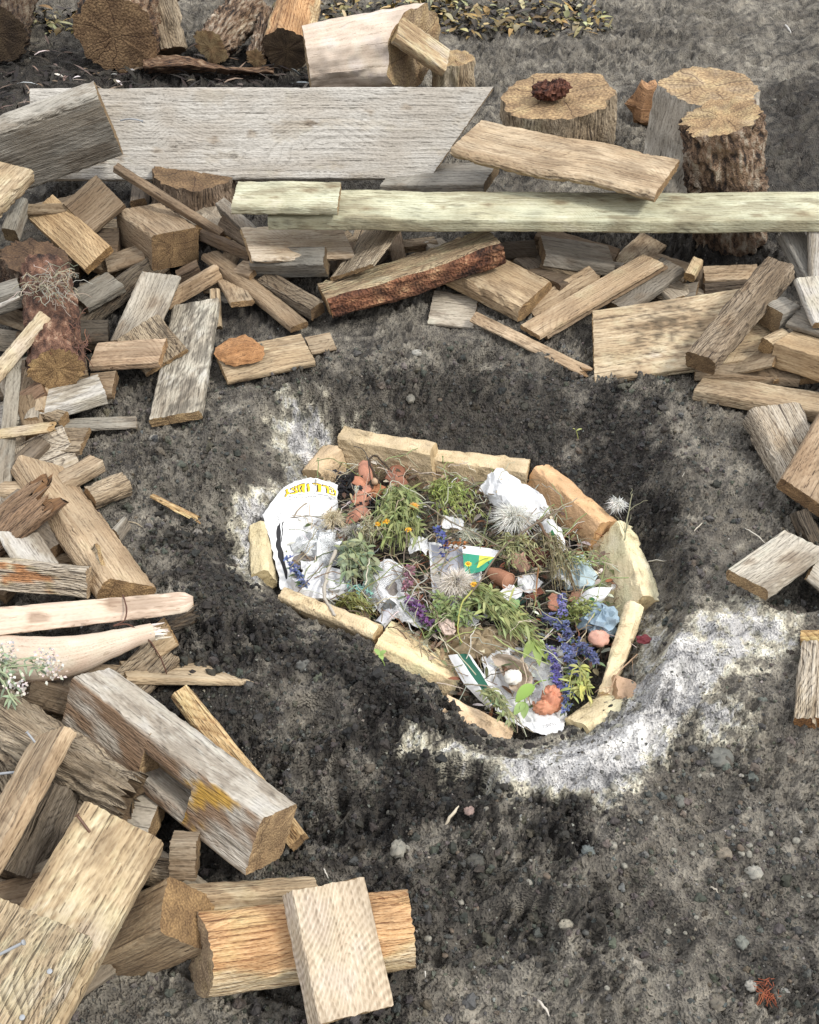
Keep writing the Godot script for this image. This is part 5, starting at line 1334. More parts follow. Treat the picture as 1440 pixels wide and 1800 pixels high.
	# curved driftwood branch
	var path := [Vector3(-0.7816, 0.1000, -1.2949), Vector3(-0.7174, 0.1050, -1.2842), Vector3(-0.6540, 0.1100, -1.2737), Vector3(-0.5868, 0.1100, -1.2839), Vector3(-0.5300, 0.1150, -1.3030), Vector3(-0.4882, 0.1150, -1.3214), Vector3(-0.4546, 0.1100, -1.3390)]
	var pr := [0.040, 0.040, 0.041, 0.035, 0.025, 0.0185, 0.015]
	var pts := []
	var rad := []
	for k in path.size() - 1:
		for q in 6:
			pts.append(path[k].cubic_interpolate(path[k + 1], path[maxi(k - 1, 0)], path[mini(k + 2, path.size() - 1)], q / 6.0))
			rad.append(lerpf(pr[k], pr[k + 1], q / 6.0) + nz.get_noise_1d(k * 6 + q) * 0.001)
	var br := MB.new()
	br.tube(pts, rad, 26, Color(1.05, 0.96, 0.87), false)
	for k in br.v.size():
		br.v[k] += rv(0.0003)
		br.c[k] = br.c[k] * (1.0 + nz.get_noise_3d(br.v[k].x * 12.0, br.v[k].y * 20.0, br.v[k].z * 20.0) * 0.2)
		br.c[k].a = 1.0
	var dm := centred(br.mesh(M.smooth))
	var drift := thing("driftwood_branch", "smooth curved pale driftwood branch with a broken tip and wire", "branch", dm[1])
	part("branch", dm[0], drift)
	var tip := MB.new()
	var tp: Vector3 = pts[-1] - dm[1]
	for k in 22:
		var d := Vector3(1.0, rr(-0.2, 0.4), rr(-0.3, 0.3)).normalized()
		var o := rv(0.012)
		tip.tube([tp + o - d * 0.01, tp + o + d * rr(0.01, 0.03)], [rr(0.003, 0.006), 0.0008], 5, vary(Color(0.72, 0.66, 0.56), 0.2))
	part("broken_tip", tip.mesh(M.dry), drift)
	twig("wire", "thin rusty wire looped round the driftwood plank and branch", "wire", [Vector3(-0.5192, 0.1350, -1.4041), Vector3(-0.5057, 0.1400, -1.3691), Vector3(-0.5033, 0.1400, -1.3394), Vector3(-0.5199, 0.1400, -1.3261), Vector3(-0.4960, 0.1350, -1.3331), Vector3(-0.4670, 0.1200, -1.3197), Vector3(-0.4488, 0.0900, -1.3097), Vector3(-0.4365, 0.0500, -1.2971), Vector3(-0.4412, 0.0100, -1.3031)], 0.0014, 0.0012, Color(0.1, 0.045, 0.03))
	# split log with a rim of red bark
	var sl := thing("split_log", "split log with a red bark edge and pale wound, lying across the heap", "log", Vector3(0.0060, 0.0614, -2.6032))
	var sb := part("split_wood", board_mesh(0.475, 0.144, 0.045, "rough", Color(1.08, 0.95, 0.76), {"ch": 0.012, "wob": 0.01}, 401), sl)
	sb.transform = Transform3D(Basis(Vector3(0.9406, 0.1836, -0.2857), Vector3(-0.2241, 0.9677, -0.1157), Vector3(0.2552, 0.1729, 0.9513)), Vector3.ZERO)
	var bk := part("bark_edge", board_mesh(0.475 * 0.99, 0.012, 0.05, "redbark", Color(1.05, 0.72, 0.52), {"ch": 0.004, "amp": 0.006, "wob": 0.008, "dirt": 0.2}, 409), sl)
	bk.transform = Transform3D(Basis(Vector3(0.9406, 0.1836, -0.2857), Vector3(-0.2241, 0.9677, -0.1157), Vector3(0.2552, 0.1729, 0.9513)), Vector3(0.0203, 0.0092, 0.0726))

func build_fillers() -> void:
	# offcuts lying deep in the heaps, seen through the gaps
	for e in [
		[Vector3(-0.7052, 0.0015, -2.7400), 0.231, 0.087, 0.029, "tan", "weathered offcut lying deep in the heap round the big square block", "offcuts deep in the heap round the big square block", Color(0.85, 0.8, 0.72)],
		[Vector3(-0.6401, 0.0190, -2.9719), 0.127, 0.039, 0.021, "grey", "weathered offcut lying deep in the heap round the big square block", "offcuts deep in the heap round the big square block", Color(0.5, 0.44, 0.36)],
		[Vector3(-0.8018, 0.0080, -3.1298), 0.150, 0.047, 0.033, "grey", "weathered offcut lying deep in the heap round the big square block", "offcuts deep in the heap round the big square block", Color(0.42, 0.36, 0.3)],
		[Vector3(-1.0000, 0.0387, -2.7404), 0.138, 0.030, 0.032, "tan", "weathered offcut lying deep in the heap round the big square block", "offcuts deep in the heap round the big square block", Color(0.5, 0.44, 0.36)],
		[Vector3(-0.5773, 0.0091, -2.9674), 0.255, 0.062, 0.028, "tan", "weathered offcut lying deep in the heap round the big square block", "offcuts deep in the heap round the big square block", Color(0.5, 0.44, 0.36)],
		[Vector3(-0.4781, 0.0132, -2.6457), 0.162, 0.052, 0.016, "rough", "weathered offcut lying deep in the heap round the big square block", "offcuts deep in the heap round the big square block", Color(0.5, 0.44, 0.36)],
		[Vector3(-0.9123, 0.0178, -2.7833), 0.120, 0.071, 0.020, "rough", "weathered offcut lying deep in the heap round the big square block", "offcuts deep in the heap round the big square block", Color(0.75, 0.68, 0.58)],
		[Vector3(-0.8128, 0.0475, -2.8836), 0.187, 0.072, 0.013, "rough", "weathered offcut lying deep in the heap round the big square block", "offcuts deep in the heap round the big square block", Color(0.62, 0.57, 0.5)],
		[Vector3(-0.6112, 0.0226, -3.0989), 0.230, 0.052, 0.025, "tan", "weathered offcut lying deep in the heap round the big square block", "offcuts deep in the heap round the big square block", Color(0.62, 0.57, 0.5)],
		[Vector3(-0.6808, 0.0172, -2.6102), 0.137, 0.045, 0.031, "rough", "weathered offcut lying deep in the heap round the big square block", "offcuts deep in the heap round the big square block", Color(0.42, 0.36, 0.3)],
		[Vector3(-0.5550, 0.0430, -2.9273), 0.185, 0.065, 0.030, "grey", "weathered offcut lying deep in the heap round the big square block", "offcuts deep in the heap round the big square block", Color(0.75, 0.68, 0.58)],
		[Vector3(-0.7941, 0.0170, -2.5992), 0.149, 0.061, 0.020, "grey", "weathered offcut lying deep in the heap round the big square block", "offcuts deep in the heap round the big square block", Color(0.5, 0.44, 0.36)],
		[Vector3(-0.9191, 0.0498, -2.8787), 0.145, 0.035, 0.015, "tan", "weathered offcut lying deep in the heap round the big square block", "offcuts deep in the heap round the big square block", Color(0.75, 0.68, 0.58)],
		[Vector3(-0.6921, 0.0172, -3.0720), 0.204, 0.085, 0.013, "rough", "weathered offcut lying deep in the heap round the big square block", "offcuts deep in the heap round the big square block", Color(0.85, 0.8, 0.72)],
		[Vector3(-0.8338, 0.0167, -2.8809), 0.128, 0.085, 0.013, "tan", "weathered offcut lying deep in the heap round the big square block", "offcuts deep in the heap round the big square block", Color(0.42, 0.36, 0.3)],
		[Vector3(-1.0101, 0.0084, -2.7335), 0.253, 0.068, 0.030, "rough", "weathered offcut lying deep in the heap round the big square block", "offcuts deep in the heap round the big square block", Color(0.62, 0.57, 0.5)],
		[Vector3(-0.9611, 0.0488, -2.6115), 0.161, 0.057, 0.035, "tan", "weathered offcut lying deep in the heap round the big square block", "offcuts deep in the heap round the big square block", Color(0.5, 0.44, 0.36)],
		[Vector3(-0.4960, 0.0056, -2.7599), 0.164, 0.046, 0.023, "tan", "weathered offcut lying deep in the heap round the big square block", "offcuts deep in the heap round the big square block", Color(0.5, 0.44, 0.36)],
		[Vector3(-0.7049, 0.0434, -2.7931), 0.167, 0.035, 0.018, "rough", "weathered offcut lying deep in the heap round the big square block", "offcuts deep in the heap round the big square block", Color(0.85, 0.8, 0.72)],
		[Vector3(-1.0382, 0.0182, -2.6858), 0.170, 0.065, 0.013, "rough", "weathered offcut lying deep in the heap round the big square block", "offcuts deep in the heap round the big square block", Color(0.75, 0.68, 0.58)],
		[Vector3(-0.5950, 0.0325, -2.9386), 0.257, 0.073, 0.034, "grey", "weathered offcut lying deep in the heap round the big square block", "offcuts deep in the heap round the big square block", Color(0.75, 0.68, 0.58)],
		[Vector3(-0.7802, 0.0324, -2.6729), 0.166, 0.046, 0.019, "rough", "weathered offcut lying deep in the heap round the big square block", "offcuts deep in the heap round the big square block", Color(0.85, 0.8, 0.72)],
		[Vector3(-0.8648, 0.0435, -2.7188), 0.223, 0.080, 0.020, "tan", "weathered offcut lying deep in the heap round the big square block", "offcuts deep in the heap round the big square block", Color(0.5, 0.44, 0.36)],
		[Vector3(-0.4592, 0.0469, -2.5618), 0.193, 0.062, 0.016, "tan", "weathered offcut lying deep in the heap round the big square block", "offcuts deep in the heap round the big square block", Color(0.75, 0.68, 0.58)],
		[Vector3(-0.9811, 0.0258, -3.0570), 0.214, 0.055, 0.026, "tan", "weathered offcut lying deep in the heap round the big square block", "offcuts deep in the heap round the big square block", Color(0.85, 0.8, 0.72)],
		[Vector3(-0.9224, 0.0080, -2.8261), 0.241, 0.046, 0.035, "tan", "weathered offcut lying deep in the heap round the big square block", "offcuts deep in the heap round the big square block", Color(0.5, 0.44, 0.36)],
		[Vector3(-0.0341, 0.0343, -2.7961), 0.226, 0.041, 0.029, "tan", "weathered offcut lying deep in the heap round the red barked split log", "offcuts deep in the heap round the red barked split log", Color(0.42, 0.36, 0.3)],
		[Vector3(-0.4255, 0.0145, -2.8376), 0.164, 0.041, 0.016, "rough", "weathered offcut lying deep in the heap round the red barked split log", "offcuts deep in the heap round the red barked split log", Color(0.62, 0.57, 0.5)],
		[Vector3(-0.1987, 0.0123, -2.7683), 0.203, 0.044, 0.033, "rough", "weathered offcut lying deep in the heap round the red barked split log", "offcuts deep in the heap round the red barked split log", Color(0.62, 0.57, 0.5)],
		[Vector3(0.1208, 0.0215, -2.7149), 0.216, 0.063, 0.034, "grey", "weathered offcut lying deep in the heap round the red barked split log", "offcuts deep in the heap round the red barked split log", Color(0.85, 0.8, 0.72)],
		[Vector3(-0.2566, 0.0147, -2.7792), 0.253, 0.048, 0.020, "rough", "weathered offcut lying deep in the heap round the red barked split log", "offcuts deep in the heap round the red barked split log", Color(0.5, 0.44, 0.36)],
		[Vector3(-0.1413, 0.0213, -2.8223), 0.174, 0.059, 0.017, "rough", "weathered offcut lying deep in the heap round the red barked split log", "offcuts deep in the heap round the red barked split log", Color(0.5, 0.44, 0.36)],
		[Vector3(0.0994, 0.0049, -2.7732), 0.173, 0.050, 0.033, "tan", "weathered offcut lying deep in the heap round the red barked split log", "offcuts deep in the heap round the red barked split log", Color(0.85, 0.8, 0.72)],
		[Vector3(-0.1614, 0.0336, -2.6786), 0.189, 0.059, 0.028, "tan", "weathered offcut lying deep in the heap round the red barked split log", "offcuts deep in the heap round the red barked split log", Color(0.42, 0.36, 0.3)],
		[Vector3(-0.0531, 0.0331, -2.7861), 0.257, 0.060, 0.022, "rough", "weathered offcut lying deep in the heap round the red barked split log", "offcuts deep in the heap round the red barked split log", Color(0.75, 0.68, 0.58)],
		[Vector3(-0.1251, 0.0086, -2.8242), 0.187, 0.037, 0.026, "grey", "weathered offcut lying deep in the heap round the red barked split log", "offcuts deep in the heap round the red barked split log", Color(0.42, 0.36, 0.3)],
		[Vector3(0.0713, 0.0274, -2.7109), 0.122, 0.062, 0.018, "tan", "weathered offcut lying deep in the heap round the red barked split log", "offcuts deep in the heap round the red barked split log", Color(0.42, 0.36, 0.3)],
		[Vector3(-0.1230, 0.0181, -2.7238), 0.221, 0.047, 0.023, "grey", "weathered offcut lying deep in the heap round the red barked split log", "offcuts deep in the heap round the red barked split log", Color(0.42, 0.36, 0.3)],
		[Vector3(-0.4554, 0.0009, -2.8624), 0.160, 0.072, 0.026, "rough", "weathered offcut lying deep in the heap round the red barked split log", "offcuts deep in the heap round the red barked split log", Color(0.85, 0.8, 0.72)],
		[Vector3(-0.2092, 0.0240, -2.7286), 0.203, 0.032, 0.018, "grey", "weathered offcut lying deep in the heap round the red barked split log", "offcuts deep in the heap round the red barked split log", Color(0.42, 0.36, 0.3)],
		[Vector3(0.6916, 0.0207, -2.6861), 0.122, 0.077, 0.022, "tan", "weathered offcut lying deep in the heap round the large flat board", "offcuts deep in the heap round the large flat board", Color(0.85, 0.8, 0.72)],
		[Vector3(0.6713, 0.0140, -2.6293), 0.187, 0.071, 0.029, "grey", "weathered offcut lying deep in the heap round the large flat board", "offcuts deep in the heap round the large flat board", Color(0.75, 0.68, 0.58)],
		[Vector3(0.4610, 0.0273, -2.8044), 0.229, 0.065, 0.027, "tan", "weathered offcut lying deep in the heap round the large flat board", "offcuts deep in the heap round the large flat board", Color(0.42, 0.36, 0.3)],
		[Vector3(0.3892, 0.0176, -2.6566), 0.244, 0.088, 0.024, "grey", "weathered offcut lying deep in the heap round the large flat board", "offcuts deep in the heap round the large flat board", Color(0.42, 0.36, 0.3)],
		[Vector3(0.3599, 0.0100, -2.7788), 0.235, 0.078, 0.027, "tan", "weathered offcut lying deep in the heap round the large flat board", "offcuts deep in the heap round the large flat board", Color(0.62, 0.57, 0.5)],
		[Vector3(0.7125, 0.0184, -2.5870), 0.218, 0.033, 0.031, "grey", "weathered offcut lying deep in the heap round the large flat board", "offcuts deep in the heap round the large flat board", Color(0.5, 0.44, 0.36)],
		[Vector3(0.6390, 0.0056, -2.8096), 0.161, 0.085, 0.015, "tan", "weathered offcut lying deep in the heap round the large flat board", "offcuts deep in the heap round the large flat board", Color(0.85, 0.8, 0.72)],
		[Vector3(0.3616, 0.0017, -2.7969), 0.198, 0.070, 0.029, "grey", "weathered offcut lying deep in the heap round the large flat board", "offcuts deep in the heap round the large flat board", Color(0.75, 0.68, 0.58)],
		[Vector3(0.6221, 0.0147, -2.6198), 0.139, 0.056, 0.019, "rough", "weathered offcut lying deep in the heap round the large flat board", "offcuts deep in the heap round the large flat board", Color(0.85, 0.8, 0.72)],
		[Vector3(0.7247, 0.0087, -2.7463), 0.128, 0.072, 0.015, "tan", "weathered offcut lying deep in the heap round the large flat board", "offcuts deep in the heap round the large flat board", Color(0.85, 0.8, 0.72)],
		[Vector3(0.4312, 0.0242, -2.6788), 0.156, 0.075, 0.024, "rough", "weathered offcut lying deep in the heap round the large flat board", "offcuts deep in the heap round the large flat board", Color(0.5, 0.44, 0.36)],
		[Vector3(0.5158, 0.0200, -2.7238), 0.138, 0.031, 0.020, "grey", "weathered offcut lying deep in the heap round the large flat board", "offcuts deep in the heap round the large flat board", Color(0.85, 0.8, 0.72)],
		[Vector3(1.0061, 0.0054, -2.3442), 0.183, 0.053, 0.023, "grey", "weathered offcut lying deep in the heap round the wide brown beam", "offcuts deep in the heap round the wide brown beam", Color(0.75, 0.68, 0.58)],
		[Vector3(0.9280, 0.0375, -2.3338), 0.239, 0.087, 0.022, "grey", "weathered offcut lying deep in the heap round the wide brown beam", "offcuts deep in the heap round the wide brown beam", Color(0.5, 0.44, 0.36)],
		[Vector3(0.9946, 0.0418, -2.2473), 0.235, 0.038, 0.026, "rough", "weathered offcut lying deep in the heap round the wide brown beam", "offcuts deep in the heap round the wide brown beam", Color(0.75, 0.68, 0.58)],
		[Vector3(0.8716, 0.0324, -2.2750), 0.169, 0.053, 0.015, "tan", "weathered offcut lying deep in the heap round the wide brown beam", "offcuts deep in the heap round the wide brown beam", Color(0.75, 0.68, 0.58)],
		[Vector3(1.0292, 0.0198, -2.3661), 0.125, 0.090, 0.017, "grey", "weathered offcut lying deep in the heap round the wide brown beam", "offcuts deep in the heap round the wide brown beam", Color(0.5, 0.44, 0.36)],
		[Vector3(0.8537, 0.0000, -2.4484), 0.147, 0.059, 0.034, "tan", "weathered offcut lying deep in the heap round the wide brown beam", "offcuts deep in the heap round the wide brown beam", Color(0.75, 0.68, 0.58)],
		[Vector3(0.8573, 0.0077, -2.2193), 0.249, 0.049, 0.023, "tan", "weathered offcut lying deep in the heap round the wide brown beam", "offcuts deep in the heap round the wide brown beam", Color(0.5, 0.44, 0.36)],
		[Vector3(0.8110, 0.0139, -2.2291), 0.242, 0.058, 0.025, "tan", "weathered offcut lying deep in the heap round the wide brown beam", "offcuts deep in the heap round the wide brown beam", Color(0.62, 0.57, 0.5)],
		[Vector3(0.9638, 0.0158, -2.2817), 0.125, 0.084, 0.020, "grey", "weathered offcut lying deep in the heap round the wide brown beam", "offcuts deep in the heap round the wide brown beam", Color(0.75, 0.68, 0.58)],
		[Vector3(0.9513, 0.0146, -2.2829), 0.186, 0.087, 0.015, "tan", "weathered offcut lying deep in the heap round the wide brown beam", "offcuts deep in the heap round the wide brown beam", Color(0.75, 0.68, 0.58)],
		[Vector3(-0.8712, 0.0371, -2.3516), 0.148, 0.031, 0.017, "rough", "weathered offcut lying deep in the heap round the tan beam", "offcuts deep in the heap round the tan beam", Color(0.62, 0.57, 0.5)],
		[Vector3(-0.8928, 0.0098, -2.3786), 0.171, 0.034, 0.035, "tan", "weathered offcut lying deep in the heap round the tan beam", "offcuts deep in the heap round the tan beam", Color(0.42, 0.36, 0.3)],
		[Vector3(-0.9958, 0.0004, -2.3777), 0.126, 0.067, 0.029, "grey", "weathered offcut lying deep in the heap round the tan beam", "offcuts deep in the heap round the tan beam", Color(0.75, 0.68, 0.58)],
		[Vector3(-0.8592, 0.0339, -2.0717), 0.144, 0.032, 0.031, "grey", "weathered offcut lying deep in the heap round the tan beam", "offcuts deep in the heap round the tan beam", Color(0.85, 0.8, 0.72)],
		[Vector3(-0.8631, 0.0387, -2.3061), 0.232, 0.036, 0.023, "tan", "weathered offcut lying deep in the heap round the tan beam", "offcuts deep in the heap round the tan beam", Color(0.5, 0.44, 0.36)],
		[Vector3(-0.9427, 0.0525, -2.3904), 0.156, 0.054, 0.019, "tan", "weathered offcut lying deep in the heap round the tan beam", "offcuts deep in the heap round the tan beam", Color(0.62, 0.57, 0.5)],
		[Vector3(-0.9244, 0.0474, -2.1436), 0.176, 0.062, 0.014, "grey", "weathered offcut lying deep in the heap round the tan beam", "offcuts deep in the heap round the tan beam", Color(0.75, 0.68, 0.58)],
		[Vector3(-0.8189, 0.0265, -1.9626), 0.204, 0.081, 0.017, "rough", "weathered offcut lying deep in the heap round the tan beam", "offcuts deep in the heap round the tan beam", Color(0.62, 0.57, 0.5)],
		[Vector3(-0.8627, 0.0413, -2.1187), 0.173, 0.068, 0.029, "tan", "weathered offcut lying deep in the heap round the tan beam", "offcuts deep in the heap round the tan beam", Color(0.75, 0.68, 0.58)],
		[Vector3(-0.9194, 0.0188, -2.3930), 0.188, 0.077, 0.018, "tan", "weathered offcut lying deep in the heap round the tan beam", "offcuts deep in the heap round the tan beam", Color(0.42, 0.36, 0.3)],
		[Vector3(-0.8792, 0.0165, -2.2051), 0.218, 0.078, 0.034, "tan", "weathered offcut lying deep in the heap round the tan beam", "offcuts deep in the heap round the tan beam", Color(0.5, 0.44, 0.36)],
		[Vector3(-0.9108, 0.0043, -2.4701), 0.148, 0.047, 0.021, "rough", "weathered offcut lying deep in the heap round the tan beam", "offcuts deep in the heap round the tan beam", Color(0.62, 0.57, 0.5)],
		[Vector3(-0.8616, 0.0345, -2.0268), 0.120, 0.047, 0.034, "tan", "weathered offcut lying deep in the heap round the tan beam", "offcuts deep in the heap round the tan beam", Color(0.5, 0.44, 0.36)],
		[Vector3(-0.9252, 0.0161, -2.0914), 0.229, 0.031, 0.013, "tan", "weathered offcut lying deep in the heap round the tan beam", "offcuts deep in the heap round the tan beam", Color(0.42, 0.36, 0.3)],
		[Vector3(-0.8937, 0.0171, -2.2882), 0.163, 0.038, 0.023, "grey", "weathered offcut lying deep in the heap round the tan beam", "offcuts deep in the heap round the tan beam", Color(0.75, 0.68, 0.58)],
		[Vector3(-0.8400, 0.0262, -2.0524), 0.124, 0.037, 0.034, "rough", "weathered offcut lying deep in the heap round the tan beam", "offcuts deep in the heap round the tan beam", Color(0.75, 0.68, 0.58)],
		[Vector3(-0.7187, 0.0179, -1.6710), 0.152, 0.056, 0.020, "tan", "weathered offcut lying deep in the heap round the tan beam", "offcuts deep in the heap round the tan beam", Color(0.75, 0.68, 0.58)],
		[Vector3(-0.7433, 0.0315, -1.5908), 0.222, 0.036, 0.024, "tan", "weathered offcut lying deep in the heap round the tan beam", "offcuts deep in the heap round the tan beam", Color(0.5, 0.44, 0.36)],
		[Vector3(-0.7563, 0.0230, -1.5656), 0.231, 0.037, 0.019, "tan", "weathered offcut lying deep in the heap round the tan beam", "offcuts deep in the heap round the tan beam", Color(0.5, 0.44, 0.36)],
		[Vector3(-0.8609, 0.0298, -1.8469), 0.214, 0.040, 0.023, "grey", "weathered offcut lying deep in the heap round the tan beam", "offcuts deep in the heap round the tan beam", Color(0.42, 0.36, 0.3)],
		[Vector3(-0.8083, 0.0118, -1.6030), 0.216, 0.042, 0.012, "rough", "weathered offcut lying deep in the heap round the tan beam", "offcuts deep in the heap round the tan beam", Color(0.85, 0.8, 0.72)],
		[Vector3(-0.8124, 0.0382, -1.7795), 0.159, 0.042, 0.025, "tan", "weathered offcut lying deep in the heap round the tan beam", "offcuts deep in the heap round the tan beam", Color(0.75, 0.68, 0.58)],
		[Vector3(-0.7721, 0.0309, -1.5969), 0.234, 0.070, 0.033, "tan", "weathered offcut lying deep in the heap round the tan beam", "offcuts deep in the heap round the tan beam", Color(0.62, 0.57, 0.5)],
		[Vector3(-0.8414, 0.0049, -1.8417), 0.153, 0.053, 0.014, "rough", "weathered offcut lying deep in the heap round the tan beam", "offcuts deep in the heap round the tan beam", Color(0.42, 0.36, 0.3)],
		[Vector3(-0.7499, 0.0312, -1.7929), 0.232, 0.049, 0.028, "tan", "weathered offcut lying deep in the heap round the tan beam", "offcuts deep in the heap round the tan beam", Color(0.85, 0.8, 0.72)],
		[Vector3(-0.8514, 0.0011, -1.8935), 0.192, 0.065, 0.016, "grey", "weathered offcut lying deep in the heap round the tan beam", "offcuts deep in the heap round the tan beam", Color(0.42, 0.36, 0.3)],
		[Vector3(-0.7551, 0.0491, -1.6700), 0.190, 0.063, 0.028, "grey", "weathered offcut lying deep in the heap round the tan beam", "offcuts deep in the heap round the tan beam", Color(0.42, 0.36, 0.3)],
		[Vector3(-0.7612, 0.0103, -1.6203), 0.171, 0.066, 0.028, "rough", "weathered offcut lying deep in the heap round the tan beam", "offcuts deep in the heap round the tan beam", Color(0.85, 0.8, 0.72)],
		[Vector3(-0.8778, 0.0153, -1.8496), 0.170, 0.065, 0.029, "grey", "weathered offcut lying deep in the heap round the tan beam", "offcuts deep in the heap round the tan beam", Color(0.42, 0.36, 0.3)],
		[Vector3(-0.7840, 0.0449, -1.6112), 0.130, 0.075, 0.027, "tan", "weathered offcut lying deep in the heap round the tan beam", "offcuts deep in the heap round the tan beam", Color(0.75, 0.68, 0.58)],
		[Vector3(-0.6196, 0.0197, -1.2623), 0.137, 0.051, 0.030, "grey", "weathered offcut lying deep in the heap round the mortised timber", "offcuts deep in the heap round the mortised timber", Color(0.42, 0.36, 0.3)],
		[Vector3(-0.5565, 0.0161, -1.1667), 0.225, 0.062, 0.017, "rough", "weathered offcut lying deep in the heap round the mortised timber", "offcuts deep in the heap round the mortised timber", Color(0.85, 0.8, 0.72)],
		[Vector3(-0.6607, 0.0106, -1.0710), 0.197, 0.073, 0.021, "rough", "weathered offcut lying deep in the heap round the mortised timber", "offcuts deep in the heap round the mortised timber", Color(0.62, 0.57, 0.5)],
		[Vector3(-0.4951, 0.0383, -1.0204), 0.131, 0.087, 0.014, "tan", "weathered offcut lying deep in the heap round the mortised timber", "offcuts deep in the heap round the mortised timber", Color(0.42, 0.36, 0.3)],
		[Vector3(-0.5454, 0.0208, -1.1013), 0.208, 0.068, 0.025, "tan", "weathered offcut lying deep in the heap round the mortised timber", "offcuts deep in the heap round the mortised timber", Color(0.42, 0.36, 0.3)],
		[Vector3(-0.5857, 0.0094, -1.1007), 0.154, 0.055, 0.014, "grey", "weathered offcut lying deep in the heap round the mortised timber", "offcuts deep in the heap round the mortised timber", Color(0.75, 0.68, 0.58)],
		[Vector3(-0.6758, 0.0297, -1.1843), 0.198, 0.064, 0.022, "rough", "weathered offcut lying deep in the heap round the mortised timber", "offcuts deep in the heap round the mortised timber", Color(0.75, 0.68, 0.58)],
		[Vector3(-0.5678, 0.0095, -1.2812), 0.188, 0.080, 0.034, "tan", "weathered offcut lying deep in the heap round the mortised timber", "offcuts deep in the heap round the mortised timber", Color(0.75, 0.68, 0.58)],
		[Vector3(-0.5184, 0.0420, -0.9804), 0.152, 0.072, 0.031, "grey", "weathered offcut lying deep in the heap round the mortised timber", "offcuts deep in the heap round the mortised timber", Color(0.42, 0.36, 0.3)],
		[Vector3(-0.6779, 0.0287, -1.2326), 0.133, 0.039, 0.026, "tan", "weathered offcut lying deep in the heap round the mortised timber", "offcuts deep in the heap round the mortised timber", Color(0.62, 0.57, 0.5)],
		[Vector3(-0.5092, 0.0313, -1.0192), 0.233, 0.073, 0.033, "grey", "weathered offcut lying deep in the heap round the mortised timber", "offcuts deep in the heap round the mortised timber", Color(0.85, 0.8, 0.72)],
		[Vector3(-0.5951, 0.0123, -1.0318), 0.147, 0.049, 0.016, "tan", "weathered offcut lying deep in the heap round the mortised timber", "offcuts deep in the heap round the mortised timber", Color(0.62, 0.57, 0.5)],
		[Vector3(-0.6430, 0.0191, -1.2537), 0.204, 0.052, 0.028, "rough", "weathered offcut lying deep in the heap round the mortised timber", "offcuts deep in the heap round the mortised timber", Color(0.42, 0.36, 0.3)],
		[Vector3(-0.5062, 0.0405, -1.2531), 0.226, 0.073, 0.019, "rough", "weathered offcut lying deep in the heap round the mortised timber", "offcuts deep in the heap round the mortised timber", Color(0.62, 0.57, 0.5)],
		[Vector3(-0.4375, 0.0345, -0.9119), 0.168, 0.038, 0.033, "rough", "weathered offcut lying deep in the heap round the mortised timber", "offcuts deep in the heap round the mortised timber", Color(0.62, 0.57, 0.5)],
		[Vector3(-0.4945, 0.0163, -0.7393), 0.129, 0.056, 0.017, "grey", "weathered offcut lying deep in the heap round the mortised timber", "offcuts deep in the heap round the mortised timber", Color(0.5, 0.44, 0.36)],
		[Vector3(-0.5462, 0.0513, -0.7181), 0.197, 0.056, 0.016, "tan", "weathered offcut lying deep in the heap round the mortised timber", "offcuts deep in the heap round the mortised timber", Color(0.42, 0.36, 0.3)],
		[Vector3(-0.5967, 0.0486, -0.8631), 0.234, 0.030, 0.030, "grey", "weathered offcut lying deep in the heap round the mortised timber", "offcuts deep in the heap round the mortised timber", Color(0.75, 0.68, 0.58)],
		[Vector3(-0.5623, 0.0116, -0.8571), 0.174, 0.061, 0.013, "tan", "weathered offcut lying deep in the heap round the mortised timber", "offcuts deep in the heap round the mortised timber", Color(0.5, 0.44, 0.36)],
		[Vector3(-0.6136, 0.0305, -0.8322), 0.254, 0.066, 0.031, "grey", "weathered offcut lying deep in the heap round the mortised timber", "offcuts deep in the heap round the mortised timber", Color(0.42, 0.36, 0.3)],
		[Vector3(-0.5582, 0.0382, -0.7685), 0.190, 0.082, 0.034, "grey", "weathered offcut lying deep in the heap round the mortised timber", "offcuts deep in the heap round the mortised timber", Color(0.85, 0.8, 0.72)],
		[Vector3(-0.5585, 0.0549, -0.8434), 0.221, 0.079, 0.031, "tan", "weathered offcut lying deep in the heap round the mortised timber", "offcuts deep in the heap round the mortised timber", Color(0.42, 0.36, 0.3)],
		[Vector3(-0.5964, 0.0253, -0.7643), 0.143, 0.050, 0.019, "grey", "weathered offcut lying deep in the heap round the mortised timber", "offcuts deep in the heap round the mortised timber", Color(0.5, 0.44, 0.36)],
		[Vector3(-0.3800, 0.0001, -0.9256), 0.179, 0.046, 0.023, "grey", "weathered offcut lying deep in the heap round the mortised timber", "offcuts deep in the heap round the mortised timber", Color(0.75, 0.68, 0.58)],
	]:
		var o := solo("offcut", e[5], "offcut", board_mesh(e[1], e[2], e[3], e[4], e[7], {"dirt": 0.2, "ch": 0.003}, 900 + int(e[1] * 1000.0)), e[0], e[6])
		o.rotation = Vector3(rr(-0.2, 0.2), rr(0, TAU), rr(-0.15, 0.15))

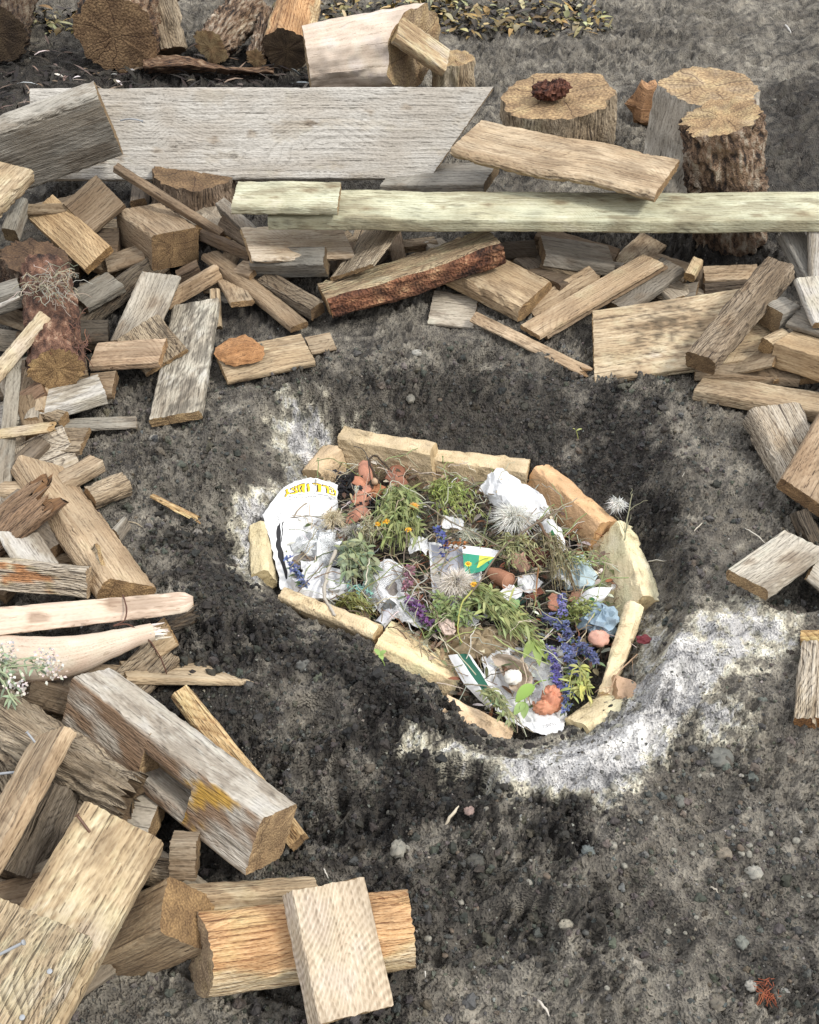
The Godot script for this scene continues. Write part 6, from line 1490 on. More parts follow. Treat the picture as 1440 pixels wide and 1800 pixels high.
func build_logs() -> void:
	var rows := [
		["stump", "flat topped stump carrying a red bark scrap, between brown board and sand", "stump", Vector3(0.4836, 0.0000, -3.4894), Vector3(0.4624, 0.1762, -3.4894), 0.1692, 0.1743, "split", Color(0.884, 0.812, 0.714), Color(0.91, 0.831, 0.706), {}],
		["stump", "tall pale stump with a slanting smooth side behind the barked stump", "stump", Vector3(0.8676, 0.0000, -3.2254), Vector3(0.8600, 0.3144, -3.2254), 0.1655, 0.1341, "grey", Color(0.867, 0.834, 0.779), Color(1.06, 0.989, 0.862), {}],
		["stump", "barked stump with flaking ochre bark standing behind the green plank", "stump", Vector3(0.9161, 0.0000, -2.9030), Vector3(0.8214, 0.3673, -2.9030), 0.0975, 0.1019, "bark", Color(2.62, 2.13, 1.75), Color(1.04, 0.939, 0.783), {}],
		["stump", "pale round stump half hidden behind the big forked log", "stump", Vector3(0.1531, 0.0000, -3.8970), Vector3(0.1495, 0.1347, -3.8970), 0.0735, 0.0718, "split", Color(1.06, 0.966, 0.823), Color(1.14, 1.04, 0.866), {}],
		["log", "big bleached log with an oblique sawn end lying behind white board", "log", Vector3(-0.3463, 0.1400, -3.8538), Vector3(0.0155, 0.1650, -3.9084), 0.1078, 0.1316, "smooth", Color(0.963, 0.924, 0.863), Color(1.15, 1.04, 0.903), {"k1": 0.6}],
		["log", "log with a round brown sawn face and grey bark behind white board", "log", Vector3(-0.7110, 0.0900, -4.1164), Vector3(-0.5929, 0.1400, -4.3826), 0.0632, 0.0720, "bark", Color(1.25, 1.19, 1.11), Color(1.11, 0.947, 0.766), {}],
		["log", "thin branch log with small round sawn end beside the brown faced log", "log", Vector3(-0.5471, 0.0600, -4.0787), Vector3(-0.5161, 0.1200, -4.3343), 0.0346, 0.0379, "bark", Color(1.31, 1.2, 1.09), Color(1.04, 0.939, 0.783), {}],
		["log", "log with dark wet end and flaking orange bark", "log", Vector3(-0.4367, 0.1000, -4.0584), Vector3(-0.4096, 0.1600, -4.3540), 0.0825, 0.0798, "orange", Color(0.909, 0.871, 0.8), Color(0.211, 0.19, 0.168), {}],
		["log", "wide brown log end with a crack across its sawn face", "log", Vector3(-1.0353, 0.1400, -4.0894), Vector3(-1.0074, 0.2000, -4.5091), 0.1447, 0.1500, "bark", Color(0.837, 0.76, 0.683), Color(0.702, 0.603, 0.513), {}],
		["log", "dark rounded log end lying beside a seaweed clump", "log", Vector3(-1.4700, 0.1300, -4.1273), Vector3(-1.5335, 0.2000, -4.6386), 0.1054, 0.1095, "bark", Color(0.379, 0.357, 0.324), Color(0.191, 0.17, 0.149), {}],
		["log", "red barked log with tufts of dry root fibre and a clean sawn end", "log", Vector3(-0.8018, 0.1200, -2.1156), Vector3(-0.9051, 0.1600, -2.4661), 0.0596, 0.0592, "redbark", Color(0.758, 0.632, 0.549), Color(0.924, 0.804, 0.608), {}],
		["log", "dark wet burl with a glossy cut face behind red barked log", "log", Vector3(-0.9662, 0.0600, -2.5208), Vector3(-0.9397, 0.1700, -2.5252), 0.0908, 0.0828, "bark", Color(0.372, 0.333, 0.305), Color(0.257, 0.205, 0.177), {}],
		["stump", "brown stump with red brown grain hidden under the white board", "stump", Vector3(-0.6378, 0.0000, -3.0758), Vector3(-0.6244, 0.1298, -3.0758), 0.1215, 0.1183, "split", Color(0.499, 0.427, 0.384), Color(0.466, 0.4, 0.332), {}],
		["log", "yellow and orange split log lying under the saw marked board", "log", Vector3(-0.3040, 0.0620, -0.7658), Vector3(0.0017, 0.0620, -0.8055), 0.0583, 0.0552, "orange", Color(1.11, 1.08, 1), Color(1.42, 1.25, 1.07), {"k0": 0.42, "wob": 0.05}],
		["log", "grey grooved driftwood log with frayed end beside the mortised beam", "log", Vector3(-0.7241, 0.1100, -1.1695), Vector3(-0.4394, 0.0900, -1.0075), 0.0476, 0.0378, "rough", Color(0.713, 0.674, 0.613), Color(0.387, 0.357, 0.314), {"fray": 0.03}],
		["log", "dark knotted rotten log under the nailed plank", "log", Vector3(-0.5594, 0.0800, -1.0234), Vector3(-0.5965, 0.0600, -0.8812), 0.0382, 0.0398, "rough", Color(0.402, 0.38, 0.358), Color(0.288, 0.26, 0.231), {}],
		["log", "split grey log piece leaning between two background logs", "log", Vector3(-0.8755, 0.0500, -4.1679), Vector3(-0.9254, 0.2500, -4.2931), 0.0662, 0.0737, "rough", Color(0.678, 0.634, 0.568), Color(0.568, 0.5, 0.43), {}],
	]
	var i := 0
	for r in rows:
		log_thing(r[0], r[1], r[2], r[3], r[4], r[5], r[6], r[7], r[8], r[9], r[10], 31 + i * 17)
		i += 1
	# loose slab leaning on the oblique end of the big bleached log
	var slab := solo("wood_slab", "thick sawn slab leaning on the oblique end of the bleached log", "slab", board_mesh(0.20, 0.12, 0.035, "tan", Color(1.2, 1.08, 0.85), {"ch": 0.004}, 501))
	var sa: Vector3 = (Vector3(0.1481, 0.1000, -3.9559) - Vector3(-0.0578, 0.2400, -3.9520)).normalized()
	var sn := (Vector3(0.75, 0.62, 0.25) - sa * Vector3(0.75, 0.62, 0.25).dot(sa)).normalized()
	place(slab, Vector3(0.0284, 0.1900, -3.8228), sa, sn, sa.cross(sn))
	# red bark scrap on the stump
	var bs := thing("bark_scrap", "crumpled red bark scrap lying on the flat topped stump", "bark", Vector3(0.4370, 0.1900, -3.4567))
	for k in 3: part("bark_layer", lump_mesh(Vector3(-0.015 + k * 0.02, 0.012 + k * 0.008, rr(-0.015, 0.015)), Vector3(0.036 - k * 0.006, 0.02, 0.03), 0.55, 55 + k, Color(0.62, 0.38, 0.31), M.redbark, true, 12), bs)
	# rusty flake of bark on the weathered board
	put("bark_flake", "rusty orange bark flake lying on the weathered board", "bark", sheet_mesh([
		[Vector3(-0.4717, 0.0500, -2.3016), Vector3(-0.4401, 0.0550, -2.3332), Vector3(-0.4026, 0.0600, -2.3406), Vector3(-0.3727, 0.0550, -2.3161)],
		[Vector3(-0.4727, 0.0550, -2.2706), Vector3(-0.4326, 0.0660, -2.2786), Vector3(-0.3919, 0.0700, -2.2871), Vector3(-0.3540, 0.0550, -2.2944)],
		[Vector3(-0.4583, 0.0500, -2.2494), Vector3(-0.4225, 0.0600, -2.2447), Vector3(-0.3831, 0.0600, -2.2588), Vector3(-0.3497, 0.0500, -2.2730)],
		[Vector3(-0.4403, 0.0450, -2.2424), Vector3(-0.4152, 0.0480, -2.2289), Vector3(-0.3821, 0.0480, -2.2382), Vector3(-0.3571, 0.0440, -2.2578)]], M.rough, 0.0038, 61, Color(1.25, 0.6, 0.33)))
	put("bark_chip", "curved bark strip lying on dark ground below the background logs", "bark", sheet_mesh([
		[Vector3(-0.9636, 0.0500, -4.1148), Vector3(-0.8165, 0.0600, -4.0996), Vector3(-0.6504, 0.0400, -4.0572), Vector3(-0.4900, 0.0300, -4.0721)],
		[Vector3(-0.9454, 0.0500, -4.0320), Vector3(-0.7994, 0.0700, -3.9917), Vector3(-0.6428, 0.0500, -4.0016), Vector3(-0.4864, 0.0300, -4.0312)],
		[Vector3(-0.9542, 0.0000, -4.0853), Vector3(-0.8191, 0.0100, -4.0707), Vector3(-0.6541, 0.0100, -4.0605), Vector3(-0.4927, 0.0000, -4.0751)]], M.bark, 0.008, 63, Color(0.75, 0.62, 0.52)))
	put("wood_chunk", "broken orange wood chunk behind the tall pale stump", "wood", lump_mesh(Vector3(0.7961, 0.0600, -3.7005), Vector3(0.05, 0.06, 0.05), 0.5, 71, Color(0.95, 0.62, 0.4), M.rough, true, 6))
	# hair-like root fibre on the red barked log
	var fb := MB.new()
	for k in 90:
		var c0: Vector3 = Vector3(-0.8313, 0.2200, -2.3039) + rv(0.045) * Vector3(1, 0.3, 1.2)
		fb.tube(bent(c0, c0 + rv(0.05) * Vector3(1, 0.3, 1), rr(0, 0.02), 5, 0.005), [0.0009], 4, vary(Color(0.32, 0.29, 0.22), 0.4))
	for k in 70:
		var c0: Vector3 = Vector3(-0.7707, 0.1600, -2.1705) + rv(0.04) * Vector3(0.8, 0.6, 1.1)
		fb.tube(bent(c0, c0 + rv(0.035), rr(-0.01, 0.01), 4, 0.004), [0.0009], 4, vary(Color(0.17, 0.09, 0.06), 0.4))
	stuff("root_fibre", "tangled dry root fibre clinging to the red barked log", "root fibre", fb.mesh(M.dry))
	# grey flowering herb at the left edge
	var hb := thing("flowering_herb", "grey green herb with pale flower heads hanging over the driftwood", "plant", Vector3(-0.6887, 0.1700, -1.1998))
	var hs := MB.new()
	var hf := MB.new()
	for e in [[Vector3(-0.5990, 0.2000, -1.1992), 1], [Vector3(-0.5817, 0.1900, -1.1836), 1], [Vector3(-0.6656, 0.2000, -1.2113), 1], [Vector3(-0.6391, 0.1800, -1.1622), 1], [Vector3(-0.6332, 0.1700, -1.1296), 0], [Vector3(-0.6761, 0.1700, -1.1182), 0]]:
		var d: Vector3 = e[0] - hb.position
		hs.tube(bent(Vector3.ZERO, d, 0.015, 6, 0.003), [0.0022, 0.0018, 0.0014], 5, Color(0.34, 0.38, 0.22))
		for k in 16: hs.leaf(d * rr(0.1, 0.9) + Vector3(0, 0.006, 0), rv(1.0).normalized(), 0.02, 0.005, vary(Color(0.27, 0.33, 0.2), 0.25))
		if e[1] == 1:
			for k in 60: hf.leaf(d + rv(0.016), (rv(1.0) + Vector3(0, 0.6, 0)).normalized(), 0.007, 0.005, vary(Color(0.52, 0.47, 0.42), 0.35), 0.2, 2)
	part("stems", hs.mesh(M.leaf), hb)
	part("flower_heads", hf.mesh(M.leaf), hb, true)

func build_pit_contents() -> void:
	# bed of dry plant scraps
	var lit := MB.new()
	for k in 2600:
		var a := rr(0, TAU)
		var r := sqrt(rng.randf()) * 0.93
		var rad := table(RIN, a) - 0.05
		var x := PIT.x + cos(a) * rad * r
		var z := PIT.y + sin(a) * rad * r
		var y := soft_h(x, z) + rr(0.005, 0.06)
		var pick := rng.randf()
		var col := Color(0.12, 0.14, 0.06)
		if pick < 0.3: col = Color(0.28, 0.22, 0.14)
		elif pick < 0.5: col = Color(0.13, 0.085, 0.055)
		elif pick < 0.65: col = Color(0.36, 0.34, 0.26)
		elif pick < 0.72: col = Color(0.3, 0.13, 0.07)
		elif pick < 0.86: col = Color(0.55, 0.52, 0.45)
		var d := Vector3(rr(-1, 1), rr(-0.15, 0.35), rr(-1, 1)).normalized()
		var p := Vector3(x, y, z)
		if k % 3 == 0: lit.tube(bent(p, p + d * rr(0.03, 0.09), rr(0, 0.015), 4, 0.003), [rr(0.0006, 0.0013)], 4, vary(col, 0.4))
		else: lit.leaf(p, d, rr(0.012, 0.035), rr(0.004, 0.012), vary(col, 0.45), rr(0, 0.5), 3)
	for k in 230:
		var a := rr(0, TAU)
		var r := sqrt(rng.randf()) * (table(RIN, a) - 0.07)
		var p := Vector3(PIT.x + cos(a) * r, rr(-0.09, -0.04), PIT.y + sin(a) * r)
		var d := Vector3(rr(-1, 1), rr(-0.2, 0.2), rr(-1, 1)).normalized() * rr(0.04, 0.13)
		var q := p + d
		if Vector2(q.x - PIT.x, q.z - PIT.y).length() > table(RIN, atan2(q.z - PIT.y, q.x - PIT.x)) - 0.07: continue
		var cc: Color = [Color(0.4, 0.35, 0.24), Color(0.2, 0.15, 0.1), Color(0.24, 0.28, 0.11), Color(0.5, 0.46, 0.36)][k % 4]
		lit.tube(bent(p, q, rr(-0.005, 0.02), 6, 0.004), [rr(0.0007, 0.0014)], 4, vary(cc, 0.3))
	stuff("plant_litter", "bed of dry leaves, stalks and scraps filling the brick pit", "plant litter", lit.mesh(M.dry))
	for e in [[Vector3(-0.0871, -0.0800, -1.7913), 5], [Vector3(0.0184, -0.0750, -1.7420), 6], [Vector3(0.1744, -0.0850, -1.5622), 7], [Vector3(0.2059, -0.0800, -1.6050), 8], [Vector3(-0.0252, -0.0800, -1.8275), 9], [Vector3(0.2503, -0.0850, -1.6421), 10], [Vector3(-0.2113, -0.0850, -1.6835), 11], [Vector3(0.0936, -0.0700, -1.8079), 12], [Vector3(0.3243, -0.0850, -1.6668), 13], [Vector3(0.1158, -0.0900, -1.5434), 14]]:
		var rows := []
		for b in 3:
			var row := []
			for a in 3: row.append(e[0] + Vector3((a - 1) * 0.022, rr(-0.006, 0.008), (b - 1) * 0.02).rotated(Vector3.UP, e[1] * 1.3))
			rows.append(row)
		put("paper_scrap", "small torn white paper scrap tucked among the plants", "paper", sheet_mesh(rows, M.blank, 0.006, e[1], Color(0.9, 0.9, 0.9)), "torn paper scraps")
	# paper
	sheet("newspaper_sheet", "newspaper with a yellow headline draped over the pit's brick edge", "newspaper", [
		[Vector3(-0.3270, -0.0700, -1.8353), Vector3(-0.2847, -0.0600, -1.9127), Vector3(-0.2266, -0.0600, -1.9457), Vector3(-0.1652, -0.0800, -1.9449)],
		[Vector3(-0.3166, -0.0700, -1.8043), Vector3(-0.2782, -0.0600, -1.8634), Vector3(-0.2244, -0.0750, -1.8987), Vector3(-0.1651, -0.0900, -1.9037)],
		[Vector3(-0.2983, -0.0900, -1.7484), Vector3(-0.2729, -0.0850, -1.8055), Vector3(-0.2233, -0.1000, -1.8579), Vector3(-0.1676, -0.1100, -1.8836)],
		[Vector3(-0.2730, -0.1100, -1.6475), Vector3(-0.2509, -0.1100, -1.6574), Vector3(-0.2301, -0.1150, -1.7559), Vector3(-0.1911, -0.1200, -1.8327)]], "headline", 0.004, 3, Color(1, 1, 1), 9)
	put("crumpled_paper", "crushed white paper with faint blue print next to the headline sheet", "paper", lump_mesh(Vector3(-0.1993, -0.1150, -1.7612), Vector3(0.05, 0.035, 0.045), 0.55, 5, Color(0.95, 0.97, 0.98), M.news, true, 12))
	put("crumpled_paper", "crushed blank white paper ball beside the pale stick", "paper", lump_mesh(Vector3(-0.1857, -0.1150, -1.6522), Vector3(0.055, 0.03, 0.038), 0.5, 6, Color(0.98, 0.98, 1.0), M.blank, true, 12))
	sheet("newspaper_sheet", "crumpled printed newspaper page curling over the mossy brick", "newspaper", [
		[Vector3(-0.1026, -0.1000, -1.6317), Vector3(-0.0807, -0.0850, -1.6768), Vector3(-0.0472, -0.0750, -1.7025), Vector3(-0.0024, -0.0850, -1.6735)],
		[Vector3(-0.0852, -0.1000, -1.6026), Vector3(-0.0564, -0.0750, -1.6051), Vector3(-0.0286, -0.0850, -1.6404), Vector3(0.0024, -0.1050, -1.6527)],
		[Vector3(-0.0526, -0.1000, -1.5647), Vector3(-0.0245, -0.0800, -1.5717), Vector3(-0.0071, -0.0900, -1.5967), Vector3(0.0155, -0.1100, -1.6150)],
		[Vector3(-0.0350, -0.1000, -1.5585), Vector3(0.0023, -0.0850, -1.5267), Vector3(0.0550, -0.0900, -1.5129), Vector3(0.0377, -0.1100, -1.5799)]], "news", 0.006, 9, Color(0.93, 0.93, 0.93), 8)
	var tb := MB.new()
	tb.tube([Vector3(-0.0614, -0.1000, -1.5368), Vector3(-0.0352, -0.1000, -1.5804)], [0.0125, 0.0125], 18, Color(0.5, 0.5, 0.52), false)
	tb.tube([Vector3(-0.0352, -0.1000, -1.5804), Vector3(-0.0614, -0.1000, -1.5368)], [0.0105, 0.0105], 18, Color(0.42, 0.42, 0.43), false)
	put("paper_roll", "small grey rolled paper tube under the printed page", "paper roll", tb.mesh(M.dry))
	sheet("magazine_page", "white bordered picture page lying under the fluffy seed head", "page", [
		[Vector3(0.0394, -0.0750, -1.7560), Vector3(0.0981, -0.0750, -1.7455), Vector3(0.1595, -0.0800, -1.7419)],
		[Vector3(0.0444, -0.0850, -1.6668), Vector3(0.0960, -0.0850, -1.6635), Vector3(0.1515, -0.0900, -1.6650)],
		[Vector3(0.0492, -0.0950, -1.5759), Vector3(0.0961, -0.0950, -1.5790), Vector3(0.1473, -0.1000, -1.5899)]], "picture", 0.002, 11)
	sheet("printed_card", "green and yellow printed card corner beside the cup", "card", [
		[Vector3(0.1119, -0.0600, -1.7303), Vector3(0.1517, -0.0600, -1.7234), Vector3(0.1913, -0.0620, -1.7152)],
		[Vector3(0.1131, -0.0660, -1.6902), Vector3(0.1466, -0.0660, -1.6852), Vector3(0.1732, -0.0680, -1.6871)],
		[Vector3(0.1155, -0.0700, -1.6524), Vector3(0.1359, -0.0700, -1.6557), Vector3(0.1554, -0.0700, -1.6640)]], "greencard", 0.001, 12)
	sheet("crumpled_paper", "crushed white paper standing between orange brick and cream brick", "paper", [
		[Vector3(0.1589, -0.0850, -1.9446), Vector3(0.1816, -0.0550, -1.9577), Vector3(0.2144, -0.0550, -1.9637), Vector3(0.2339, -0.0750, -1.9451)],
		[Vector3(0.1674, -0.0800, -1.9081), Vector3(0.2051, -0.0450, -1.8808), Vector3(0.2443, -0.0500, -1.8939), Vector3(0.3027, -0.0750, -1.8987)],
		[Vector3(0.1902, -0.0950, -1.8864), Vector3(0.2351, -0.0600, -1.8246), Vector3(0.2748, -0.0700, -1.8115), Vector3(0.3089, -0.0900, -1.8399)]], "blank", 0.009, 13, Color(0.99, 0.99, 1.0))
	sheet("paper_bag", "small white paper bag with a green leaf mark against the orange brick", "bag", [
		[Vector3(0.2841, -0.0850, -1.8200), Vector3(0.3073, -0.0650, -1.8171), Vector3(0.3348, -0.0850, -1.7983)],
		[Vector3(0.2877, -0.0850, -1.7733), Vector3(0.3084, -0.0550, -1.7566), Vector3(0.3351, -0.0800, -1.7558)],
		[Vector3(0.3027, -0.1000, -1.7602), Vector3(0.3188, -0.0850, -1.7347), Vector3(0.3367, -0.1000, -1.7532)]], "leafmark", 0.003, 15)
	sheet("folded_paper", "folded white paper with a green patch beside the pale brick", "paper", [
		[Vector3(0.3396, -0.1000, -1.5931), Vector3(0.3701, -0.0750, -1.6148), Vector3(0.4204, -0.0700, -1.6165)],
		[Vector3(0.3457, -0.0900, -1.5714), Vector3(0.3724, -0.0700, -1.5783), Vector3(0.4042, -0.0700, -1.5909)],
		[Vector3(0.3601, -0.0950, -1.5696), Vector3(0.3754, -0.0850, -1.5700), Vector3(0.3936, -0.0850, -1.5857)]], "leafmark", 0.001, 16, Color(0.95, 0.95, 0.95))
	put("plastic_wrap", "crushed pale blue plastic wrap among the twigs", "plastic", lump_mesh(Vector3(0.3558, -0.1000, -1.6779), Vector3(0.028, 0.03, 0.035), 0.55, 18, Color(0.62, 0.76, 0.8), M.blank, true, 10))
	sheet("paper_strip", "white and dark green magazine strip bent over mossy brick", "magazine", [
		[Vector3(0.0762, -0.0850, -1.4465), Vector3(0.1004, -0.0750, -1.3761), Vector3(0.1233, -0.0800, -1.3445), Vector3(0.1535, -0.1000, -1.3249)],
		[Vector3(0.0937, -0.0750, -1.4410), Vector3(0.1217, -0.0620, -1.3740), Vector3(0.1400, -0.0680, -1.3433), Vector3(0.1575, -0.0900, -1.3280)],
		[Vector3(0.1189, -0.0850, -1.4494), Vector3(0.1425, -0.0750, -1.3900), Vector3(0.1546, -0.0800, -1.3636), Vector3(0.1677, -0.1000, -1.3465)]], "greenband", 0.001, 19)
	sheet("crumpled_paper", "large crumpled white sheet under the pink clay lump", "paper", [
		[Vector3(0.1424, -0.1000, -1.4590), Vector3(0.1801, -0.0850, -1.4596), Vector3(0.2389, -0.1000, -1.4796), Vector3(0.3064, -0.1200, -1.4995)],
		[Vector3(0.1417, -0.0950, -1.4005), Vector3(0.1902, -0.1150, -1.4137), Vector3(0.2466, -0.1150, -1.4194), Vector3(0.3001, -0.1200, -1.4120)],
		[Vector3(0.1603, -0.0950, -1.3345), Vector3(0.2010, -0.1050, -1.3341), Vector3(0.2442, -0.1000, -1.3357), Vector3(0.2982, -0.1100, -1.3352)],
		[Vector3(0.1833, -0.0900, -1.2910), Vector3(0.2215, -0.0850, -1.2666), Vector3(0.2573, -0.0850, -1.2539), Vector3(0.2896, -0.1000, -1.2802)]], "small", 0.008, 21, Color(1, 1, 1), 8)
	sheet("paper_bag", "beige torn paper bag opened on the large white sheet", "bag", [
		[Vector3(0.1581, -0.0750, -1.4353), Vector3(0.1879, -0.0600, -1.4285), Vector3(0.2311, -0.0700, -1.4056)],
		[Vector3(0.1732, -0.0900, -1.4134), Vector3(0.2060, -0.1000, -1.4130), Vector3(0.2347, -0.0800, -1.3857)],
		[Vector3(0.1896, -0.0850, -1.3620), Vector3(0.2086, -0.0850, -1.3539), Vector3(0.2297, -0.0750, -1.3542)]], "blank", 0.005, 23, Color(0.72, 0.58, 0.45))
	put("cotton_wad", "white cotton wad inside the torn beige bag", "cotton", lump_mesh(Vector3(0.1986, -0.0700, -1.3804), Vector3(0.017, 0.013, 0.016), 0.4, 25, Color(0.8, 0.76, 0.68), M.dry, false, 10))
	put("cloth_wad", "knotted blue and white cloth wad beside the broad yellow brick", "cloth", lump_mesh(Vector3(0.3886, -0.0900, -1.5403), Vector3(0.03, 0.026, 0.026), 0.6, 27, Color(0.36, 0.5, 0.62), M.clay, true, 12))
	put("linen_bundle", "tan crumpled linen bundle in front of the green stems", "cloth", lump_mesh(Vector3(0.1424, -0.1000, -1.4840), Vector3(0.055, 0.03, 0.03), 0.5, 29, Color(0.36, 0.29, 0.18), M.clay, true, 14))
	# clay
	var pink := Color(0.62, 0.3, 0.2)
	shard("pink curved clay shard lying on black char by the headline sheet", Vector3(-0.1042, -0.1000, -1.9301), Vector3(0.1, 1, 0.5), 0.06, 0.55, 0.4, pink, 1)
	shard("pinkish clay shard lowest of the pile beside headline sheet", Vector3(-0.1182, -0.1050, -1.8764), Vector3(-0.2, 1, 0.3), 0.07, 0.42, 0.2, pink, 2)
	shard("standing pink clay shard against the long cream brick", Vector3(-0.1033, -0.0900, -1.9979), Vector3(0, 0.7, 0.7), 0.06, 0.45, 1.2, pink * 0.9, 3)
	shard("orange clay shard under the thin dark stalks", Vector3(-0.1101, -0.0900, -1.9620), Vector3(0.3, 0.9, 0.4), 0.04, 0.6, 2.0, Color(0.55, 0.24, 0.14), 4)
	shard("long brown clay shard at foot of the long cream brick", Vector3(-0.0320, -0.1100, -2.0087), Vector3(0, 1, 0.3), 0.08, 0.45, 1.5, Color(0.36, 0.16, 0.1), 5)
	shard("orange brown clay shard below the round clay knob", Vector3(-0.0705, -0.0950, -1.9440), Vector3(0.2, 0.9, 0.5), 0.035, 0.6, 0.3, Color(0.5, 0.22, 0.1), 6)
	shard("tall pale clay shard standing behind the terracotta cup", Vector3(0.2368, -0.0600, -1.6759), Vector3(0.1, 0.5, 0.9), 0.05, 0.55, 1.6, Color(0.5, 0.32, 0.24), 7)
	shard("flat pink clay shard under blue flowers", Vector3(0.3021, -0.1000, -1.6074), Vector3(0, 1, 0.2), 0.06, 0.35, 0.9, pink, 8)
	shard("brown clay shard next to the folded white paper", Vector3(0.3522, -0.0900, -1.6094), Vector3(0.1, 1, 0.3), 0.05, 0.45, 0.0, Color(0.36, 0.2, 0.13), 9)
	shard("dark red clay shard below the seed cone", Vector3(0.2615, -0.0950, -1.6238), Vector3(0, 0.8, 0.6), 0.04, 0.5, 0.0, Color(0.28, 0.1, 0.06), 10)
	shard("dark green glazed shard below the terracotta cup", Vector3(0.2361, -0.1000, -1.6284), Vector3(0, 0.9, 0.4), 0.05, 0.45, 0.6, Color(0.04, 0.1, 0.08), 11)
	shard("pinkish clay shard standing beside the blue cloth wad", Vector3(0.3562, -0.0900, -1.5403), Vector3(-0.3, 0.8, 0.5), 0.04, 0.55, 0.5, Color(0.66, 0.42, 0.33), 12)
	put("clay_ball", "round buff clay knob among dark stalks", "clay", lump_mesh(Vector3(-0.0784, -0.0800, -1.9586), Vector3(0.009, 0.009, 0.009), 0.15, 31, Color(0.62, 0.45, 0.3), M.clay, false, 9))
	put("clay_lump", "glossy pink clay lump on the large white sheet", "clay", lump_mesh(Vector3(0.2704, -0.0850, -1.3403), Vector3(0.019, 0.022, 0.026), 0.5, 33, Color(0.72, 0.32, 0.2), M.clay, false, 14))
	put("clay_lump", "flat orange clay lump touching the pink lump", "clay", lump_mesh(Vector3(0.2556, -0.0850, -1.3189), Vector3(0.022, 0.013, 0.014), 0.4, 34, Color(0.7, 0.33, 0.2), M.clay, false, 14))
	put("clay_disc", "pale pink clay disc below the blue cloth wad", "clay", lump_mesh(Vector3(0.3785, -0.0850, -1.4906), Vector3(0.021, 0.013, 0.02), 0.25, 35, Color(0.72, 0.42, 0.33), M.clay, false, 12))
	# terracotta cup lying on its side, mouth towards the right front
	var cup := MB.new()
	var ca: Vector3 = Vector3(0.1709, -0.0850, -1.6735)
	var cb: Vector3 = Vector3(0.2059, -0.0700, -1.6327)
	cup.tube([ca, ca.lerp(cb, 0.35), ca.lerp(cb, 0.85), cb], [0.011, 0.0165, 0.018, 0.0185], 24, Color(0.46, 0.22, 0.13), false)
	cup.tube([cb, ca.lerp(cb, 0.8), ca.lerp(cb, 0.3), ca.lerp(cb, 0.15)], [0.0165, 0.0155, 0.012, 0.001], 24, Color(0.52, 0.27, 0.17), true)
	cup.tube([cb, cb + (cb - ca).normalized() * 0.001], [0.0185, 0.0165], 24, Color(0.52, 0.27, 0.17), false)
	put("terracotta_cup", "small terracotta cup lying on its side among the stems", "cup", cup.mesh(M.clay))
	# char and dark seaweed
	var ch := MB.new()
	for e in [[Vector3(-0.1424, -0.1000, -1.9733), 150, 0.03], [Vector3(-0.0913, -0.1150, -1.9214), 130, 0.035], [Vector3(-0.2068, -0.1200, -1.6372), 90, 0.022], [Vector3(-0.1448, -0.1200, -1.6503), 60, 0.02], [Vector3(0.3009, -0.1150, -1.5194), 60, 0.025], [Vector3(0.3272, -0.1200, -1.4349), 50, 0.03], [Vector3(0.1875, -0.1200, -1.5544), 50, 0.02]]:
		for k in e[1]:
			var c0: Vector3 = e[0] + rv(e[2]) * Vector3(1, 0.35, 1)
			ch.leaf(c0, rv(1.0).normalized(), rr(0.008, 0.025), rr(0.004, 0.012), vary(Color(0.018, 0.016, 0.017), 0.4), 0.3, 2)
	stuff("char", "black charred flakes lying between the clay shards", "char", ch.mesh(M.dry))
	# tufts
	fluff("white_tuft", "large white hair tuft in front of the crushed white paper", Vector3(0.2321, -0.0750, -1.8222), 0.062, 900, Color(0.78, 0.77, 0.72), Color(0.4, 0.38, 0.3, 0))
	fluff("fluffy_flower", "creamy fluffy seed head with a dark centre on the picture page", Vector3(0.0973, -0.0600, -1.6104), 0.05, 800, Color(0.72, 0.66, 0.58), Color(0.06, 0.05, 0.05))
	fluff("white_tuft", "small white tuft caught behind the broad yellow brick", Vector3(0.4627, -0.0700, -1.8631), 0.026, 300, Color(0.8, 0.79, 0.75), Color(0, 0, 0, 0))
	fluff("wool_tuft", "yellowish wool tuft lying on the headline sheet", Vector3(-0.1703, -0.0850, -1.8310), 0.034, 420, Color(0.6, 0.52, 0.36), Color(0, 0, 0, 0))
	fluff("wool_tuft", "grey wool tuft beside the crushed blue printed paper", Vector3(-0.1274, -0.0900, -1.7927), 0.032, 300, Color(0.5, 0.48, 0.42), Color(0, 0, 0, 0))
	fluff("fluffy_flower", "thin pale seed head above the green printed card", Vector3(0.1249, -0.0600, -1.7530), 0.028, 180, Color(0.5, 0.5, 0.4), Color(0, 0, 0, 0))
	# greenery
	var green := Color(0.15, 0.19, 0.06)
	herb("green_herb", "thick bunch of fresh green herb with yellow flowers", Vector3(-0.0261, -0.1000, -1.9340), Vector3(-0.0245, -0.0600, -1.7530), 0.055, 85, 5, green, 0.032, 0.008, 0.0014)
	herb("green_herb", "yellow green herb sprigs at foot of the cream bricks", Vector3(0.0656, -0.1000, -1.9535), Vector3(0.1191, -0.0550, -1.8376), 0.05, 46, 6, Color(0.2, 0.25, 0.05), 0.018, 0.005, 0.0012)
	herb("green_herb", "bunch of straight green stems laid beside the terracotta cup", Vector3(0.1124, -0.0800, -1.6211), Vector3(0.2362, -0.0650, -1.4763), 0.032, 70, 2, Color(0.24, 0.28, 0.1), 0.035, 0.010, 0.0017)
	herb("green_herb", "low green herb tangle around the fluffy seed head", Vector3(0.0576, -0.0900, -1.5281), Vector3(0.1095, -0.0700, -1.5487), 0.055, 40, 6, Color(0.13, 0.19, 0.06), 0.022, 0.008, 0.0012)
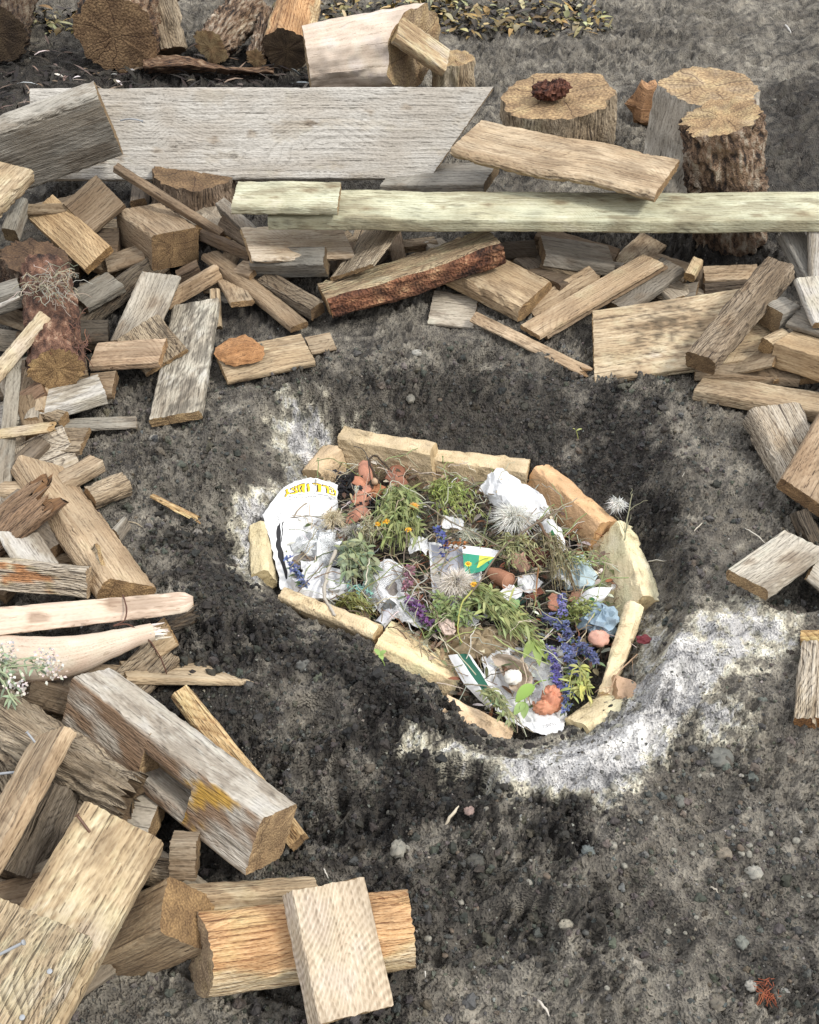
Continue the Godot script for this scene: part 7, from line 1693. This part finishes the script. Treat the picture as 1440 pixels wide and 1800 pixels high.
	herb("grey_herb", "grey green leafy herb beside the pale stick", Vector3(-0.1294, -0.0900, -1.7484), Vector3(-0.1013, -0.0750, -1.6490), 0.04, 26, 6, Color(0.2, 0.25, 0.15), 0.03, 0.016, 0.0014)
	herb("dry_herb", "dry buff stalk tangle between headline sheet and green herb", Vector3(-0.0988, -0.0800, -1.7646), Vector3(-0.0680, -0.0600, -1.7884), 0.04, 40, 2, Color(0.33, 0.3, 0.2), 0.015, 0.004, 0.0011)
	herb("dry_herb", "brown branching dry plant above the pale blue plastic", Vector3(0.2964, -0.0750, -1.7684), Vector3(0.3164, -0.0600, -1.6104), 0.035, 50, 3, Color(0.15, 0.12, 0.07), 0.015, 0.005, 0.0012)
	herb("dry_herb", "sparse olive sprigs behind the tall clay shard", Vector3(0.2016, -0.0700, -1.7370), Vector3(0.2504, -0.0550, -1.6710), 0.045, 30, 4, Color(0.22, 0.22, 0.1), 0.016, 0.005, 0.0011)
	herb("green_herb", "feathery green sprig resting on the broad yellow brick", Vector3(0.3177, -0.0600, -1.6843), Vector3(0.3998, -0.0500, -1.6496), 0.012, 7, 14, Color(0.18, 0.22, 0.08), 0.012, 0.004, 0.0012)
	herb("green_herb", "green moss and sprigs in front of folded paper", Vector3(0.3151, -0.1000, -1.5600), Vector3(0.3826, -0.0800, -1.5577), 0.03, 30, 6, Color(0.17, 0.21, 0.05), 0.013, 0.005, 0.001)
	herb("green_herb", "yellow green leafy stalk below the blue flowers", Vector3(0.3272, -0.0900, -1.4106), Vector3(0.3222, -0.0700, -1.3327), 0.025, 18, 5, Color(0.36, 0.38, 0.1), 0.025, 0.009, 0.0016)
	herb("green_herb", "moss clump among teal threads beside the long rough brick", Vector3(-0.1430, -0.1150, -1.6131), Vector3(-0.0821, -0.1000, -1.5757), 0.025, 36, 4, Color(0.2, 0.2, 0.05), 0.012, 0.004, 0.001)
	herb("dry_herb", "purplish dry herb trailing over the pinkish brick", Vector3(0.1394, -0.0600, -1.3384), Vector3(0.1911, -0.0500, -1.2398), 0.012, 9, 7, Color(0.2, 0.22, 0.1), 0.02, 0.007, 0.0012)
	broad_leaf("pair of smooth pale green leaves on the straight green stems", Vector3(0.2057, -0.0550, -1.5352), [Vector3(-0.6, 0.3, -1), Vector3(0.5, 0.4, -1), Vector3(0.1, 0.1, -0.9)], 0.045, 0.017, Color(0.24, 0.36, 0.14))
	broad_leaf("hanging green leaves between blue flowers and torn bag", Vector3(0.2439, -0.0600, -1.4647), [Vector3(0.2, -0.1, 1), Vector3(-0.5, 0.1, 0.9), Vector3(0.6, -0.1, 0.8)], 0.05, 0.018, Color(0.26, 0.34, 0.08))
	broad_leaf("bright green leaf beside the pink clay lump", Vector3(0.2349, -0.0600, -1.3519), [Vector3(-0.8, 0.1, 0.7)], 0.045, 0.026, Color(0.27, 0.42, 0.08))
	broad_leaf("small curled green leaf in front of pink clay lump", Vector3(0.2159, -0.0700, -1.3194), [Vector3(-0.1, 0.0, 1), Vector3(-0.6, 0.1, 0.7)], 0.03, 0.017, Color(0.28, 0.38, 0.12))
	broad_leaf("green seedling on the black soil beside the mossy brick", Vector3(-0.0564, -0.0300, -1.4006), [Vector3(-0.5, 0.6, -0.5), Vector3(0.6, 0.6, -0.3), Vector3(0.3, 0.5, 0.7)], 0.02, 0.01, Color(0.3, 0.42, 0.12))
	broad_leaf("tiny seedling growing in the dark crater wall", Vector3(0.3883, -0.0200, -2.0668), [Vector3(-0.4, 0.8, 0.2), Vector3(0.7, 0.7, 0)], 0.022, 0.006, Color(0.42, 0.45, 0.16))
	# flowers
	var blue := Color(0.085, 0.095, 0.2)
	var g := "blue flower spikes in the pit"
	flower_spike("dense blue flower spike reaching toward the blue cloth wad", Vector3(0.2719, -0.0850, -1.5467), Vector3(0.3312, -0.0700, -1.4659), blue, 60, 0.009, g)
	flower_spike("dark blue flower spike running to the yellow green stalk", Vector3(0.3008, -0.0850, -1.4861), Vector3(0.3212, -0.0700, -1.3735), blue, 60, 0.009, g)
	flower_spike("blue violet flower spike beside the hanging green leaves", Vector3(0.2734, -0.0850, -1.4713), Vector3(0.2867, -0.0750, -1.3501), Color(0.09, 0.08, 0.26), 55, 0.009, g)
	flower_spike("blue flower spike reaching to the narrow cream brick", Vector3(0.3259, -0.0800, -1.4598), Vector3(0.3644, -0.0700, -1.4155), Color(0.07, 0.08, 0.17), 50, 0.009, g)
	flower_spike("blue flower spike hanging over the ash covered yellow brick", Vector3(0.3052, -0.0800, -1.3677), Vector3(0.2903, -0.0850, -1.3004), Color(0.08, 0.1, 0.22), 36, 0.008, g)
	flower_spike("thin blue flower spike under folded white paper", Vector3(0.3105, -0.0750, -1.5956), Vector3(0.3097, -0.0700, -1.5333), Color(0.12, 0.12, 0.27), 34, 0.008, g)
	flower_spike("blue flower cluster on the picture page", Vector3(0.0592, -0.0600, -1.7795), Vector3(0.0781, -0.0600, -1.6927), Color(0.06, 0.07, 0.2), 40, 0.009, g)
	flower_spike("blue flowers lying on the headline sheet beside crushed paper", Vector3(-0.2616, -0.0850, -1.7089), Vector3(-0.2200, -0.0850, -1.6339), Color(0.1, 0.13, 0.26), 40, 0.009, g)
	var purple := Color(0.12, 0.05, 0.14)
	g = "purple flower spikes in the pit"
	flower_spike("purple and brown flower spike along the printed page", Vector3(0.0060, -0.0700, -1.6773), Vector3(-0.0093, -0.0700, -1.5878), Color(0.2, 0.1, 0.12), 45, 0.009, g)
	flower_spike("deep purple flowers on the lower edge of printed page", Vector3(-0.0058, -0.0750, -1.5766), Vector3(0.0252, -0.0700, -1.5333), purple, 40, 0.009, g)
	flower_spike("purple flowers between printed page and mossy brick", Vector3(0.0230, -0.0800, -1.5345), Vector3(0.0514, -0.0800, -1.5117), purple, 28, 0.008, g)
	var yl := Color(0.75, 0.42, 0.02)
	daisy("yellow flower in the fresh green herb", Vector3(-0.0687, -0.0450, -1.7745), 0.009, yl)
	daisy("orange yellow flower where green herb meets dry stalks", Vector3(-0.0515, -0.0400, -1.7781), 0.011, yl)
	daisy("yellow flower low in the fresh green herb", Vector3(-0.0024, -0.0450, -1.7568), 0.009, yl)
	daisy("yellow flower over the green printed card", Vector3(0.1219, -0.0450, -1.6546), 0.009, Color(0.8, 0.55, 0.03))
	daisy("yellow flower beside the fluffy seed head", Vector3(0.1313, -0.0450, -1.5962), 0.009, yl)
	daisy("faded orange flower among the fresh green herb stems", Vector3(0.0100, -0.0450, -1.8323), 0.014, Color(0.5, 0.28, 0.08))
	# red brown seed cone on its stalk
	var sc := thing("seed_cone", "red brown knobbly seed cone on a stalk behind the clay shards", "cone", Vector3(0.2720, -0.0800, -1.6921))
	var sm := MB.new()
	for k in 150:
		var d := rv(1.0).normalized()
		var p := d * Vector3(0.026, 0.017, 0.017) + Vector3(0, 0.02, 0)
		sm.leaf(p, (d + Vector3(0, 0.3, 0)).normalized(), 0.006, 0.006, vary(Color(0.15, 0.055, 0.035), 0.4), 0.1, 2)
	part("scales", sm.mesh(M.dry), sc, true)
	part("core", lump_mesh(Vector3(0, 0.02, 0), Vector3(0.025, 0.016, 0.016), 0.3, 41, Color(0.1, 0.04, 0.03), M.dry, false, 8), sc)
	var sk := MB.new()
	sk.tube(bent(Vector3(0, 0.015, 0.01), Vector3(0.2590, -0.0900, -1.5824) - sc.position, 0.005, 5, 0.001), [0.0022, 0.002, 0.0018], 6, Color(0.3, 0.15, 0.07))
	part("stalk", sk.mesh(M.dry), sc)
	var rf := MB.new()
	for k in 40:
		var c0: Vector3 = Vector3(0.0967, -0.0500, -1.7202) + rv(0.018) * Vector3(1.4, 0.4, 0.6)
		rf.leaf(c0, Vector3(rr(-0.5, 0.5), 0.8, rr(-0.5, 0.5)).normalized(), 0.008, 0.007, vary(Color(0.3, 0.12, 0.04), 0.3), 0.2, 2)
	put("rust_umbel", "rust coloured dry flower umbel above the picture page", "flower", rf.mesh(M.dry))
	# twigs
	var bark_col := Color(0.16, 0.12, 0.085)
	twig("twig", "long brown twig crossing the pit from white paper to seed head", "twig", [Vector3(0.3292, -0.0400, -1.8214), Vector3(0.2621, -0.0350, -1.7623), Vector3(0.1907, -0.0350, -1.6881), Vector3(0.1387, -0.0350, -1.5900), Vector3(0.1056, -0.0500, -1.5537)], 0.0022, 0.0017, bark_col, 3)
	twig("twig", "straw yellow bent stalk hanging below the fluffy seed head", "twig", [Vector3(0.1342, -0.0400, -1.5883), Vector3(0.1046, -0.0350, -1.5370), Vector3(0.0954, -0.0500, -1.4855), Vector3(0.1033, -0.0700, -1.4659)], 0.002, 0.0014, Color(0.36, 0.36, 0.1))
	twig("twig", "grey brown twig between green herb and the picture page", "twig", [Vector3(0.0314, -0.0500, -1.8507), Vector3(0.0860, -0.0400, -1.7853), Vector3(0.1460, -0.0450, -1.7463), Vector3(0.1930, -0.0500, -1.7134)], 0.002, 0.0014, Color(0.2, 0.17, 0.12), 2)
	twig("twig", "forked brown twig over the pale blue plastic", "twig", [Vector3(0.2774, -0.0450, -1.7906), Vector3(0.3018, -0.0450, -1.7203), Vector3(0.3270, -0.0500, -1.6661), Vector3(0.3411, -0.0750, -1.6084)], 0.0035, 0.0025, Color(0.14, 0.085, 0.05), 4)
	twig("stick", "pale peeling birch stick across the crushed white paper", "twig", [Vector3(-0.1582, -0.0700, -1.7232), Vector3(-0.1695, -0.0650, -1.6641), Vector3(-0.1759, -0.0700, -1.6037), Vector3(-0.1702, -0.0750, -1.5797), Vector3(-0.1502, -0.0800, -1.5468)], 0.0045, 0.0035, Color(0.42, 0.38, 0.31), 1)
	twig("twig", "thin dark twig beside the birch stick", "twig", [Vector3(-0.1823, -0.0650, -1.6808), Vector3(-0.2075, -0.0700, -1.6393), Vector3(-0.2367, -0.0900, -1.6143)], 0.0012, 0.001, bark_col)
	twig("twig", "curly dark stalk standing against the long cream brick", "twig", [Vector3(-0.0890, -0.0900, -1.9581), Vector3(-0.0935, -0.0400, -1.9741), Vector3(-0.1040, -0.0200, -1.9967), Vector3(-0.1279, -0.0200, -2.0129)], 0.0014, 0.001, Color(0.07, 0.055, 0.045))
	twig("twig", "looped dark brown stalk among the clay shards", "twig", [Vector3(-0.0678, -0.0800, -1.9507), Vector3(-0.0914, -0.0500, -1.9858), Vector3(-0.0853, -0.0450, -2.0061), Vector3(-0.0734, -0.0450, -2.0021), Vector3(-0.0393, -0.0700, -1.9789)], 0.0026, 0.002, Color(0.05, 0.035, 0.02), 2)
	twig("twig", "pale reddish stem standing in the black char", "twig", [Vector3(-0.1031, -0.0900, -1.8566), Vector3(-0.1007, -0.0600, -1.8898), Vector3(-0.0923, -0.0350, -1.9348)], 0.0015, 0.001, Color(0.4, 0.25, 0.18))
	twig("twig", "long thin green stem lying across the torn beige bag", "twig", [Vector3(0.1656, -0.0550, -1.4706), Vector3(0.1988, -0.0500, -1.4344), Vector3(0.2678, -0.0550, -1.3989)], 0.0016, 0.001, Color(0.36, 0.4, 0.16))
	twig("twig", "thin dry vine over the green magazine strip", "twig", [Vector3(0.1028, -0.0650, -1.3586), Vector3(0.1236, -0.0550, -1.3493), Vector3(0.1506, -0.0600, -1.3478), Vector3(0.1703, -0.0600, -1.3157), Vector3(0.1989, -0.0600, -1.2688), Vector3(0.2276, -0.0700, -1.2506)], 0.0016, 0.0012, Color(0.22, 0.19, 0.13), 5)
	twig("twig", "thin dark stalk lying along foot of the cream brick", "twig", [Vector3(-0.0264, -0.0900, -1.9859), Vector3(0.0131, -0.0750, -1.9847), Vector3(0.0527, -0.0850, -1.9842), Vector3(0.0918, -0.0900, -1.9620)], 0.0014, 0.001, bark_col, 1)
	twig("twig", "tan root curling over the small pinkish brick", "twig", [Vector3(0.4448, -0.0700, -1.4369), Vector3(0.3969, -0.0600, -1.3793), Vector3(0.3797, -0.0700, -1.3462), Vector3(0.3601, -0.0850, -1.3484)], 0.0014, 0.001, Color(0.4, 0.27, 0.17), 2)
	twig("twig", "dry weed stalk standing behind the small white tuft", "twig", [Vector3(0.4615, -0.0600, -1.7442), Vector3(0.4689, -0.0200, -1.7819), Vector3(0.4766, 0.0200, -1.8050)], 0.0018, 0.001, Color(0.3, 0.29, 0.18), 5)
	for e in [Vector3(-0.1118, -0.0850, -1.6339), Vector3(-0.0946, -0.0850, -1.6145)]:
		var th := MB.new()
		for k in 9: th.tube(bent(e + rv(0.018) * Vector3(1, 0.3, 1), e + rv(0.022) * Vector3(1, 0.3, 1), 0.006, 5, 0.003), [0.0011], 4, vary(Color(0.3, 0.56, 0.48), 0.2))
		put("teal_thread", "tangled pale teal threads beside the grey green herb", "thread", th.mesh(M.dry), "teal threads")
	put("cloth_scrap", "dark red cloth scrap on grey ash beside the narrow brick", "cloth", lump_mesh(Vector3(0.4625, -0.0650, -1.4704), Vector3(0.012, 0.006, 0.008), 0.5, 45, Color(0.16, 0.02, 0.03), M.clay, true, 8))
	put("shell", "broken pale pink shell in the low green herb", "shell", lump_mesh(Vector3(0.0749, -0.0650, -1.5031), Vector3(0.014, 0.008, 0.019), 0.4, 47, Color(0.68, 0.56, 0.48), M.clay, true, 9))

func on_sand(x: float, z: float) -> float:
	return ground_h(x, z, wetness(x, z, nz.get_noise_2d(x * 12.0 + 31, z * 12.0)))

func build_sand_details() -> void:
	# stones that can be picked out
	var marks := [
		[Vector3(0.5334, 0.0000, -1.1426), 0.0186, "large grey pear shaped pebble standing in the ash edge", Color(0.25, 0.25, 0.23), ""],
		[Vector3(0.0978, 0.0000, -1.0320), 0.0085, "pale pink stone beside a splinter on dark sand", Color(0.5, 0.36, 0.33), ""],
		[Vector3(0.0184, 0.0000, -2.3342), 0.0127, "white speckled stone in the cracked sand behind pit", Color(0.6, 0.58, 0.54), ""],
		[Vector3(-0.1641, 0.0000, -2.1403), 0.0148, "elongated brownish stone in the slope above the cream bricks", Color(0.26, 0.22, 0.18), ""],
		[Vector3(-0.1133, -0.0200, -2.1310), 0.0148, "round grey brown stone in the slope above the cream bricks", Color(0.2, 0.18, 0.15), ""],
		[Vector3(0.0027, 0.0000, -2.1892), 0.0123, "flat pale stone on the rim above the cream bricks", Color(0.34, 0.32, 0.28), ""],
		[Vector3(-0.4434, -0.0000, -1.7034), 0.0142, "pale chip of stone beside the orange splinter", Color(0.34, 0.31, 0.28), ""],
		[Vector3(-0.1946, 0.0000, -1.3376), 0.0137, "flat grey stone at the tip of the half buried lath", Color(0.2, 0.2, 0.19), ""],
		[Vector3(0.5052, 0.0000, -0.9642), 0.0137, "tan oval pebble among smaller pebbles", Color(0.36, 0.31, 0.25), ""],
		[Vector3(0.5453, 0.0000, -0.9262), 0.0117, "white quartz pebble among smaller pebbles", Color(0.55, 0.53, 0.48), ""],
		[Vector3(0.4522, 0.0000, -1.0645), 0.0114, "grey elongated pebble below the ash patch", Color(0.24, 0.24, 0.22), ""],
		[Vector3(0.2820, 0.0000, -0.9491), 0.0100, "blue grey pebble on the dark soil edge", Color(0.22, 0.25, 0.25), ""],
		[Vector3(0.2366, 0.0000, -0.8315), 0.0095, "cream bone shaped pebble on dark sand", Color(0.5, 0.46, 0.38), ""],
		[Vector3(0.5014, 0.0000, -0.8134), 0.0095, "dark round pebble with a pale cap", Color(0.3, 0.31, 0.28), ""],
		[Vector3(0.4991, 0.0000, -0.7438), 0.0083, "whitish square pebble beside the orange fibre", Color(0.5, 0.48, 0.44), ""],
		[Vector3(0.5472, 0.0000, -0.7354), 0.0075, "light smooth pebble touching the orange fibre tuft", Color(0.46, 0.45, 0.43), ""],
		[Vector3(0.4481, 0.0000, -0.7221), 0.0116, "flat brown pebble near the orange fibre tuft", Color(0.26, 0.23, 0.19), ""],
		[Vector3(0.1042, 0.0000, -0.9391), 0.0127, "dark upright stone in the trampled sand", Color(0.12, 0.115, 0.1), ""],
		[Vector3(-0.2018, 0.0000, -0.9693), 0.0083, "thin grey slate chip behind the mortised beam", Color(0.3, 0.3, 0.29), ""],
		[Vector3(-0.0183, 0.0000, -0.9642), 0.0128, "pale flaked shell fragment on trampled sand", Color(0.42, 0.4, 0.35), ""],
		[Vector3(0.4877, 0.0000, -1.1555), 0.0079, "small dark pebble beside the pear shaped pebble", Color(0.1, 0.1, 0.1), ""],
		[Vector3(-0.5858, 0.0000, -2.0214), 0.0104, "small white stone before the muddy board", Color(0.5, 0.47, 0.42), ""],
	]
	var i := 0
	for e in marks:
		var p: Vector3 = e[0]
		p.y = on_sand(p.x, p.z) + e[1] * 0.15
		stone(e[2], p, Vector3(e[1] * rr(0.9, 1.2), e[1] * rr(0.55, 0.75), e[1] * rr(0.85, 1.25)), e[3], 600 + i, e[4])
		i += 1
	# scattered pebbles of three kinds
	var kinds := [["small pale rounded pebble lying on the dark sand", Color(0.42, 0.4, 0.35), "pale pebbles"], ["small dark grey pebble lying on the sand", Color(0.14, 0.14, 0.135), "grey pebbles"], ["small brownish pebble lying on the sand", Color(0.22, 0.17, 0.13), "brown pebbles"]]
	var protos := []
	for k in 6: protos.append(lump_mesh(Vector3.ZERO, Vector3(1, 0.65, 0.85), 0.3, 700 + k, Color(1, 1, 1), M.stone, false, 7))
	var mats := []
	for k in 3:
		var m: StandardMaterial3D = M.stone.duplicate()
		m.albedo_color = kinds[k][1].linear_to_srgb()
		mats.append(m)
	for k in 170:
		var x := 0.0
		var z := 0.0
		if k < 115:
			x = rr(0.05, 0.72); z = rr(-1.3, -0.72)
			if k < 60: x = rr(0.3, 0.62); z = rr(-1.14, -0.92)
		elif k < 145:
			x = rr(-0.45, 0.55); z = rr(-2.35, -1.85)
		else:
			x = rr(-0.3, 0.3); z = rr(-1.28, -0.8)
		if Vector2(x - PIT.x, z - PIT.y).length() < 0.42: continue
		var kd: int = [0, 1, 2, 1, 0][rng.randi_range(0, 4)]
		var sz := rr(0.0028, 0.0062) * (1.35 if rng.randf() < 0.15 else 1.0)
		var o := solo("pebble", kinds[kd][0], "pebble", protos[rng.randi_range(0, 5)], Vector3(x, on_sand(x, z) + sz * 0.25, z), kinds[kd][2])
		o.material_override = mats[kd]
		o.rotation = Vector3(rr(-0.3, 0.3), rr(0, TAU), rr(-0.3, 0.3))
		o.scale = Vector3.ONE * sz
	# crumbs of dark soil
	var crumb := lump_mesh(Vector3.ZERO, Vector3(1, 0.75, 0.9), 0.8, 801, Color(1, 1, 1), M.stone, true, 5)
	var mm := MultiMesh.new()
	mm.transform_format = MultiMesh.TRANSFORM_3D
	mm.use_colors = true
	mm.mesh = crumb
	var xf := []
	var cl := []
	var tries := 0
	while xf.size() < 15000 and tries < 60000:
		tries += 1
		var x := rr(-1.0, 1.0)
		var z := rr(-2.4, -0.62)
		var j := nz.get_noise_2d(x * 12.0 + 31, z * 12.0)
		var wt := wetness(x, z, j)
		if rng.randf() > 0.22 + wt * 0.7: continue
		var r := Vector2(x - PIT.x, z - PIT.y).length()
		if r < table(RIN, atan2(z - PIT.y, x - PIT.x)) + 0.01: continue
		if ashiness(x, z, 0.0) > 0.3: continue
		var s := rr(0.0012, 0.0034) * (1.0 + 1.8 * pow(rng.randf(), 9.0))
		xf.append(Transform3D(Basis.from_euler(Vector3(rr(0, 6), rr(0, 6), rr(0, 6))).scaled(Vector3.ONE * s), Vector3(x, ground_h(x, z, wt) + s * 0.3, z)))
		cl.append(vary(Color(0.17, 0.16, 0.138).lerp(Color(0.036, 0.033, 0.029), wt), 0.5))
	# clods thrown up along the front lip of the crater
	for k in 800:
		var a := rr(0.75, 3.3)
		var r0 := table(RIN, a)
		var r := lerpf(r0 + 0.005, table(RRIM, a) + 0.09, pow(rng.randf(), 1.4))
		var x := PIT.x + cos(a) * r
		var z := PIT.y + sin(a) * r
		if ashiness(x, z, 0.0) > 0.25: continue
		var wt := wetness(x, z, nz.get_noise_2d(x * 12.0 + 31, z * 12.0))
		var s := rr(0.002, 0.005) * (1.0 + 1.0 * pow(rng.randf(), 6.0))
		xf.append(Transform3D(Basis.from_euler(Vector3(rr(0, 6), rr(0, 6), rr(0, 6))).scaled(Vector3(s * rr(0.7, 1.4), s * rr(0.6, 1.1), s)), Vector3(x, ground_h(x, z, wt) + s * 0.25, z)))
		cl.append(vary(Color(0.045, 0.04, 0.035), 0.3))
	mm.instance_count = xf.size()
	for k in xf.size():
		mm.set_instance_transform(k, xf[k])
		mm.set_instance_color(k, cl[k])
	var mi := MultiMeshInstance3D.new()
	mi.name = "soil_crumbs"
	mi.multimesh = mm
	mi.set_meta("kind", "stuff")
	tag(mi, "loose crumbs of dark soil scattered round the crater", "soil")
	add_child(mi)
	# bright grit
	var gm := MultiMesh.new()
	gm.transform_format = MultiMesh.TRANSFORM_3D
	gm.use_colors = true
	gm.mesh = crumb
	gm.instance_count = 9000
	for k in 9000:
		var x := rr(-1.5, 1.5)
		var z := rr(-4.2, -0.62) if k % 2 == 0 else rr(-1.4, -0.62)
		var s := rr(0.0009, 0.0022)
		gm.set_instance_transform(k, Transform3D(Basis.from_euler(Vector3(rr(0, 6), rr(0, 6), rr(0, 6))).scaled(Vector3.ONE * s), Vector3(x, on_sand(x, z) + s * 0.2, z)))
		gm.set_instance_color(k, vary(Color(0.42, 0.4, 0.36) if k % 3 == 0 else Color(0.2, 0.19, 0.17), 0.3))
	var gi := MultiMeshInstance3D.new()
	gi.name = "grit"
	gi.multimesh = gm
	gi.set_meta("kind", "stuff")
	tag(gi, "fine pale grit scattered over the sand", "grit")
	add_child(gi)
	# straws, chips and splinters lying about
	for e in [
		[Vector3(0.0588, 0.0000, -1.0129), Vector3(0.0809, 0.0000, -1.0352), 0.0028, Color(0.55, 0.48, 0.36), "pale wood splinter beside the pink stone", ""],
		[Vector3(0.7024, 0.0000, -1.7170), Vector3(0.7325, 0.0000, -1.6663), 0.0014, Color(0.6, 0.56, 0.46), "white straw behind the short propped board", ""],
		[Vector3(0.5937, 0.0000, -1.7085), Vector3(0.6334, 0.0000, -1.7606), 0.0014, Color(0.5, 0.45, 0.36), "curved pale straw on the slope beside short propped board", ""],
		[Vector3(0.1863, 0.0000, -0.7254), Vector3(0.2006, 0.0000, -0.7008), 0.0020, Color(0.55, 0.5, 0.42), "white straw lying alone on trampled sand", ""],
		[Vector3(0.6562, 0.0000, -4.6494), Vector3(0.7574, 0.0000, -4.7760), 0.0040, Color(0.45, 0.42, 0.36), "grey stick lying on bare sand beyond the flat stump", ""],
		[Vector3(1.4742, 0.0000, -4.5697), Vector3(1.4747, 0.0000, -4.4803), 0.0040, Color(0.5, 0.48, 0.44), "short white stick lying on bare sand beyond the barked stump", ""],
		[Vector3(-0.0260, 0.0000, -0.8297), Vector3(-0.0131, 0.0000, -0.8573), 0.0018, Color(0.5, 0.46, 0.38), "thin straw in front of the yellow split log", ""],
		[Vector3(0.0187, 0.0000, -0.7851), Vector3(0.0236, 0.0000, -0.7660), 0.0015, Color(0.6, 0.58, 0.52), "white straw at end of the yellow split log", ""],
		[Vector3(-0.1356, 0.0000, -0.9341), Vector3(-0.1285, 0.0000, -0.9193), 0.0012, Color(0.6, 0.57, 0.5), "upright straw behind the saw marked board", ""],
		[Vector3(-0.5940, 0.0000, -1.7430), Vector3(-0.5619, 0.0000, -1.7308), 0.0012, Color(0.4, 0.33, 0.22), "thin brown straw lying beside the tan beam", ""],
		[Vector3(0.5842, 0.0000, -1.8605), Vector3(0.6031, 0.0000, -1.8832), 0.0016, Color(0.55, 0.52, 0.45), "tiny pale straw on the slope beside bleached block", ""],
		[Vector3(0.5088, -0.0600, -1.7183), Vector3(0.5420, -0.0600, -1.6843), 0.0012, Color(0.5, 0.47, 0.4), "curled root hair in the dark hollow behind pale yellow brick", ""],
		[Vector3(0.4801, 0.0000, -1.0108), Vector3(0.4871, 0.0000, -0.9744), 0.0012, Color(0.4, 0.36, 0.28), "thin brown stalk among the pebbles", ""],
		[Vector3(0.4718, 0.0000, -0.9047), Vector3(0.4820, 0.0000, -0.8932), 0.0016, Color(0.42, 0.38, 0.3), "short straw beside the pebbles", ""],
	]:
		var a: Vector3 = e[0]
		var b: Vector3 = e[1]
		a.y = on_sand(a.x, a.z) + e[2] * 1.2
		b.y = on_sand(b.x, b.z) + e[2] * 1.2
		var mb := MB.new()
		mb.tube(bent(a, b, 0.004, 6, 0.0012), [e[2] * 0.6, e[2], e[2], e[2], e[2], e[2] * 0.7, e[2] * 0.3], 5, e[3])
		put("straw", e[4], "straw", mb.mesh(M.dry), e[5])
	# orange fibre tuft on the sand
	var of := MB.new()
	var oc: Vector3 = Vector3(0.5196, 0.0100, -0.7335)
	for k in 40: of.tube(bent(oc + rv(0.014) * Vector3(1, 0.3, 1), oc + rv(0.022) * Vector3(1, 0.3, 1), 0.006, 4, 0.003), [0.0006], 4, vary(Color(0.28, 0.085, 0.04), 0.3))
	put("fibre_tuft", "rusty orange fibre tuft lying on open sand", "fibre", of.mesh(M.dry))
	# seaweed wrack on the far sand
	var wr := MB.new()
	for e in [[Vector3(0.3584, 0.0200, -4.6053), 800, 0.42, 0.16], [Vector3(0.0457, 0.0200, -4.7309), 220, 0.16, 0.12], [Vector3(-0.3657, 0.0200, -4.7309), 160, 0.16, 0.12], [Vector3(-1.3811, 0.0500, -4.5509), 130, 0.14, 0.09], [Vector3(-0.1364, 0.0200, -4.6990), 120, 0.2, 0.1]]:
		for k in e[1]:
			var p: Vector3 = e[0] + Vector3(rr(-1, 1) * e[2], rr(-0.02, 0.03), rr(-1, 1) * e[3])
			var cc := Color(0.2, 0.145, 0.05)
			if rng.randf() < 0.55: cc = Color(0.05, 0.042, 0.03)
			elif rng.randf() < 0.3: cc = Color(0.34, 0.29, 0.15)
			p.y = soft_h(p.x, p.z) + rr(0.0, 0.03)
			wr.leaf(p, Vector3(rr(-1, 1), rr(-0.1, 0.5), rr(-1, 1)).normalized(), rr(0.025, 0.07), rr(0.008, 0.028), vary(cc, 0.5), rr(0, 0.9), 4)
	stuff("seaweed", "yellow and black dried seaweed strewn beyond the stumps", "seaweed", wr.mesh(M.leaf))
	# shredded bark and dark debris behind the white board
	var db := MB.new()
	for k in 1300:
		var p := Vector3(rr(-1.5, -0.1), 0, rr(-4.3, -3.35))
		p.y = soft_h(p.x, p.z) + rr(0.0, 0.035)
		var cc := Color(0.028, 0.022, 0.018) if rng.randf() < 0.8 else Color(0.16, 0.12, 0.09)
		if rng.randf() < 0.03: cc = Color(0.5, 0.48, 0.44)
		db.leaf(p, Vector3(rr(-1, 1), rr(-0.1, 0.3), rr(-0.6, 0.6)).normalized(), rr(0.02, 0.09), rr(0.004, 0.016), vary(cc, 0.4), rr(0, 0.4), 3)
	stuff("bark_debris", "dark shredded bark covering the ground behind white board", "bark debris", db.mesh(M.dry))
